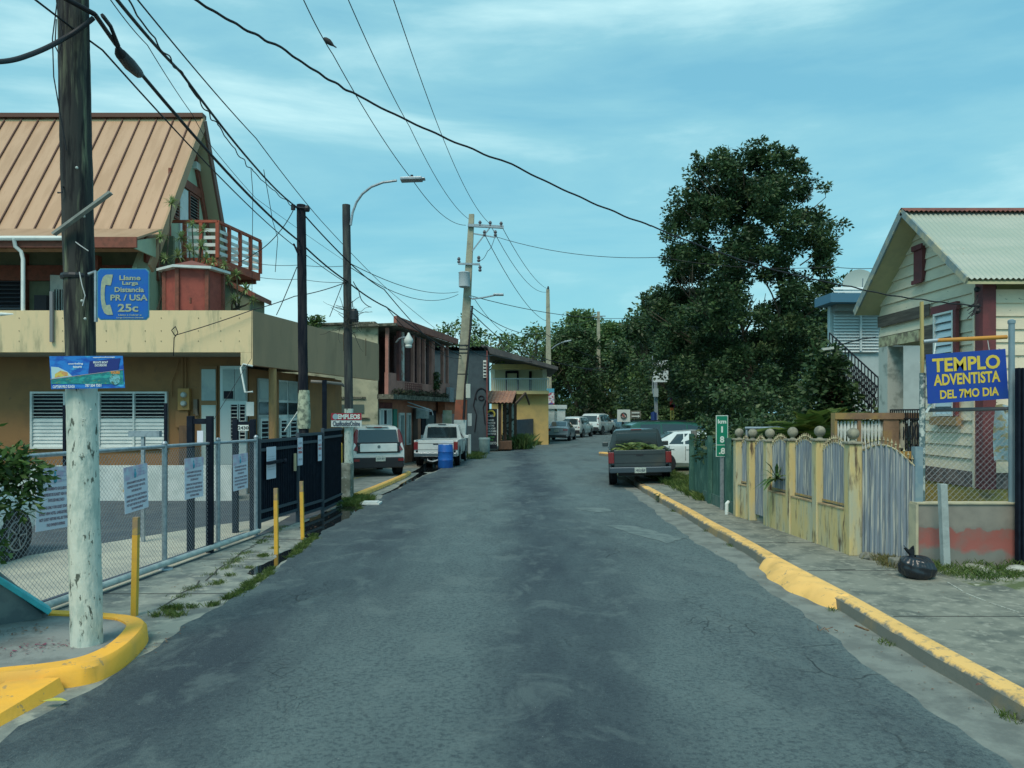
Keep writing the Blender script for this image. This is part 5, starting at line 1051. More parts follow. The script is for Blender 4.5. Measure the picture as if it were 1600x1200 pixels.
for f in (0, .22, .78, 1): mb.bar(s0+dn*f, s1+dn*f, .03, .03)
for k in range(n_s):
    q = s0.lerp(s1,(k+.5)/n_s)
    for f in (.36,.64): mb.tube([q+dn*f+Vector((.075*math.cos(a),0,.12*math.sin(a))) for a in np.linspace(0,6.28,9)], .012, 4)
mb.build('stair_railing', wi, WH)
mb = MB()
for k in range(9): q = s0.lerp(s1,k/8)+Vector((0,.35,-1.15)); mb.box(q.x-.18, q.x+.14, 16.3, 17.1, q.z-.5, q.z+.02+.0)
mb.build('stair', mat('stair_white', (.5,.58,.58), .8), WH)
sd_ = empty('satellite_dish', P(1352,450,18.5), 0, 'large pale satellite dish on the blue roof edge', 'satellite dish')
dc = P(1344,446,18.5); mb = MB(); dirn = Vector((-.25,-1,.35)).normalized(); uu = dirn.cross(Vector((0,0,1))).normalized(); vv = uu.cross(dirn)
b = len(mb.v); R_ = .44
mb.grid(lambda u, v: dc+(uu*math.cos(v*2*math.pi)*.9+vv*math.sin(v*2*math.pi))*R_*u-dirn*(.12*(1-u*u)), 6, 24); mb.build('dish', mat('dish_mesh', (.36,.44,.42), .6), sd_, True)
MB().tube([dc-dirn*.1, dc+Vector((.1,.2,-.35)), dc+Vector((.1,.2,-.6))], .03, 6).tube([dc-vv*R_, dc+dirn*.35], .012, 5).build('mount', galv, sd_)
tag(MB().bar(P(1284,546,15.5), P(1302,543.5,15.5), .07, .05).build('street_lamp_arm', mat('pale_lamp', (.5,.55,.52), .6)), 'short pale lamp arm jutting from the dark tree towards the white house', 'lamp')
# terrace wall with balusters
TW = empty('baluster_wall', (xd(1370,13.2),13.2,0), 0, 'brown-framed terrace wall with white slat panels and concrete balusters', 'wall')
bro = mat('raw_brown_render', (.30,.20,.13), .85, col2=(.22,.15,.10), nscale=3, bump=.4, col3=(.34,.24,.10), n3=2, l3=.5, h3=.6)
TD = 13.2
def tb(a, b, c, d, y0, y1, name, m): return MB().box(xd(a,TD), xd(b,TD), y0, y1, zd(d,TD), zd(c,TD)).build(name, m, TW)
tb(1302,1440,645,655,13.12,13.3,'rail',bro)
for a, b in ((1302,1306),(1338,1343),(1378,1402)): tb(a,b,655,712,13.14,13.3,'pier',bro)
mb = MB()
for a, b in ((1307,1337),(1344,1378)):
    x = xd(a,TD)
    while x < xd(b,TD): mb.lathe([(.012,0),(.03,.08),(.018,.22),(.03,.4),(.018,.55)], (x+.02,13.2,zd(708,TD)), 6); x += .062
mb.build('slat_panel', white, TW)
mb = MB()
for px in (1411,1429): mb.lathe([(.05,0),(.075,.02),(.08,.12),(.045,.2),(.07,.42),(.05,.48),(.08,.52),(.08,.56)], (xd(px,TD),13.2,zd(702,TD)), 12)
mb.build('baluster', mat('pale_concrete', (.38,.37,.29), .85, col2=(.30,.30,.25), nscale=5), TW, True)
MB().box(xd(1378,12.6), xd(1442,12.6), 12.5, 12.75, zd(716,12.6), zd(706,12.6)).build('lower_rail', mat('ochre_rail', (.36,.22,.06), .8), TW)
MB().box(xd(1302,13.4), xd(1402,13.4), 13.35, 13.5, 0, zd(708,13.4)).box(xd(1424,12.6), xd(1446,12.6), 12.55, 12.7, 0, zd(716,12.6)).build('base_wall', bro, TW)

# ------------------------------------------------------------------ yellow pillar fence with corrugated panels
ywall = mat('yellow_stained_plaster', (.60,.48,.22), .85, col2=(.44,.45,.33), nscale=2.4, nlow=.42, nhigh=.6, bump=.5, bscale=30, col3=(.12,.085,.055), n3=7, l3=.55, h3=.68, stretch=(1.6,1.6,.30))
ball = mat('grey_ball', (.30,.29,.22), .85, col2=(.18,.18,.15), nscale=9)
corr = mat('blue_grey_corrugated', (.22,.27,.32), .6, .1, col2=(.09,.115,.15), nscale=12, nlow=.43, nhigh=.6, stretch=(2,2,.06), col3=(.44,.46,.42), n3=24, l3=.50, h3=.60)
spk = mat('spike_paint', (.46,.42,.26), .7, col2=(.25,.2,.13), nscale=12)
YF = empty('pillar_fence', (4.6,12.6,.13), 0, 'yellow stained fence of ball-topped pillars with blue-grey corrugated panels and spikes', 'fence')
PIL = [(4.32,14.6,688),(4.42,14.1,689),(4.50,13.4,690),(4.57,12.5,689),(4.65,11.6,689),(4.73,10.65,694)]
tops = []
for (x, D_, yt) in PIL:
    z = zd(yt,D_); tops.append(z); p = MB().box(x-.09, x+.09, D_-.09, D_+.09, .13, z).build('pillar', ywall, YF, bevel=.012)
    MB().box(x-.115, x+.115, D_-.115, D_+.115, z+.001, z+.035).build('cap', MATS['grey_ball'], p, bevel=.01)
    MB().lathe([(.05,.035),(.035,.055),(.03,.075)], (x,D_,z), 12).sphere((x,D_,z+.145), .083, 16, 12).build('ball_finial', ball, p, True)
def panel(x0, y0, x1, y1, z0, zt0, zt1, arch, name, n=None, spikes=True, root=YF):
    A, B = Vector((x0,y0,0)), Vector((x1,y1,0)); Lh = (B-A).length; d = (B-A)/Lh; nn = Vector((-d.y,d.x,0)); wv = max(3, int(Lh/.068)); mb = MB(); nu = wv*6
    top = lambda u: zt0+(zt1-zt0)*u+arch*math.sin(math.pi*u)
    mb.grid(lambda u, v: A+d*(Lh*u)+nn*(.017*math.sin(u*wv*2*math.pi))+Vector((0,0,z0+(top(u)-z0)*v)), nu, 6)
    p = mb.build(name, corr, root, True, angle=80)
    if spikes:
        mb = MB(); k = max(4, int(Lh/.06))
        for i in range(k+1):
            u = (i+.5)/(k+1); q = A+d*(Lh*u)+Vector((0,0,top(u)-.03)); mb.lathe([(.007,0),(.007,.07),(.019,.085),(.010,.10),(.002,.135)], q, 6)
        mb.build('spikes', spk, p)
        MB().tube([A+d*(Lh*u)+Vector((0,0,top(u)-.01)) for u in np.linspace(0,1,12)], .011, 5).build('top_bar', spk, p)
    return p
for i in range(5):
    (x0,y0,_), (x1,y1,_) = PIL[i], PIL[i+1]; A, B = Vector((x0,y0,0)), Vector((x1,y1,0)); d = (B-A).normalized(); A += d*.1; B -= d*.1; z0 = .74 if i != 1 else .22; zt = tops[i+1]-.10
    panel(A.x, A.y, B.x, B.y, z0+.04, zt-.02, zt-.02, .13, 'gate_leaf' if i == 1 else 'corrugated_panel')
    if i != 1:
        MB().prism([(A.x-.075,A.y),(B.x-.075,B.y),(B.x+.075,B.y),(A.x+.075,A.y)][::-1], .13, .74).build('low_wall', ywall, YF)
        MB().bar((A.x,A.y,.75),(B.x,B.y,.75), .17, .02).build('coping', mat('rusty_coping', (.28,.20,.12), .85, col2=(.40,.34,.2), nscale=7), YF)
        MB().bar((A.x,A.y,.80),(B.x,B.y,.80), .03, .03).build('bottom_bar', rustm, YF)
panel(4.80, 10.52, 5.20, 9.92, .16, 1.60, 1.42, .16, 'driveway_gate')
MB().box(5.20, 5.30, 9.9, 10.0, .13, 1.66).build('gate_post', mat('blue_steel_post', (.16,.25,.30), .6, col2=(.22,.3,.33), nscale=6), YF)
MB().prism([(4.35,14.75),(4.62,14.75),(4.78,13.7),(4.55,13.5)], .135, .19).build('threshold', con, YF)
tag(MB().tube([P(1165,669,16),P(1246,669,15.2)], .03, 8).tube([P(1167,669,16),P(1167,690,16)], .03, 8).tube([P(1245,669,15.2),P(1245,690,15.2)], .03, 8).build('pipe_rail', galv, None, True), 'horizontal galvanised pipe rail showing above the ball-topped fence', 'rail')
tag(MB().tube([(4.15,14.85,.13),(4.15,14.85,.34),(4.2,14.9,.37)], .035, 8).build('pvc_stub', white, None, True), 'short white plastic pipe stub at the far end of the yellow fence', 'pipe')
# stones and rubbish by the gate
def rock(c, r, sq, seed):
    random.seed(seed); mb = MB().sphere(c, r, 12, 8, sq); ph = [random.uniform(0,6) for _ in range(4)]
    mb.v = [(x+r*.16*math.sin(y*23/r*.2+ph[0]), y+r*.14*math.sin(z*19/r*.2+ph[1]), z+r*.10*math.sin(x*17/r*.2+ph[2])) for x, y, z in mb.v]; return mb
stone = mat('stone', (.20,.20,.17), .9, col2=(.12,.12,.10), nscale=8, bump=.8, bscale=20)
tag(MB().box(4.83,5.03,9.72,9.88,.13,.25).build('loose_block', stone, bevel=.02), 'broken concrete block lying left of the black rubbish bag', 'block')
tag(rock((4.86,10.35,.15), .13, (1.2,1.2,.5), 3).build('stone', stone, None, True), 'flat grey stone at the foot of the nearest yellow pillar', 'stone')
tag(rock((6.2,9.25,.2), .16, (1.8,1.0,.4), 5).build('stone', MATS['mortar'], None, True), 'pale broken slab lying before the grey and red wall', 'stone')
# rubbish bag
bc = Vector((4.84,9.15,.135)); nU, nV = 72, 44
def bag(u, v):
    a = 2*math.pi*u; th = math.pi*min(.94, v*.94+.0); r = .185*(math.sin(th)+.02)**.72; z = max(0, .145*(1-math.cos(th))-.025)
    if v > .92: r = r*(1-(v-.92)/.08)+.02*(v-.92)/.08
    cr_ = .3+.9*v; wr = 1+cr_*(.045*math.sin(a*9+v*3)+.035*math.sin(a*17-v*7)+.04*math.sin(a*4+v*9))+.02*math.sin(v*31+a*3)
    return bc+Vector((r*wr*math.cos(a)*1.1-.05*v*v, r*wr*math.sin(a), z*(1+.04*math.sin(a*2+1))))
bg = MB().grid(bag, nU, nV)
bg.grid(lambda u, v: bc+Vector((-.065-.05*v+(.016+.040*v**.7)*math.cos(6.28*u)*(1+.25*math.sin(u*37)), (.012+.016*v)*math.sin(6.28*u), .255+.125*v*(1-.3*abs(math.sin(u*6.28)))+.015*math.sin(u*26))), 24, 5)
tag(bg.build('rubbish_bag', mat('black_plastic', (.012,.016,.024), .28, spec=.6, bump=.5, bscale=9), None, True, angle=70), 'knotted shiny black rubbish bag on the right pavement by the corrugated gate', 'bag')
# low grey and red wall, posts, temple sign
def splitwall():
    m, nt, b = node_mat('grey_red_wall'); N = nt.nodes.new; L = nt.links.new; tc = N('ShaderNodeTexCoord'); sp = N('ShaderNodeSeparateXYZ'); L(tc.outputs['Object'], sp.inputs[0])
    n = N('ShaderNodeTexNoise'); n.inputs['Scale'].default_value = 1.8; n.inputs['Detail'].default_value = 6; L(tc.outputs['Object'], n.inputs[0])
    a = N('ShaderNodeMath'); a.operation = 'MULTIPLY_ADD'; L(n.outputs[0], a.inputs[0]); a.inputs[1].default_value = .9; L(sp.outputs[2], a.inputs[2])
    r = N('ShaderNodeValToRGB'); r.color_ramp.interpolation = 'LINEAR'; E = r.color_ramp.elements; E[0].position = .58; E[0].color = (.20,.21,.19,1); E[1].position = .66; E[1].color = (.34,.115,.10,1)
    x = E.new(.93); x.color = (.30,.10,.085,1); x = E.new(.955); x.color = (.21,.20,.18,1); x = E.new(1.0); x.color = (.25,.24,.21,1); L(a.outputs[0], r.inputs[0])
    n2 = N('ShaderNodeTexNoise'); n2.inputs['Scale'].default_value = 5; n2.inputs['Detail'].default_value = 8; L(tc.outputs['Object'], n2.inputs[0]); r2 = N('ShaderNodeMapRange'); r2.inputs[1].default_value = .45; r2.inputs[2].default_value = .7; r2.inputs[4].default_value = .6; L(n2.outputs[0], r2.inputs[0])
    mx = N('ShaderNodeMix'); mx.data_type = 'RGBA'; L(r2.outputs[0], mx.inputs['Factor']); L(r.outputs[0], mx.inputs[6]); mx.inputs[7].default_value = (.17,.165,.15,1); L(mx.outputs[2], b.inputs['Base Color']); b.inputs['Roughness'].default_value = .9
    bm = N('ShaderNodeBump'); bm.inputs['Strength'].default_value = .5; bm.inputs['Distance'].default_value = .01; L(n2.outputs[0], bm.inputs['Height']); L(bm.outputs[0], b.inputs['Normal']); return m
lw = empty('low_wall', (5.9,9.85,.13), 0, 'low rendered wall, grey above peeling red, below the blue temple sign', 'wall')
MB().box(5.19, 6.46, 9.82, 9.98, .1, .93).build('wall_face', splitwall(), lw); MB().box(5.17, 6.46, 9.80, 9.99, .932, .952).box(5.155, 5.187, 9.80, 9.99, .1, .93).build('wall_edge', mat('pale_edge', (.50,.46,.32), .85, col2=(.4,.38,.28), nscale=6), lw)
fp = G(1478,893,.13); tag(taper((fp.x,fp.y,.10),(fp.x-.045,fp.y,zd(756,fp.y)), .042, .042).build('grey_stub_post', mat('peeling_grey_post', (.36,.42,.42), .8, col2=(.28,.33,.33), nscale=5, col3=(.10,.08,.07), n3=9, l3=.62, h3=.66), bevel=.004), 'short leaning square grey post in front of the low grey and red wall', 'post')
SF = empty('sign_frame', (5.9,10.0,.13), 0, 'steel pole frame with chain-link infill holding the temple sign above the low wall', 'frame')
MB().tube([(5.34,10.0,.93),(5.345,10.0,2.62)], .036, 12).build('left_pole', mat('chipped_pole', (.10,.16,.17), .6, col2=(.50,.55,.52), nscale=16, nlow=.48, nhigh=.56), SF, True)
MB().bar((5.36,10.02,1.6),(5.345,10.02,3.55), .035, .035, up=(0,1,0)).build('timber', mat('yellow_timber', (.42,.34,.14), .8), SF)
MB().tube([(6.44,9.9,.13),(6.44,9.9,3.27)], .037, 14).lathe([(.045,-.02),(.045,.02),(.02,.035)], (6.44,9.9,3.27), 12).build('right_pole', mat('blue_grey_pole', (.20,.29,.34), .5, .2, col2=(.28,.36,.40), nscale=5, stretch=(1,1,.4)), SF, True)
MB().tube([P(1443,534,10.0),P(1466,531.5,9.97)], .027, 10).build('crossbar', galv, SF, True)
MB().tube([P(1464,532,9.97),P(1573,526.5,9.9)], .027, 10).build('orange_crossbar', mat('orange_paint', (.55,.25,.04), .5, col2=(.48,.22,.05), nscale=5), SF, True)
MB().tube([P(1446,641,10.0),P(1600,638,9.95)], .024, 8).build('mesh_rail', mat('rusted_rail', (.13,.13,.14), .7), SF, True)
link_mesh((5.38,9.98,0), (6.9,9.96,0), .96, 2.13, .078, .0016).build('wire_mesh', MATS['mesh_wire'], SF)
MB().tube([P(1462,536,9.95),P(1459,556,9.93)], .008, 5).build('hanger', white, SF); MB().tube([P(1543,530,9.92),P(1546,548,9.9)], .004, 4).build('hanger', white, SF); MB().bar(P(1447,645,9.9),P(1456,628,9.9),.03,.02).build('clamp', white, SF)
def at9(px, py): return P(px, py, 9.86)
q0, q1, q2, q3 = at9(1450,631), at9(1576,623), at9(1571,545), at9(1447,554)
TS = empty('temple_sign', (q0+q1)/2, 0, 'blue sign with yellow letters reading TEMPLO ADVENTISTA DEL 7MO DIA', 'sign')
MB().plate([q0,q1,q2,q3], (0,1,0), .012).build('board', mat('royal_blue', (.012,.055,.34), .5, col2=(.015,.065,.30), nscale=3), TS)
rt = (q1-q0).normalized(); upv = (q3-q0).normalized(); mb = MB(); F_ = Vector((0,-.004,0)); py_ = F/9.86
mb.text('TEMPLO', at9(1509.5,568)+F_, rt, upv, 106/py_, 22/py_, off=.03); mb.text('ADVENTISTA', at9(1510.5,591)+F_, rt, upv, 104/py_, 18/py_, off=.03); mb.text('DEL 7MO DIA', at9(1514.5,614)+F_, rt, upv, 92/py_, 14/py_, off=.03)
mb.build('lettering', mat('sign_yellow', (.68,.52,.06), .5, col2=(.60,.46,.07), nscale=20), TS)
BG = empty('dark_gate', (xd(1600,9.7),9.7,.13), 0, 'tall black iron gate cut by the right edge of the picture', 'gate'); MB().box(xd(1589,9.7), xd(1620,9.7), 9.68, 9.74, .15, zd(575,9.7)).build('gate_leaf', black_steel, BG)
mb = MB(); [mb.bar((xd(1589,9.7)+k*.05,9.66,.15),(xd(1589,9.7)+k*.05,9.66,zd(575,9.7)), .02, .02) for k in range(5)]; mb.build('bars', black_steel, BG)
# km marker
KS = empty('kilometre_sign', G(1128,797,.13), 0, 'narrow green kilometre marker reading km 18.8 on a steel post', 'sign')
kx, kD = G(1128,797,.13).x, G(1128,797,.13).y; MB().bar((kx,kD,.1),(kx,kD,zd(662,kD)), .07, .03, up=(0,1,0)).build('post', galv, KS)
k0, k1, zt, zb, zm = xd(1118,kD), xd(1137,kD), zd(649,kD), zd(713.5,kD), zd(695,kD); FD = kD-.03
MB().box(k0, k1, FD, FD+.006, zb, zt).build('board', mat('sign_rim', (.60,.70,.66), .4), KS, bevel=.002)
MB().box(k0+.014, k1-.014, FD-.003, FD-.0005, zm+.008, zt-.014).box(k0+.014, k1-.014, FD-.003, FD-.0005, zb+.014, zm-.008).build('green_face', mat('sign_green', (.008,.20,.12), .4), KS)
mb = MB(); kc = (k0+k1)/2
mb.text('km', (kc,FD-.006,zd(658.5,kD)), (1,0,0), (0,0,1), .17, .085, off=.03); mb.text('1', (kc,FD-.006,zd(671,kD)), (1,0,0), (0,0,1), .035, .125, off=.035); mb.text('8', (kc,FD-.006,zd(686.5,kD)), (1,0,0), (0,0,1), .085, .135, off=.035); mb.text('.8', (kc,FD-.006,zd(704.5,kD)), (1,0,0), (0,0,1), .13, .13, off=.035)
mb.build('lettering', mat('sign_white', (.66,.74,.70), .5), KS)
# green boarded fence further on
GF = empty('green_fence', (4.3,17,.1), 0, 'patched dark green boarded fence between the grass verge and the yellow pillars', 'fence')
grn = mat('green_sheet', (.035,.115,.095), .8, col2=(.07,.17,.14), nscale=6, nlow=.5, nhigh=.6, stretch=(1,1,.4), bump=.3)
mb = MB(); D_ = 15.0
while D_ < 18.3: h = random.uniform(1.25,1.5); mb.box(4.33, 4.36, D_, D_+.14, .1+random.uniform(0,.1), h); D_ += .16
mb.build('boards', grn, GF); MB().box(4.30, 4.42, 14.95, 17.3, .1, .36).build('plinth', mat('green_plinth', (.05,.13,.11), .85, col2=(.10,.17,.15), nscale=4), GF)
for D_ in (15.2, 16.6, 18.3): MB().box(4.24,4.34,D_,D_+.1,.1,1.6).build('fence_post', grn, GF)
tag(MB().bar((4.55,19.0,.1),(4.50,19.0,1.66), .13, .12, up=(0,1,0)).build('timber_post', mat('silvered_wood', (.19,.20,.19), .9, col2=(.13,.14,.14), nscale=8, stretch=(1,1,.2), bump=.5)), 'silvery weathered timber post where the green fence ends at the grass', 'post')
# street furniture far right
NS = empty('no_turn_sign', (xd(973.5,44),44,0), 0, 'square white sign with a black and red prohibition ring on a dark post', 'sign')
MB().bar((xd(973,44),44,0),(xd(973,44),44,zd(657,44)), .12, .1, up=(0,1,0)).build('post', dark_metal, NS)
sb = MB().box(xd(964,44), xd(984,44), 43.85, 43.9, zd(659,44), zd(640,44)).build('board', mat('sign_pale', (.50,.56,.54), .5), NS)
c = P(974.5,649.5,43.8); MB().tube([c+Vector((.16*math.cos(a),0,.16*math.sin(a))) for a in np.linspace(0,6.28,19)], .028, 5).build('ring', mat('ring_black', (.02,.02,.02), .5), sb)
MB().bar(c+Vector((-.09,0,.09)), c+Vector((.09,0,-.09)), .03, .04).tube([c+Vector((-.05,0,-.08)),c+Vector((-.05,0,.03)),c+Vector((.04,0,.06))], .022, 5).build('symbol', mat('symbol_red', (.35,.06,.05), .5), sb)
AS = empty('arrow_sign', (xd(993,45),45,0), 0, 'small weathered direction board with an arrow right of the prohibition sign', 'sign')
MB().box(xd(985,45), xd(1001,45), 44.9, 44.95, zd(654,45), zd(642,45)).build('board', mat('faded_board', (.12,.12,.10), .8, col2=(.2,.19,.16), nscale=5), AS)
MB().bar((xd(993,45),45,0),(xd(993,45),45,zd(654,45)), .08, .08, up=(0,1,0)).build('post', dark_metal, AS)
MB().plate([P(987,651.5,44.85),P(997,651.5,44.85),P(997,653,44.85),P(1000,650.5,44.85),P(997,648,44.85),P(997,649.5,44.85),P(987,649.5,44.85)], (0,1,0), .02).box(xd(987,44.9),xd(999,44.9),44.85,44.87,zd(646,44.9),zd(644,44.9)).build('arrow', MATS['sign_pale'], AS)
BS = empty('billboard', (xd(1029,40),40,0), 0, 'blank white rectangular billboard on a tall pole half hidden by the dark tree', 'billboard')
MB().box(xd(1020,40), xd(1044,40), 39.95, 40.05, zd(597,40), zd(563,40)).build('panel', mat('board_white', (.58,.68,.70), .5), BS); MB().bar((xd(1027,40),40,0),(xd(1024,40),40,zd(597,40)), .16, .16, up=(0,1,0)).bar((xd(1019.5,40),40,zd(615,40)),(xd(1019.5,40),40,zd(556,40)), .04, .04, up=(0,1,0)).build('pole', galv, BS)
MB().box(xd(1021,39.8), xd(1028,39.8), 39.7, 39.9, zd(620,39.8), zd(607,39.8)).build('lamp_box', mat('lamp_box_grey', (.30,.38,.40), .6), BS)
tag(MB().grid(lambda u, v: (xd(1016,39)+.32*u, 38.9+.06*math.sin(u*9), zd(662,39)+.62*v*(1-.25*abs(u-.5))), 8, 6).build('blue_cloth', mat('cloth_blue', (.02,.06,.22), .8), None, True), 'dark blue cloth hanging by the billboard pole', 'cloth')
pn = empty('pennant', P(1052,645,37), 0, 'red, purple and yellow festive pennant hanging under the dark tree', 'pennant')
MB().box(xd(1047,37), xd(1054,37), 36.95, 37, zd(637,37), zd(622,37)).build('top_cloth', mat('purple_red', (.10,.02,.10), .8, col2=(.45,.05,.04), nscale=4, nlow=.48, nhigh=.52), pn); MB().box(xd(1047,37), xd(1052,37), 36.95, 37, zd(641,37), zd(632,37)).build('middle_cloth', mat('orange_cloth', (.6,.15,.04), .8), pn); MB().box(xd(1047,37), xd(1049,37), 36.95, 37, zd(656,37), zd(641,37)).box(xd(1051,37), xd(1053,37), 36.95, 37, zd(654,37), zd(641,37)).build('tail', mat('yellow_cloth', (.55,.45,.12), .8), pn)
# small signs on the near pole
PS = empty('telephone_sign', P(193,500,6.42), 0, 'faded blue telephone sign with a handset, reading Llame Larga Distancia PR/USA 25c', 'sign')
a4 = [P(152,419.5,6.40), P(233,419.5,6.40), P(233,500,6.40), P(152,500,6.40)]; x0, x1, z1, z0 = a4[0].x, a4[1].x, a4[0].z, a4[2].z; r_ = .025
pl = [(x0+r_,z0),(x1-r_,z0),(x1,z0+r_),(x1,z1-r_),(x1-r_,z1),(x0+r_,z1),(x0,z1-r_),(x0,z0+r_)]
MB().plate([(x,6.40,z) for x,z in pl], (0,1,0), .006).build('board', mat('sign_rim_blue', (.06,.26,.36), .5), PS)
MB().plate([(x0+(x1-x0)*.5+(x-(x0+x1)/2)*.965,6.3985,(z0+z1)/2+(z-(z0+z1)/2)*.965) for x,z in pl], (0,-1,0), .002).build('face', mat('sign_face_blue', (.006,.105,.46), .45, col2=(.008,.12,.42), nscale=8), PS)
mb = MB(); sp_ = lambda px, py: P(px, py, 6.393)
mb.plate([sp_(*p) for p in ((164.5,430),(167,429),(176.5,429),(174.5,440),(173,446),(165,445),(164,450),(163.5,462),(164,470),(166,477),(172,476),(174,482),(176.5,492),(168,492),(163,489),(159.5,481),(157.5,468),(157.2,455),(158.5,440),(161,433))][::-1], (0,-1,0), .001)
mb.build('handset', mat('faded_cream', (.34,.40,.28), .6, col2=(.26,.33,.26), nscale=30), PS)
mb = MB()
for t, cx, cy, w_, h_ in (('Llame',203,434,33,7.5),('Larga',203.5,443,25,7.5),('Distancia',202,452.5,46,8),('PR / USA',201.5,465,58,9.5),('25c',200,481,32,12.5),('Llame a Cobrar o',203,492,36,2.6),('Larga Distancia Directa',203,496.5,42,2.6)): mb.text(t, P(cx,cy,6.392), (1,0,0), (0,0,1), w_*6.4/F, h_*6.4/F, off=.03)
mb.build('lettering', MATS['faded_cream'], PS)
MB().box(P(149,0,6.42).x, P(152,0,6.42).x, 6.40, 6.43, P(0,503,6.42).z, P(0,424,6.42).z).tube([P(150,424,6.42),P(138,428,6.42)], .012, 6).build('bracket', galv, PS)
BN = empty('tour_banner', P(136,606,6.35), 0, 'blue printed boat tour banner nailed across the near pole', 'banner')
b4 = [P(80,608,6.36), P(195,606,6.36), P(191.5,556,6.36), P(77,556.5,6.36)]
MB().plate(b4, (0,1,0), .006).build('sheet', mat('banner_sea', (.02,.20,.62), .45, col2=(.01,.08,.42), nscale=7, stretch=(1,1,2.2), col3=(.06,.42,.70), n3=6, l3=.58, h3=.66), BN)
def bq(u, v, o=.0): a = b4[0].lerp(b4[1],u); b = b4[3].lerp(b4[2],u); q = a.lerp(b,v); return q-Vector((0,.003+o,0))
MB().plate([bq(.01,.16),bq(.99,.12),bq(.99,.56),bq(.01,.30)], (0,-1,0), .001).build('reef_print', mat('reef_print', (.01,.17,.20), .5, col2=(.03,.35,.33), nscale=14, stretch=(1,1,2), col3=(.10,.24,.13), n3=22, l3=.58, h3=.64), BN)
MB().plate([bq(.02,.30,.001),bq(.30,.385,.001),bq(.24,.52,.001),bq(.12,.66,.001),bq(.02,.68,.001)], (0,-1,0), .001).build('beach_print', mat('pale_beach', (.40,.60,.66), .5), BN)
MB().plate([bq(.06,.34,.002),bq(.25,.40,.002),bq(.24,.50,.002),bq(.15,.56,.002),bq(.07,.46,.002)], (0,-1,0), .001).build('food_print', mat('food_print', (.55,.28,.12), .5, col2=(.60,.50,.10), nscale=25, nlow=.5, nhigh=.54), BN)
MB().plate([bq(.0,.29,.002),bq(1.,.56,.002),bq(1.,.575,.002),bq(.0,.31,.002)], (0,-1,0), .001).build('divider', mat('divider_grey', (.35,.30,.36), .5), BN)
MB().plate([bq(.52,.46,.0005),bq(.93,.58,.0005),bq(.97,.93,.0005),bq(.55,.83,.0005)], (0,-1,0), .001).build('night_print', mat('night_print', (.012,.03,.20), .5), BN)
c = bq(.88,.27,.003); mb = MB().lathe([(.001,-.002),(.045,-.001),(.045,.001),(.001,.002)], c, 18, 'Y'); mb.build('badge', mat('badge_blue', (.15,.45,.52), .5, col2=(.06,.12,.08), nscale=40), BN)
mb = MB()
for t, u, v, w_, h_ in (('CAPTAIN MILO SUAGA',.18,.07,.30,.065),('787 504 7501',.58,.09,.22,.065),('snorkeling',.36,.76,.2,.05),('tours',.38,.67,.12,.05),('PRIVATE BOAT',.70,.80,.20,.05),('EXCURSIONS',.70,.71,.16,.05),('captainmilosuaga',.75,.955,.30,.035)): mb.text(t, bq(u,v,.004), b4[1]-b4[0], (0,0,1), w_*.61, h_*.27*1.4, off=.03)
mb.build('lettering', mat('banner_white', (.66,.74,.76), .5), BN)
MB().text('TOURS', bq(.89,.48,.004), b4[1]-b4[0], (0,0,1), .075, .022, off=.06).build('orange_lettering', mat('banner_orange', (.7,.3,.05), .5), BN)
ES = empty('job_sign', P(541,667,18.72), 0, 'small red and white sign reading EMPLEOS on the lamp pole', 'sign')
zt, zm, zb = zd(645.5,18.72), zd(656.5,18.72), zd(667,18.72); xa, xb = xd(517.5,18.72), xd(565,18.72)
MB().box(xa, xb, 18.72, 18.74, zb, zt).build('board', white, ES); MB().box(xa, xb, 18.712, 18.719, zm, zt).build('red_band', mat('sign_red', (.34,.03,.05), .5), ES)
MB().text('EMPLEOS', (xd(545,18.7),18.708,(zt+zm)/2), (1,0,0), (0,0,1), .54, .12, off=.05).build('white_lettering', MATS['sign_white'], ES); MB().text('ClasificadosOnline', (xd(541,18.7),18.708,(zb+zm)/2), (1,0,0), (0,0,1), .66, .12, off=.02).build('lettering', mat('lettering_navy', (.03,.04,.09), .5), ES)
MB().lathe([(.001,-.002),(.07,-.001),(.07,.001),(.001,.002)], (xd(524,18.7),18.708,(zt+zm)/2), 16, 'Y').build('globe', mat('globe_blue', (.3,.45,.5), .5), ES)
# ------------------------------------------------------------------ vehicles
def paint(name, c, c2=None): return mat(name, c, .35, .0, coat=.7, spec=.5, col2=c2, nscale=3)
tyre_m = mat('tyre_rubber', (.014,.015,.018), .85); rim_m = mat('wheel_rim', (.30,.34,.36), .35, .7); glass_c = mat('car_glass', (.018,.03,.036), .06, spec=.9, coat=.4)
lampr = mat('tail_lamp_red', (.17,.010,.014), .2, spec=.7, coat=.5); plate_m = mat('licence_plate', (.48,.56,.52), .5, col2=(.25,.33,.32), nscale=30); blackp = mat('black_trim', (.016,.02,.026), .55); chrome = mat('bumper_chrome', (.28,.34,.38), .25, .8)
def ring(s, ):
    y, zb, w, zbelt, wt, zt = s
    return [(0,zb),(w*.88,zb),(w*.985,zb+.12),(w,zb+(zbelt-zb)*.5),(w*.99,zbelt-.06),(w*.96,zbelt),(wt,max(zbelt+.001,zt-.05)),(wt*.9,zt),(0,zt+.02)]
def loft(st):
    mb = MB(); K = None
    for s in st:
        r = ring(s); full = [(x,z) for x,z in r]+[(-x,z) for x,z in r[-2:0:-1]]; K = len(full); mb.v += [(x, s[0], z) for x,z in full]
    for i in range(len(st)-1):
        for j in range(K): mb.f.append((i*K+j, (i+1)*K+j, (i+1)*K+(j+1)%K, i*K+(j+1)%K))
    mb.f.append(tuple(range(K))); mb.f.append(tuple((len(st)-1)*K+j for j in range(K))[::-1]); return mb
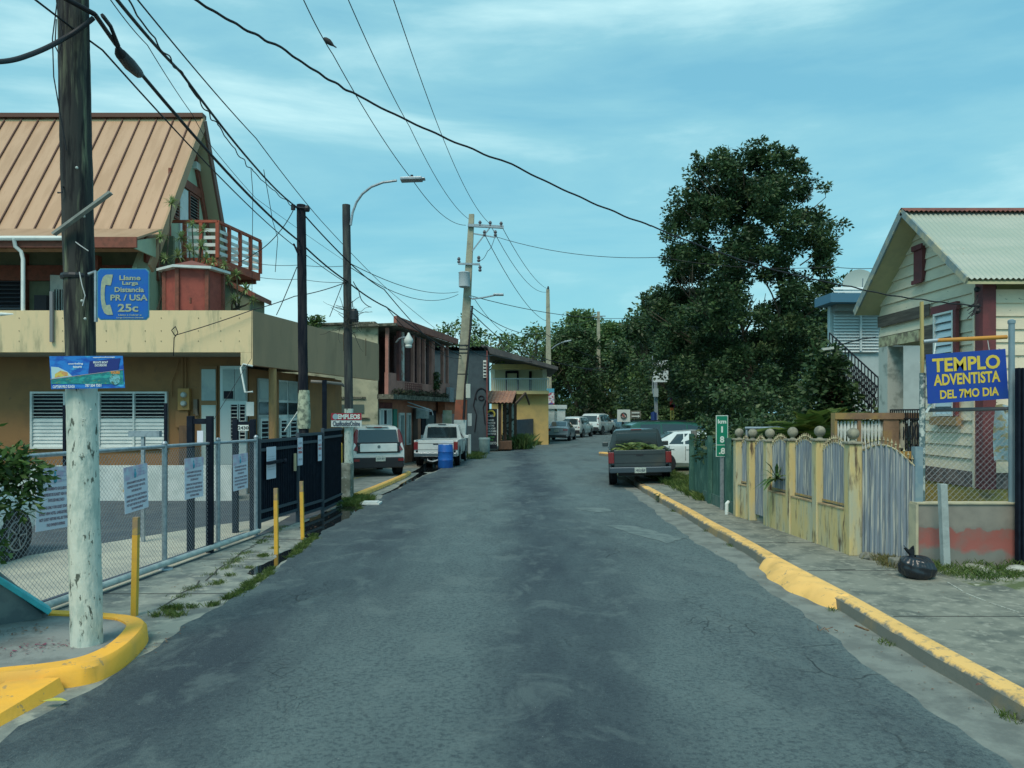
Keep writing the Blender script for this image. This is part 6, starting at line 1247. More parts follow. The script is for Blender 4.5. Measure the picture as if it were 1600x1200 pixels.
def interp(st, y):
    for a, b in zip(st, st[1:]):
        if a[0] <= y <= b[0]: t = (y-a[0])/max(1e-6,b[0]-a[0]); return [p+(q-p)*t for p, q in zip(a, b)]
    return st[-1]
def sidept(st, y, f, sg, out=.0):
    s = interp(st, y); r = ring(s); (x0,z0),(x1,z1) = r[5], r[6]; return Vector((sg*(x0+(x1-x0)*f+out), y, z0+(z1-z0)*f))
def car(name, label, cat, st, pm, sidewin, rear, front, wheels, group=None, tail=None, bumper=None, plate=None, detail=True, roofrails=False, handle=True):
    e = empty(name, (0,0,0), 0, label, cat, group); loft(st).build('body', pm, e, True, angle=28)
    for sg in (-1, 1):
        for (a0, a1, b0, b1) in sidewin:      # y at belt start/end, y at top start/end
            q = [sidept(st,a0,.06,sg,.004), sidept(st,a1,.06,sg,.004), sidept(st,b1,.93,sg,.004), sidept(st,b0,.93,sg,.004)]
            MB().plate(q if sg > 0 else q[::-1], (sg,0,.2), .006).build('side_window', glass_c, e)
        for (zz, yy) in ((0,0),):
            if handle and detail:
                for (a0,a1,_,_) in sidewin[:2]: s = interp(st,a0+.12); MB().box(*sorted((sg*(s[2]*.985), sg*(s[2]+.02))), a0+.02, a0+.17, s[3]-.16, s[3]-.13).build('door_handle', pm, e)
        s = interp(st, sidewin[-1][1]-.05 if sidewin else .5); MB().obox((sg*(s[2]+.09), sidewin[-1][1]-.12, s[3]+.07), (.09,0,0), (0,.05,0), (0,0,.07)).build('mirror', pm if detail else blackp, e, bevel=.02)
        if detail:
            mb = MB()
            for (a0,a1,_,_) in sidewin: s = interp(st,a0); mb.box(*sorted((sg*(s[2]*.97), sg*(s[2]+.0035))), a0-.006, a0+.006, .42, s[3]-.05)
            mb.build('door_gap', blackp, e)
    def endglass(ia, ib, nm, f0=.06, f1=.93, k=.93):
        a, b = st[ia], st[ib]; P4 = []
        for f, sg in ((f0,-1),(f0,1),(f1,1),(f1,-1)):
            wv = (a[4]*.9+(b[4]*.9-a[4]*.9)*f)*k; P4.append(Vector((sg*wv, a[0]+(b[0]-a[0])*f, a[5]+(b[5]-a[5])*f+.012)))
        d = Vector((0, b[0]-a[0], b[5]-a[5])).normalized(); n = Vector((0, -d.z, d.y)) if b[0] > a[0] else Vector((0, d.z, -d.y))
        if n.z < 0 and abs(n.z) > .05: n = -n
        if nm == 'rear_window' and n.y > 0: n = -n
        if nm == 'windscreen' and n.y < 0: n = -n
        return MB().plate([p+n*.004 for p in P4], n, .008).build(nm, glass_c, e)
    if rear: endglass(rear[0], rear[1], 'rear_window', *(rear[2:] if len(rear) > 2 else ()))
    if front: endglass(front[0], front[1], 'windscreen')
    yr, yf, tr, R = wheels
    for y in (yr, yf):
        for sg in (-1, 1):
            x = sg*tr; s = interp(st, y)
            MB().lathe([(R*1.14,-.004),(R*1.14,.004)], (sg*(s[2]+.001), y, R), 22, 'X').build('wheel_arch', blackp, e)
            wo = MB().lathe([(R*.6,-.11),(R*.95,-.11),(R,-.08),(R,.08),(R*.95,.11),(R*.6,.11)], (x, y, R), 26, 'X').build('wheel', tyre_m, e, True)
            mb = MB().lathe([(R*.62,.0),(R*.64,.115*sg),(R*.58,.118*sg),(R*.55,.06*sg)], (x,y,R), 22, 'X').lathe([(R*.16,.06*sg),(R*.14,.11*sg)], (x,y,R), 10, 'X')
            for k in range(5): a = k*1.2566; mb.bar((x+.10*sg,y+R*.1*math.cos(a),R+R*.1*math.sin(a)),(x+.10*sg,y+R*.58*math.cos(a),R+R*.58*math.sin(a)), .045, .02)
            mb.build('rim', rim_m, wo)
    yb = st[0][0]
    if tail:
        for sg in (-1, 1):
            x0, x1, z0, z1, dy = tail; q = MB().plate([(sg*x0,yb-.012+dy,z0),(sg*x1,yb-.012+dy*1.0+.03,z0),(sg*x1,yb+dy*2.2+.03,z1),(sg*(x0),yb+dy*2-.012,z1)][::sg], (0,-1,0), .02); q.build('tail_light', lampr, e)
    if bumper: z0, z1, m_ = bumper; MB().box(-st[1][2]*.97, st[1][2]*.97, yb-.07, yb+.22, z0, z1).build('rear_bumper', m_, e, bevel=.03)
    if plate: px_, z0, pt = plate; p_ = MB().box(px_-.155, px_+.155, yb-.092, yb-.075, z0, z0+.155).build('licence_plate', plate_m, e); MB().text(pt, (px_,yb-.094,z0+.07), (1,0,0), (0,0,1), .24, .07, off=.02).build('lettering', mat('plate_ink', (.05,.08,.12), .6), p_)
    return e
def put(e, x, y, deg, z=0, roll=0):
    e.location = (x, y, z); e.rotation_euler = (0, math.radians(roll), -math.radians(deg)); return e
pw, pg, ps, pgr, pdk = paint('white_car_paint', (.62,.70,.70), (.55,.63,.64)), paint('dark_grey_paint', (.026,.042,.048), (.034,.05,.055)), paint('silver_blue_paint', (.18,.25,.30)), paint('green_car_paint', (.010,.085,.060), (.015,.07,.055)), paint('black_blue_paint', (.02,.03,.05))
# boxy white hatchback
ST = [(-2.04,.34,.74,.62,.70,.66),(-2.03,.30,.84,.94,.80,1.00),(-1.90,.27,.885,1.02,.70,1.53),(-1.70,.25,.90,1.02,.70,1.60),(-.6,.2,.90,1.00,.71,1.63),(.35,.2,.90,.98,.69,1.58),(1.05,.22,.89,.95,.76,1.02),(1.85,.3,.84,.86,.70,.90),(2.03,.36,.72,.68,.62,.72)]
hb = car('hatchback', 'boxy white hatchback parked nose-in on the yellow-lined bay, seen from behind', 'car', ST, pw, [(-1.55,-.75,-1.45,-.75),(-.68,.15,-.68,.10),(.2,.85,.15,.42)], None, (6,5), (-1.28,1.28,.80,.33), bumper=(.28,.62,blackp), plate=(.05,.50,'JHX 821'))
MB().plate([(-.66,-2.04,.98),(.66,-2.04,.98),(.60,-1.915,1.50),(-.60,-1.915,1.50)], (0,-1,.2), .022).build('rear_window', glass_c, hb, bevel=.02)
MB().plate([(-.60,-2.075,.80),(.60,-2.075,.80),(.60,-2.06,1.06),(-.60,-2.06,1.06)], (0,-1,0), .03).build('tailgate_panel', pw, hb, bevel=.03)
MB().plate([(-.70,-2.045,.76),(.70,-2.045,.76),(.70,-2.03,1.10),(-.70,-2.03,1.10)], (0,-1,0), .018).build('tailgate_recess', blackp, hb, bevel=.02)
for sg in (-1,1): MB().plate([(sg*.68,-2.07,.82),(sg*.85,-1.99,.86),(sg*.80,-1.90,1.30),(sg*.70,-1.93,1.52),(sg*.63,-1.955,1.50),(sg*.66,-2.0,1.14)][::sg], (0,-1,.1), .02).build('tail_light', lampr, hb)
MB().lathe([(.001,-.002),(.05,-.001),(.05,.001),(.001,.002)], (0,-2.108,.96), 14, 'Y').build('badge', chrome, hb); MB().obox((0,-1.84,1.60), (.35,0,0), (0,.10,0), (0,0,.02)).build('spoiler', pw, hb); MB().box(-.13,.13,-1.955,-1.93,1.565,1.59).build('brake_lamp', lampr, hb)
for sg in (-1,1): MB().box(*sorted((sg*.62,sg*.8)), -2.125,-2.10,.5,.58).build('reflector', lampr, hb)
put(hb, -5.05, 26.35, -23, .06)
# pickups
def pickup(name, label, pm, bed_col, bumper_m, plate, tall=1.62, wd=.85, rail=0):
    st = [(-.22,.42,wd,.98,wd*.86,1.00),(-.21,.36,wd,1.0,wd*.80,tall-.04),(-.05,.36,wd,1.0,wd*.78,tall),(.75,.34,wd,1.0,wd*.78,tall-.02),(1.35,.34,wd,.98,wd*.84,1.04),(2.25,.36,wd*.98,.94,wd*.8,.98),(2.42,.42,wd*.9,.74,wd*.78,.78)]
    e = car(name, label, 'pickup truck', st, pm, [(-.08,.98,-.06,.58)], None, (4,3), (-1.42,1.55,.74,.35), handle=True)
    MB().plate([(-wd*.74,-.225,1.05),(wd*.74,-.225,1.05),(wd*.70,-.222,tall-.12),(-wd*.70,-.222,tall-.12)], (0,-1,0), .015).build('rear_window', glass_c, e, bevel=.02)
    for sg in (-1,1):
        b = MB().box(*sorted((sg*(wd-.075),sg*wd)), -2.45,-.24,.55,1.03).build('bed_side', pm, e, bevel=.02)
        for y0, y1 in ((-2.45,-1.86),(-.98,-.24)): MB().box(*sorted((sg*(wd-.07),sg*(wd-.004))), y0+.01, y1, .42, .56).build('rocker', pm, e)
        MB().lathe([(.415,-.004),(.415,.004)], (sg*(wd+.001), -1.42, .37), 24, 'X').build('wheel_arch', blackp, e)
        MB().box(*sorted((sg*(wd-.155),sg*(wd+.004))), -2.475, -2.40, .66, .97).build('tail_light', lampr, e, bevel=.01)
    MB().box(-wd+.075, wd-.075, -2.4, -.24, .58, .62).build('bed_floor', blackp, e)
    MB().box(-.6,.6,-2.3,2.0,.30,.46).build('chassis', blackp, e)
    tg = MB().box(-wd+.155, wd-.155, -2.47,-2.41,.56,1.02).build('tailgate', pm, e, bevel=.012)
    MB().box(-wd+.16, wd-.16, -2.478,-2.468,.90,.91).box(-wd+.16, wd-.16, -2.478,-2.468,.66,.67).box(-.10,.10,-2.482,-2.468,.86,.90).build('crease', blackp, tg)
    MB().box(-wd*.98, wd*.98, -2.62,-2.46,.40,.56).build('rear_bumper', bumper_m, e, bevel=.02)
    if plate: p_ = MB().box(-.155,.155,-2.64,-2.622,.40,.55).build('licence_plate', plate_m, e); MB().text(plate, (0,-2.643,.47), (1,0,0), (0,0,1), .24, .08, off=.02).build('lettering', mat('plate_ink', (.05,.08,.12), .6), p_)
    MB().box(-.16,.16,-.235,-.20,tall-.035,tall-.005).build('brake_lamp', lampr if plate else blackp, e)
    return e
p1 = pickup('pickup_truck', 'white pickup truck seen from behind, beside the blue barrel', pw, pw, chrome, None, 1.62, .84)
for sg in (-1,1): MB().obox((sg*.36,-.16,1.18), (.13,0,0), (0,.04,0), (0,0,.14)).build('headrest', mat('seat_grey', (.28,.3,.3), .9), p1)
MB().tube([(-.3,-2.5,.33),(-.28,-2.55,.25),(-.1,-2.6,.22),(.2,-2.55,.30)], .035, 6).build('tow_bar', galv, p1)
put(p1, -2.88, 31.9, 1, .02)
p2 = pickup('pickup_truck', 'dark grey pickup truck heaped with cut palm fronds, parked astride the right kerb', pg, pg, mat('grey_bumper', (.07,.10,.125), .4, .5), 'HKG 868', 1.56, .86)
put(p2, 3.86, 23.7, 7.0, .05, -1.6)
fr = []; 
def frond_quads(base, d, Lf, w, n, droop=.3):
    q = []; base, d = np.array(base), np.array(d); s = np.cross(d, [0,0,1.]); s /= max(1e-6,np.linalg.norm(s))
    for k in range(n):
        t = (k+1)/n; p = base+d*Lf*t; p[2] -= droop*t*t*Lf
        for sg in (-1,1):
            tip = p+s*sg*w*(1-.55*t)+d*w*.55+np.array([0,0,-.35*w]); wv = d*.012*3; q.append([p-wv, p+wv, tip+wv*.2, tip-wv*.2])
    return q
for k in range(46):
    a = random.uniform(-.9,.9)+random.choice((0,math.pi)); b_ = (3.68+random.uniform(-.5,.45), 21.6+random.uniform(0,.95), 1.0+random.uniform(0,.14)); fr += frond_quads(b_, (math.cos(a)*.9, math.sin(a), random.uniform(.0,.8)), random.uniform(.22,.42), random.uniform(.12,.2), 9)
tag(fast_quads('palm_fronds', np.array(fr), leaf_mat('cut_frond', (.07,.12,.03), (.13,.19,.05), (.27,.32,.12), 4), None, (3.68,22.2,.8)), 'yellow-green cut palm fronds piled in the dark pickup bed', 'palm fronds', kind='stuff')
# saloons and vans
SED = [(-2.25,.36,.72,.66,.68,.70),(-2.22,.32,.84,.92,.76,.98),(-1.65,.26,.885,.98,.72,1.06),(-.98,.22,.90,.97,.62,1.40),(-.2,.2,.90,.95,.64,1.46),(.45,.2,.90,.94,.62,1.40),(1.2,.22,.89,.92,.76,.98),(2.0,.3,.84,.80,.72,.84),(2.25,.36,.70,.66,.6,.70)]
sw = [(-1.25,-.75,-.92,-.70),(-.68,.08,-.66,.06),(.14,.95,.12,.42)]
s1 = car('sedan', 'silver-blue sedan, nearest of the cars parked in file on the left far kerb', 'car', SED, ps, sw, (2,3), (6,5), (-1.38,1.36,.80,.32), tail=(.45,.80,.78,.90,.01), bumper=(.34,.60,ps), plate=(0,.70,'IOM 402')); MB().box(-.7,.7,-2.335,-2.32,.36,.46).build('lower_trim', blackp, s1); put(s1, 3.72, 58.0, 12, .02)
s2 = car('sedan', 'white sedan parked side-on behind the dark pickup', 'car', SED, pw, sw, (2,3), (6,5), (-1.38,1.36,.80,.32), tail=(.45,.80,.78,.90,.01)); put(s2, 6.7, 27.7, 88, .02)
SUV = [(-2.3,.45,.78,.72,.74,.78),(-2.28,.40,.86,1.05,.80,1.08),(-2.05,.36,.91,1.10,.74,1.62),(-1.8,.34,.93,1.10,.74,1.74),(-.4,.32,.93,1.08,.75,1.77),(.55,.32,.93,1.06,.73,1.70),(1.2,.34,.92,1.03,.80,1.10),(2.1,.4,.88,.98,.76,1.02),(2.3,.46,.74,.74,.64,.78)]
svw = [(-1.8,-1.0,-1.72,-1.0),(-.93,0.0,-.92,-.02),(.06,1.0,.04,.62)]
def suv(label, pm, name='suv'):
    e = car(name, label, 'car', SUV, pm, svw, None, (6,5), (-1.42,1.42,.82,.37), bumper=(.40,.66,blackp), plate=(0,.76,'JQT 115'))
    MB().plate([(-.68,-2.27,1.10),(.68,-2.27,1.10),(.62,-2.06,1.58),(-.62,-2.06,1.58)], (0,-1,.3), .02).build('rear_window', glass_c, e)
    for sg in (-1,1): MB().plate([(sg*.70,-2.30,.85),(sg*.86,-2.27,.85),(sg*.80,-2.10,1.45),(sg*.70,-2.12,1.45)][::sg], (0,-1,.1), .02).build('tail_light', lampr, e); MB().bar((sg*.62,-1.7,1.80),(sg*.62,.4,1.78), .04, .04).build('roof_rail', blackp, e)
    return e
put(suv('small white crossover parked second in the far left file, behind the silver sedan', pw), 5.55, 65.5, 20, .02)
v2 = suv('tall white SUV parked third in the far left file', pw); put(v2, 8.2, 73.0, 26, .05); v2.scale = (1.08,1.08,1.12)
g2 = suv('dark green people carrier side-on behind the white sedan', pgr, 'people_carrier'); put(g2, 6.9, 31.6, 82, -.02); g2.scale = (1,1.1,1.0)
s3 = car('sedan', 'black sedan, farthest of the cars in the left file under the trees', 'car', SED, pdk, sw, (2,3), (6,5), (-1.38,1.36,.80,.32), tail=(.45,.80,.78,.90,.01), bumper=(.34,.60,pdk), plate=(0,.7,'HAB 331')); put(s3, 12.3, 86, 38, .02)
s4 = car('sedan', 'pale blue sedan between the tall white SUV and the black sedan', 'car', SED, ps, sw, (2,3), (6,5), (-1.38,1.36,.80,.32), tail=(.45,.80,.78,.90,.01)); put(s4, 10.6, 80.5, 32, .02)
h2 = car('hatchback', 'white hatchback at the left edge behind the wire fence, only flank and wheel showing', 'car', ST, pw, [(-1.55,-.75,-1.45,-.75),(-.68,.15,-.68,.10),(.2,.85,.15,.42)], None, (6,5), (-1.28,1.28,.80,.34), tail=(.5,.8,.8,.95,.01)); put(h2, -7.95, 9.65, 0, .01)

# ------------------------------------------------------------------ vegetation
bark = mat('tree_bark', (.10,.085,.06), .95, col2=(.05,.045,.035), nscale=10, stretch=(1,1,.3), bump=.8, bscale=25)
def limbs(mb, p, d, Ln, r, depth, ends, spread=.55, up=.12):
    pts = [p]; dd = d
    for k in range(4):
        dd = (dd+Vector((random.uniform(-.16,.16), random.uniform(-.16,.16), up*random.uniform(0,1)))).normalized(); pts.append(pts[-1]+dd*Ln/4)
    mb.tube(pts, [r*(1-.11*i) for i in range(5)], 6 if depth > 1 else 4, False)
    if depth == 0: ends.append(pts[-1]); return
    for k in range(random.choice((2,3,3))):
        nd = (dd+Vector((random.uniform(-1,1), random.uniform(-1,1), random.uniform(-.35,.6)))*spread).normalized(); limbs(mb, pts[random.choice((3,4,4))], nd, Ln*random.uniform(.62,.82), r*.58, depth-1, ends, spread, up)
    ends.append(pts[2])
def tree(name, label, cat, base, H, R, lm, nc, per, ls, trunk_r=.2, z0=.25, crad=.6, seed=1, group=None, shape=None, sparse=False, top=.0, asp=.5, droop=0):
    random.seed(seed); global RNG; RNG = np.random.default_rng(seed); base = Vector(base); e = empty(name, base, 0, label, cat, group); mb = MB(); ends = []
    mb.tube([base, base+Vector((random.uniform(-.1,.1),random.uniform(-.1,.1),H*.18)), base+Vector((random.uniform(-.2,.2),0,H*.34))], [trunk_r*1.25, trunk_r, trunk_r*.85], 10)
    n0 = random.choice((4,5)) if not sparse else 5
    for k in range(n0+1 if name != 'dark_tree' else 4):
        a = 6.283*k/n0; d = Vector((math.cos(a)*.62,math.sin(a)*.62,.9)).normalized() if k < n0 else Vector((0,0,1)); limbs(mb, base+Vector((0,0,H*random.uniform(.24,.34))), d, H*(.26 if sparse else .18), trunk_r*.5, 3, ends)
    mb.build('trunk', bark, e)
    cs, rs = [], []
    if shape is None: shape = lambda t: math.sin(math.pi*min(1, .12+t*.86))**.6
    while len(cs) < nc:
        t = random.random()**.85; a = random.uniform(0, 6.283); rr = R*shape(t)*(random.random()**.42)
        if name == 'dark_tree' and t > .55 and random.random() < .14: continue
        if name == 'dark_tree' and t < .2 and rr*math.cos(a) < -1.0 and rr*math.sin(a) < 3: continue
        cs.append((base.x+rr*math.cos(a), base.y+rr*math.sin(a), base.z+H*(z0+(1-z0)*t))); rs.append(crad*random.uniform(.55,1.15)*(1-.45*t if top else 1))
    if sparse: cs = [tuple(v) for v in ends]; rs = [crad*random.uniform(.4,1) for _ in cs]
    q = leaves(cs, rs, per, ls, asp=asp, droop=droop); fast_quads('crown', q, lm, e); return e
# the big dark tree
bt_shape = lambda t: (.86+.12*min(1,t*4)) if t < .5 else .98*(1-((t-.5)/.5)**1.8*.50)
BT = tree('dark_tree', 'large dark broad-leaved tree towering over the right side of the street', 'tree', (10.05,33,.0), 12.75, 4.1, leaf_mat('foliage_big', (.018,.040,.018), (.040,.085,.034), (.105,.165,.062), .9), 440, 270, .165, .22, .05, .56, 11, shape=bt_shape, asp=.5)
random.seed(31); RNG = np.random.default_rng(31); cs = []; rs = []; sp = MB()
for px, py, r in ((1178,222,.22),(1190,216,.16),(1161,232,.2),(1226,236,.2),(1238,232,.14),(1200,258,.32),(1205,270,.26),(1170,255,.22),(1088,240,.12),(1090,255,.18),(1110,248,.25),(1082,270,.4),(1145,262,.25),(1012,470,.2),(1006,460,.14),(1290,290,.2),(1318,348,.25),(1326,430,.22),(1320,500,.3),(1260,262,.14),(1270,280,.3),(1060,300,.3)):
    r *= 1.35; p = P(px,py,32.4); p.z -= .1; cs.append(tuple(p)); rs.append(r); sp.tube([p+Vector(((1165-px)*.012,0,-1.7)), p+Vector((0,0,-.4)), p], [.03,.015,.006], 5)
sp.build('twigs', bark, BT); fast_quads('outer_sprays', leaves(cs, rs, 85, .17), MATS['foliage_big'], BT)
# shrubs behind the right fence
def shrub(name, label, cat, cs, rs, per, ls, lm, group=None, asp=.5, seed=2, kind=None, droop=0):
    global RNG; RNG = np.random.default_rng(seed); c = np.array(cs, float); o = fast_quads(name, leaves(cs, rs, per, ls, asp=asp, droop=droop), lm, None, (c[:,0].mean(), c[:,1].mean(), c[:,2].min()-min(rs))); return tag(o, label, cat, group, kind)
random.seed(5)
shrub('shrub', 'dense dark shrub rising behind the yellow ball-topped fence', 'shrub', [(random.uniform(5.2,7.6), random.uniform(15.5,18.5), random.uniform(.4,2.0)) for _ in range(60)], [.42]*60, 150, .13, lf_dark)
shrub('shrub', 'leafy dark shrub poking over the green fence beside the kilometre sign', 'shrub', [(4.55+random.uniform(-.2,.5), 16.6+random.uniform(-.4,1.6), random.uniform(1.1,1.95)) for _ in range(22)], [.25]*22, 90, .12, lf_dark, seed=4)
shrub('shrub', 'round dark shrub just right of the parked white sedan', 'shrub', [(7.3+random.uniform(-1.1,1.8), 23.4+random.uniform(-.6,.6), random.uniform(.4,2.8)) for _ in range(60)], [.45]*60, 110, .14, lf_dark, seed=6)
def palm(name, label, base, n, Lf, w, seg, elev, lm, droop=.7, seed=1, h=0, cat='palm'):
    random.seed(seed); base = Vector(base); q = []
    for k in range(n):
        a = random.uniform(0,6.283); el_ = random.uniform(*elev); q += frond_quads(base+Vector((random.uniform(-.1,.1),random.uniform(-.1,.1),h)), (math.cos(a)*math.cos(el_), math.sin(a)*math.cos(el_), math.sin(el_)), Lf*random.uniform(.7,1.1), w, seg, droop)
    return tag(fast_quads(name, np.array(q), lm, None, tuple(base)), label, cat)
palm('palm', 'bushy yellow-green palm behind the ball-topped fence, left of the terrace wall', (5.85,14.7,1.5), 50, 1.3, .34, 22, (.6,1.4), lf_yel, .5, 3)
palm('palm', 'second palm clump at the foot of the iron stair', (6.35,14.6,1.5), 34, 1.1, .30, 20, (.5,1.4), lf_mid, .5, 8)
def rosette(c, n, L_, w, el0=(-.2,1.4)):
    q = []; c = np.array(c, float)
    for k in range(n):
        a = random.uniform(0,6.283); el_ = random.uniform(*el0); d = np.array([math.cos(a)*math.cos(el_), math.sin(a)*math.cos(el_), math.sin(el_)]); s = np.array([-math.sin(a), math.cos(a), 0])*w; l = L_*random.uniform(.7,1.1)
        m = c+d*l*.55; t = c+d*l+np.array([0,0,-.22*l]); q.append([c-s*.6, c+s*.6, m+s, m-s]); q.append([m-s, m+s, t+s*.1, t-s*.1])
    return q
shrub('shrub', 'leafy branch tips hanging over the lower end of the iron stair', 'shrub', [(P(random.uniform(1268,1312),random.uniform(545,650),15.7)) for _ in range(34)]+[P(random.uniform(1300,1335),random.uniform(600,650),15.7) for _ in range(8)], [.28]*42, 90, .12, lf_dark, seed=52)
random.seed(9)
rq = rosette((4.46,12.95,1.0), 26, .48, .03, (-.3,1.2)); tag(fast_quads('yucca', np.array(rq), lf_mid, None, (4.46,12.95,.78)), 'green yucca leaning out over the yellow low wall', 'yucca')
shrub('red_shrub', 'small patch of red-leaved shrub beside the stair under the dark tree', 'shrub', [(xd(1300,15.6)+random.uniform(-.3,.3), 15.6, zd(622,15.6)+random.uniform(-.06,.1)) for _ in range(6)], [.10]*6, 30, .08, leaf_mat('red_leaves', (.05,.01,.015), (.12,.02,.02), (.2,.04,.03)), seed=7)
# terrace dracaenas
def drac(label, tips, foot, seed):
    random.seed(seed); e = empty('dracaena', foot, 0, label, 'plant', 'spiky plants on the hotel terrace'); mb = MB(); q = []
    for t, r in tips:
        t = Vector(t); f = Vector(foot); mb.tube([f+Vector((random.uniform(-.15,.15),0,0)), f.lerp(t,.5)+Vector((random.uniform(-.08,.08),0,0)), t], [.03,.022,.015], 6); q += rosette(t, 48, r, .016, (-.5,1.5))
    mb.build('stem', bark, e); fast_quads('leaves', np.array(q), leaf_mat('drac_'+str(seed), (.14,.22,.08), (.25,.34,.13), (.48,.54,.28), 3) if 'drac_' not in MATS else None, e)
drac('tall spiky plant left of the red booth, reaching to the gable window', [(P(268,318,19.4),.28),(P(250,372,19.2),.28),(P(258,405,19.2),.25)], P(253,484,19.2), 3)
drac('bushy spiky plant in front of the red balcony', [(P(283,372,19.9),.30),(P(300,352,20),.22),(P(296,392,19.8),.3),(P(314,385,20),.28),(P(318,360,20.1),.25),(P(278,400,19.8),.3),(P(322,405,20),.26),(P(333,410,20),.22)], P(300,484,19.9), 4)
drac('dark straggly spiky plant right of the red booth', [(P(356,440,19.4),.26),(P(370,430,19.6),.24),(P(384,452,19.4),.28),(P(366,468,19.3),.26),(P(395,470,19.4),.2),(P(350,415,19.6),.2)], P(368,484,19.5), 5)
tag(MB().bar((xd(372,20.5),20.5,3.62),(xd(372,20.5),20.5,5.2),.06,.06,up=(0,1,0)).build('terrace_post', white), 'thin white post among the plants on the hotel terrace', 'post')
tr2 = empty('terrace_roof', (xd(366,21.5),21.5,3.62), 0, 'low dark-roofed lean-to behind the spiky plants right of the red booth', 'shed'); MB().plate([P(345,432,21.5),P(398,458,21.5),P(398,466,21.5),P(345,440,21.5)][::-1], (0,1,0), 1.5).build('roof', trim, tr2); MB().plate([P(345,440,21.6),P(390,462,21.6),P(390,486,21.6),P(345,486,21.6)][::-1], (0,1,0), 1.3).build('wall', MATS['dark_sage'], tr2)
# shrub at the left edge
random.seed(12)
shrub('shrub', 'bright green shrub at the left edge over the turquoise-capped wall stub', 'shrub', [((-4.75+random.uniform(-.8,.62)*(1-abs(z-1.5)*.4)) if z > 1.22 else (-4.95+random.uniform(-.5,.32)), 6.5+random.uniform(-.4,.3), z) for z in [random.uniform(.85,1.98) for _ in range(66)]], [.20]*66, 190, .075, leaf_mat('foliage_near', (.025,.06,.018), (.06,.13,.03), (.15,.24,.06), 2), asp=.42, seed=12)
# grass verge and weeds
def tufts(label, pts, n, h, spread, wd=.006, lm=None, cat='grass', lean=.5, name='grass'):
    q = blades(pts, spread, h, wd, n, lean); b = np.array(pts).mean(0); return tag(fast_quads(name, q, lm or grassm, None, tuple(b)), label, cat, kind='stuff')
grassm = leaf_mat('grass_blades', (.04,.08,.02), (.09,.15,.035), (.20,.26,.08), 3)
random.seed(14)
tufts('rough grass verge sloping up beside the dark pickup to the green fence', [(4.25+random.random()*.9*min(1,(D_-16)/4), D_, .10+.05*random.random()) for D_ in np.linspace(17.2,24.5,260)], 15000, .15, .07, .008)
struct(MB().grid(lambda u, v: (4.35+.75*u*min(1,.3+v), 17.0+7.5*v, .06+.10*math.sin(u*2.6)), 10, 20), 'verge', earth, smooth=True)
pl = []
for d in np.arange(8.3, 17, .05):
    if random.random() < (.5+.5*math.sin(d*2.2)) and not 13.2 < d < 16.6: pl.append((lerp_tab(LE,d)-.03+random.uniform(-.08,.04), d, 0))
tufts('low grass growing in the broken left edge of the asphalt', pl, 6500, .05, .03, .003)
tufts('grass tuft at the corner between gutter and asphalt near the yellow kerb', [(-3.55+random.uniform(-.13,.13), 8.05+random.uniform(-.22,.22), 0) for _ in range(12)], 900, .055, .03, .003)
tufts('scattered weeds in the cracked apron before the black gate', [(-3.62+random.uniform(-.06,.06)-.03*(d-11), d, 0) for d in (9.4,9.5,9.9,10.4,11.2,11.25,11.3,11.9)], 900, .04, .04, .003)
tufts('untidy weeds and debris at the foot of the concrete block', [(random.uniform(-4.05,-3.35), random.uniform(17.2,18.9), 0) for _ in range(40)], 3800, .12, .06, .005)
tufts('short weeds along the outer foot of the right kerb', [(3.40+random.uniform(-.03,.03), d, .01) for d in (5.2,5.25,5.3,6.9,7.0,8.1,12.0,12.1,13.5,16.2,16.3)], 300, .05, .03, .003)
tufts('moss and weeds on the rough ground before the grey and red wall', [(random.uniform(5.1,6.9), random.uniform(8.8,9.75), .18) for _ in range(60)], 3500, .07, .07, .004)
tufts('dry grass between the loose block and the corrugated gate', [(random.uniform(4.7,5.15), random.uniform(9.7,10.3), .13) for _ in range(14)], 900, .10, .05, .004, leaf_mat('dry_grass', (.12,.12,.05), (.2,.19,.08), (.32,.3,.14), 3))
tufts('planting beside the kiosk and grey boarded fence', [(xd(random.uniform(799,822),44.5), 44.5+random.uniform(-1,1.0), .05) for _ in range(30)], 2600, .75, .15, .03, lf_mid, 'plants', .35)
tufts('grass at the base of the leaning concrete pole and grey bin', [(random.uniform(-2.6,-1.4), random.uniform(34.5,40), 0) for _ in range(60)], 3000, .14, .12, .012)
tufts('weeds below the grey boarded fence', [(x, d, .03) for x, d in [(xd(812+38*t,46.3+6.6*t)+.15, 46.0+6.6*t) for t in np.linspace(0,1,40)]], 1800, .25, .12, .02)
fq = []
for k in range(8): fq += frond_quads((3.55+random.uniform(-.08,.12), 18.3+random.uniform(-.35,.35), .15), (random.uniform(-.6,.6), random.uniform(-1,1), .1), .3, .10, 9, .4)
tag(fast_quads('palm_fronds', np.array(fq), MATS['cut_frond'], None, (3.55,18.3,.14)), 'dry frond scraps lying across the kerb in front of the dark pickup', 'palm fronds', kind='stuff')
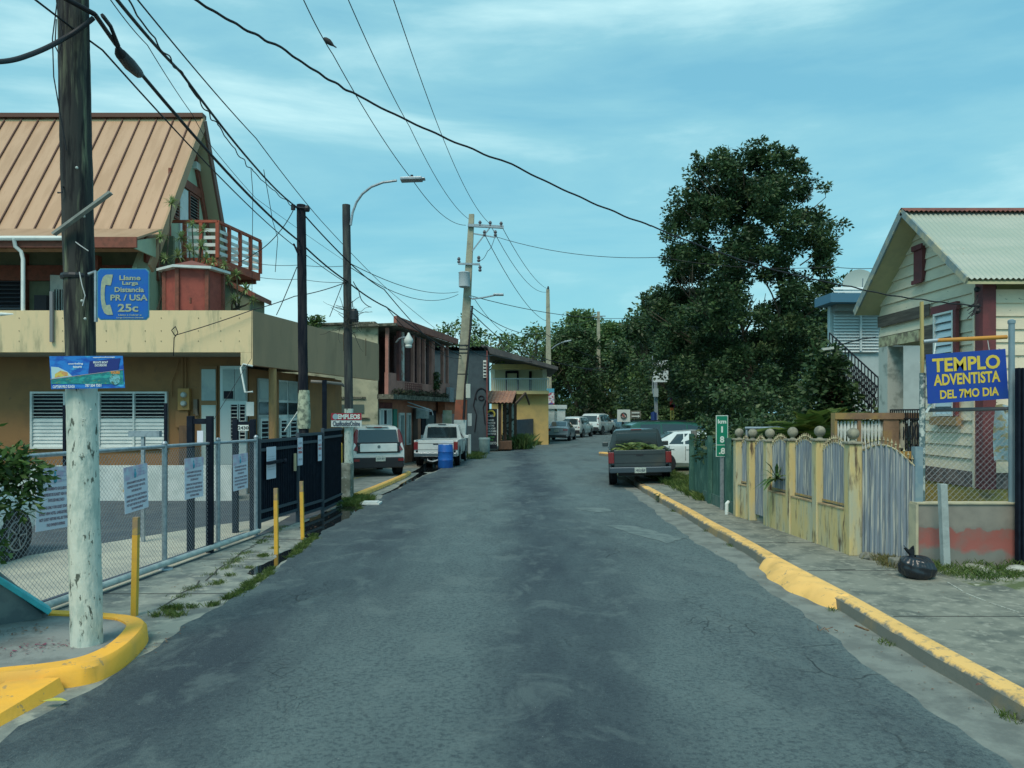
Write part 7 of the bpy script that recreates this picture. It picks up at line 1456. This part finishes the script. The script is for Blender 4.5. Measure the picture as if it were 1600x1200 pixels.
# litter
random.seed(21)
def litter(label, gen, n, s, m, name='fallen_leaves'):
    q = []
    for k in range(n):
        x, y, z = gen(); a = random.uniform(0,6.283); l = s*random.uniform(.5,1.2); u = np.array([math.cos(a),math.sin(a),random.uniform(-.2,.3)])*l; v = np.array([-math.sin(a),math.cos(a),random.uniform(-.1,.4)])*l*.4; c = np.array([x,y,z+.006]); q.append([c-u*.5, c+v*.5, c+u*.5, c-v*.5])
    return tag(fast_quads(name, np.array(q), m, None, tuple(np.array(q).reshape(-1,3).mean(0))), label, 'leaves', kind='stuff')
litm = mat('dead_leaf', (.12,.06,.05), .8, col2=(.26,.18,.09), nscale=30); litm2 = mat('purple_petal', (.22,.05,.10), .8, col2=(.10,.05,.05), nscale=30)
litter('purple and brown fallen leaves on the corner pavement round the white pole', lambda: (-4.0+random.gauss(0,.16), 6.45+random.gauss(0,.1), .14), 90, .035, litm2)
litter('brown fallen leaves under the turquoise-capped wall stub', lambda: (-4.45+random.gauss(0,.2), 6.9+random.gauss(0,.12), .14), 80, .04, litm)
litter('dead leaves drifted in the gutter below the yellow corner kerb', lambda: (-3.2+random.gauss(0,.05)-.0, 6.9+random.gauss(0,.3), .02), 60, .03, litm)
litter('dead leaves and grit on the right gutter', lambda: (random.uniform(3.05,3.42), random.uniform(5,18), .014), 130, .03, litm)
litter('scattered leaves and grit on the right pavement', lambda: (random.uniform(3.7,5.0), random.uniform(5,16), .14), 120, .025, litm)
litter('debris scattered before the black gate', lambda: (random.uniform(-4.4,-3.4), random.uniform(9,18), .006), 220, .035, litm)
g = G(85,1099,.03); lq = MB().grid(lambda u, v: (g.x-.09+.18*u, g.y+(v-.5)*.07*math.sin(math.pi*min(.98,max(.02,u))), g.z+.012+.012*math.sin(u*3)+.01*abs(v-.5)), 10, 4); tag(lq.build('fallen_leaf', mat('yellow_leaf', (.50,.46,.08), .6, col2=(.35,.36,.08), nscale=14), None, True), 'single yellow-green leaf lying on the asphalt at lower left', 'leaf')
g = G(1533,1073,.15); tag(MB().grid(lambda u, v: (g.x-.04+.08*u, g.y+(v-.5)*.05*math.sin(math.pi*min(.98,max(.02,u))), g.z+.01+.012*math.sin(u*4)), 6, 3).build('fallen_leaf', litm, None, True), 'single brown curled leaf on the right yellow kerb', 'leaf')
tag(MB().box(-3.45,-3.0,17.35,17.75,.01,.06).box(-3.40,-3.05,17.4,17.7,.061,.08).build('foam_scrap', white, bevel=.01), 'flattened white scrap of foam lying in the left gutter beyond the puddle', 'scrap')
q_ = G(1300,905,0); tw = MB()
for k in range(5): tw.tube([G(1295,985,.02)+Vector((random.uniform(-.1,.1),random.uniform(-.05,.05),0)), G(1300,985,.03)+Vector((random.uniform(-.12,.12),random.uniform(-.1,.1),.02))], .004, 4)
tag(tw.build('dry_twig', litm), 'small dry twig in the right gutter', 'twig')
# distant trees
tA = tree('street_tree', 'rounded mid-green tree above the black sedan at the road bend', 'tree', (12.0,93,0), 12.5, 5.2, lf_mid, 120, 120, .42, .3, .12, 1.15, 21, 'trees closing the street')
def tcopy(src, x, y, rz, sx, sz, label): c = copy_tree(src); c.location = (x, y, 0); c.rotation_euler = (0,0,rz); c.scale = (sx, sx, sz); c['label'] = label; return c
tB = tree('street_tree', 'broad dark green tree over the far pavement right of the prohibition sign', 'tree', (11.5,58,0), 10.5, 4.4, lf_dark, 130, 125, .34, .25, .10, .95, 22, 'trees closing the street', droop=.4)
tcopy(tB, 6.5, 78, 1.2, .95, 1.0, 'dark tree behind the slim concrete pole and white gate pillars')
tcopy(tA, 15.5, 76, 2.1, 1.0, 1.08, 'mid-green tree directly above the prohibition sign')
tcopy(tB, 19, 99, 3.0, 1.25, 1.35, 'tall dark tree at the vanishing point of the street')
tcopy(tA, 9.2, 100, 4.0, 1.1, 1.18, 'mid-green tree beyond the yellow house roof')
tcopy(tB, 10.4, 48.5, 5.0, .74, .60, 'dark tree behind the blank billboard')
tcopy(tA, 16.5, 66, .5, .9, .95, 'mid-green tree between the billboard and the far trees')
tcopy(tB, 25, 82, 2.6, 1.1, .95, 'dark tree partly hidden behind the big dark tree')
tcopy(tA, 17, 44, 1.9, .8, .62, 'low mid-green tree behind the big dark tree, near the white house')
tC = tree('bare_tree', 'half-bare tree with sparse leaves behind the grey house and leaning pole', 'tree', (-3.2,53,0), 8.4, 3, lf_mid, 10, 9, .30, .16, .3, .6, 24, 'thin trees behind the left houses', sparse=True)
tcopy(tC, 1.9, 76, 2.0, 1.35, 1.25, 'half-bare twiggy tree above the yellow house roof')
tcopy(tC, 4.6, 84, 3.3, 1.5, 1.35, 'half-bare twiggy tree just left of the banner pole')
shrub('vine_bush', 'leafy vine top showing over the flat hotel roof beside the gate pole', 'shrub', [P(487+random.uniform(-8,12),502+random.uniform(-3,3),27.5) for _ in range(10)], [.22]*10, 40, .13, lf_mid, seed=44)
shrub('hedge', 'distant dark hedge closing the end of the road under the trees', 'hedge', [(4+26*random.random(), 104+random.uniform(-3,3), random.uniform(.5,4)) for _ in range(150)], [1.3]*150, 60, .5, lf_dark, seed=45)
shrub('hedge', 'dark undergrowth behind the parked cars and prohibition sign', 'hedge', [(13.5+8*random.random(), 70+random.uniform(-6,8), random.uniform(.4,3)) for _ in range(60)], [1.0]*60, 70, .36, lf_dark, seed=46)
shrub('hedge', 'pale green bushes right of the arrow board', 'hedge', [(8.2+5.5*random.random(), 44+random.uniform(-2,3), random.uniform(.2,1.6)) for _ in range(46)], [.6]*46, 70, .24, lf_mid, seed=47)
mb = MB()
for k in range(26): mb.box(6.6+k*.22, 6.72+k*.22, 84+k*.3, 84.1+k*.3, 0, 4.6)
tag(mb.build('board_fence', mat('far_boards', (.20,.18,.14), .9, col2=(.12,.11,.09), nscale=1.5)), 'tall pale boarded fence far off behind the parked cars', 'fence')
tag(MB().bar((3.41,7.35,.02),(3.36,7.52,.02),.02,.01).build('dry_stick', litm), 'dry stick lying against the right kerb', 'stick')

litter('grit and leaf scraps scattered along the left apron', lambda: (random.uniform(-3.9,-3.15), random.uniform(7.6,15), .006), 320, .018, litm)
tufts('thin grass along the seam between apron and gutter', [(-3.72-.03*k*.35+random.uniform(-.05,.05), 8.4+k*.12, 0) for k in range(50) if random.random() < .45], 1500, .035, .05, .003)
struct_chips = litter('pale grit chips scattered over the asphalt', lambda: (random.uniform(-2.9,2.8), random.uniform(4.3,16), .052), 420, .010, mat('grit', (.42,.45,.44), .8), 'road_grit')
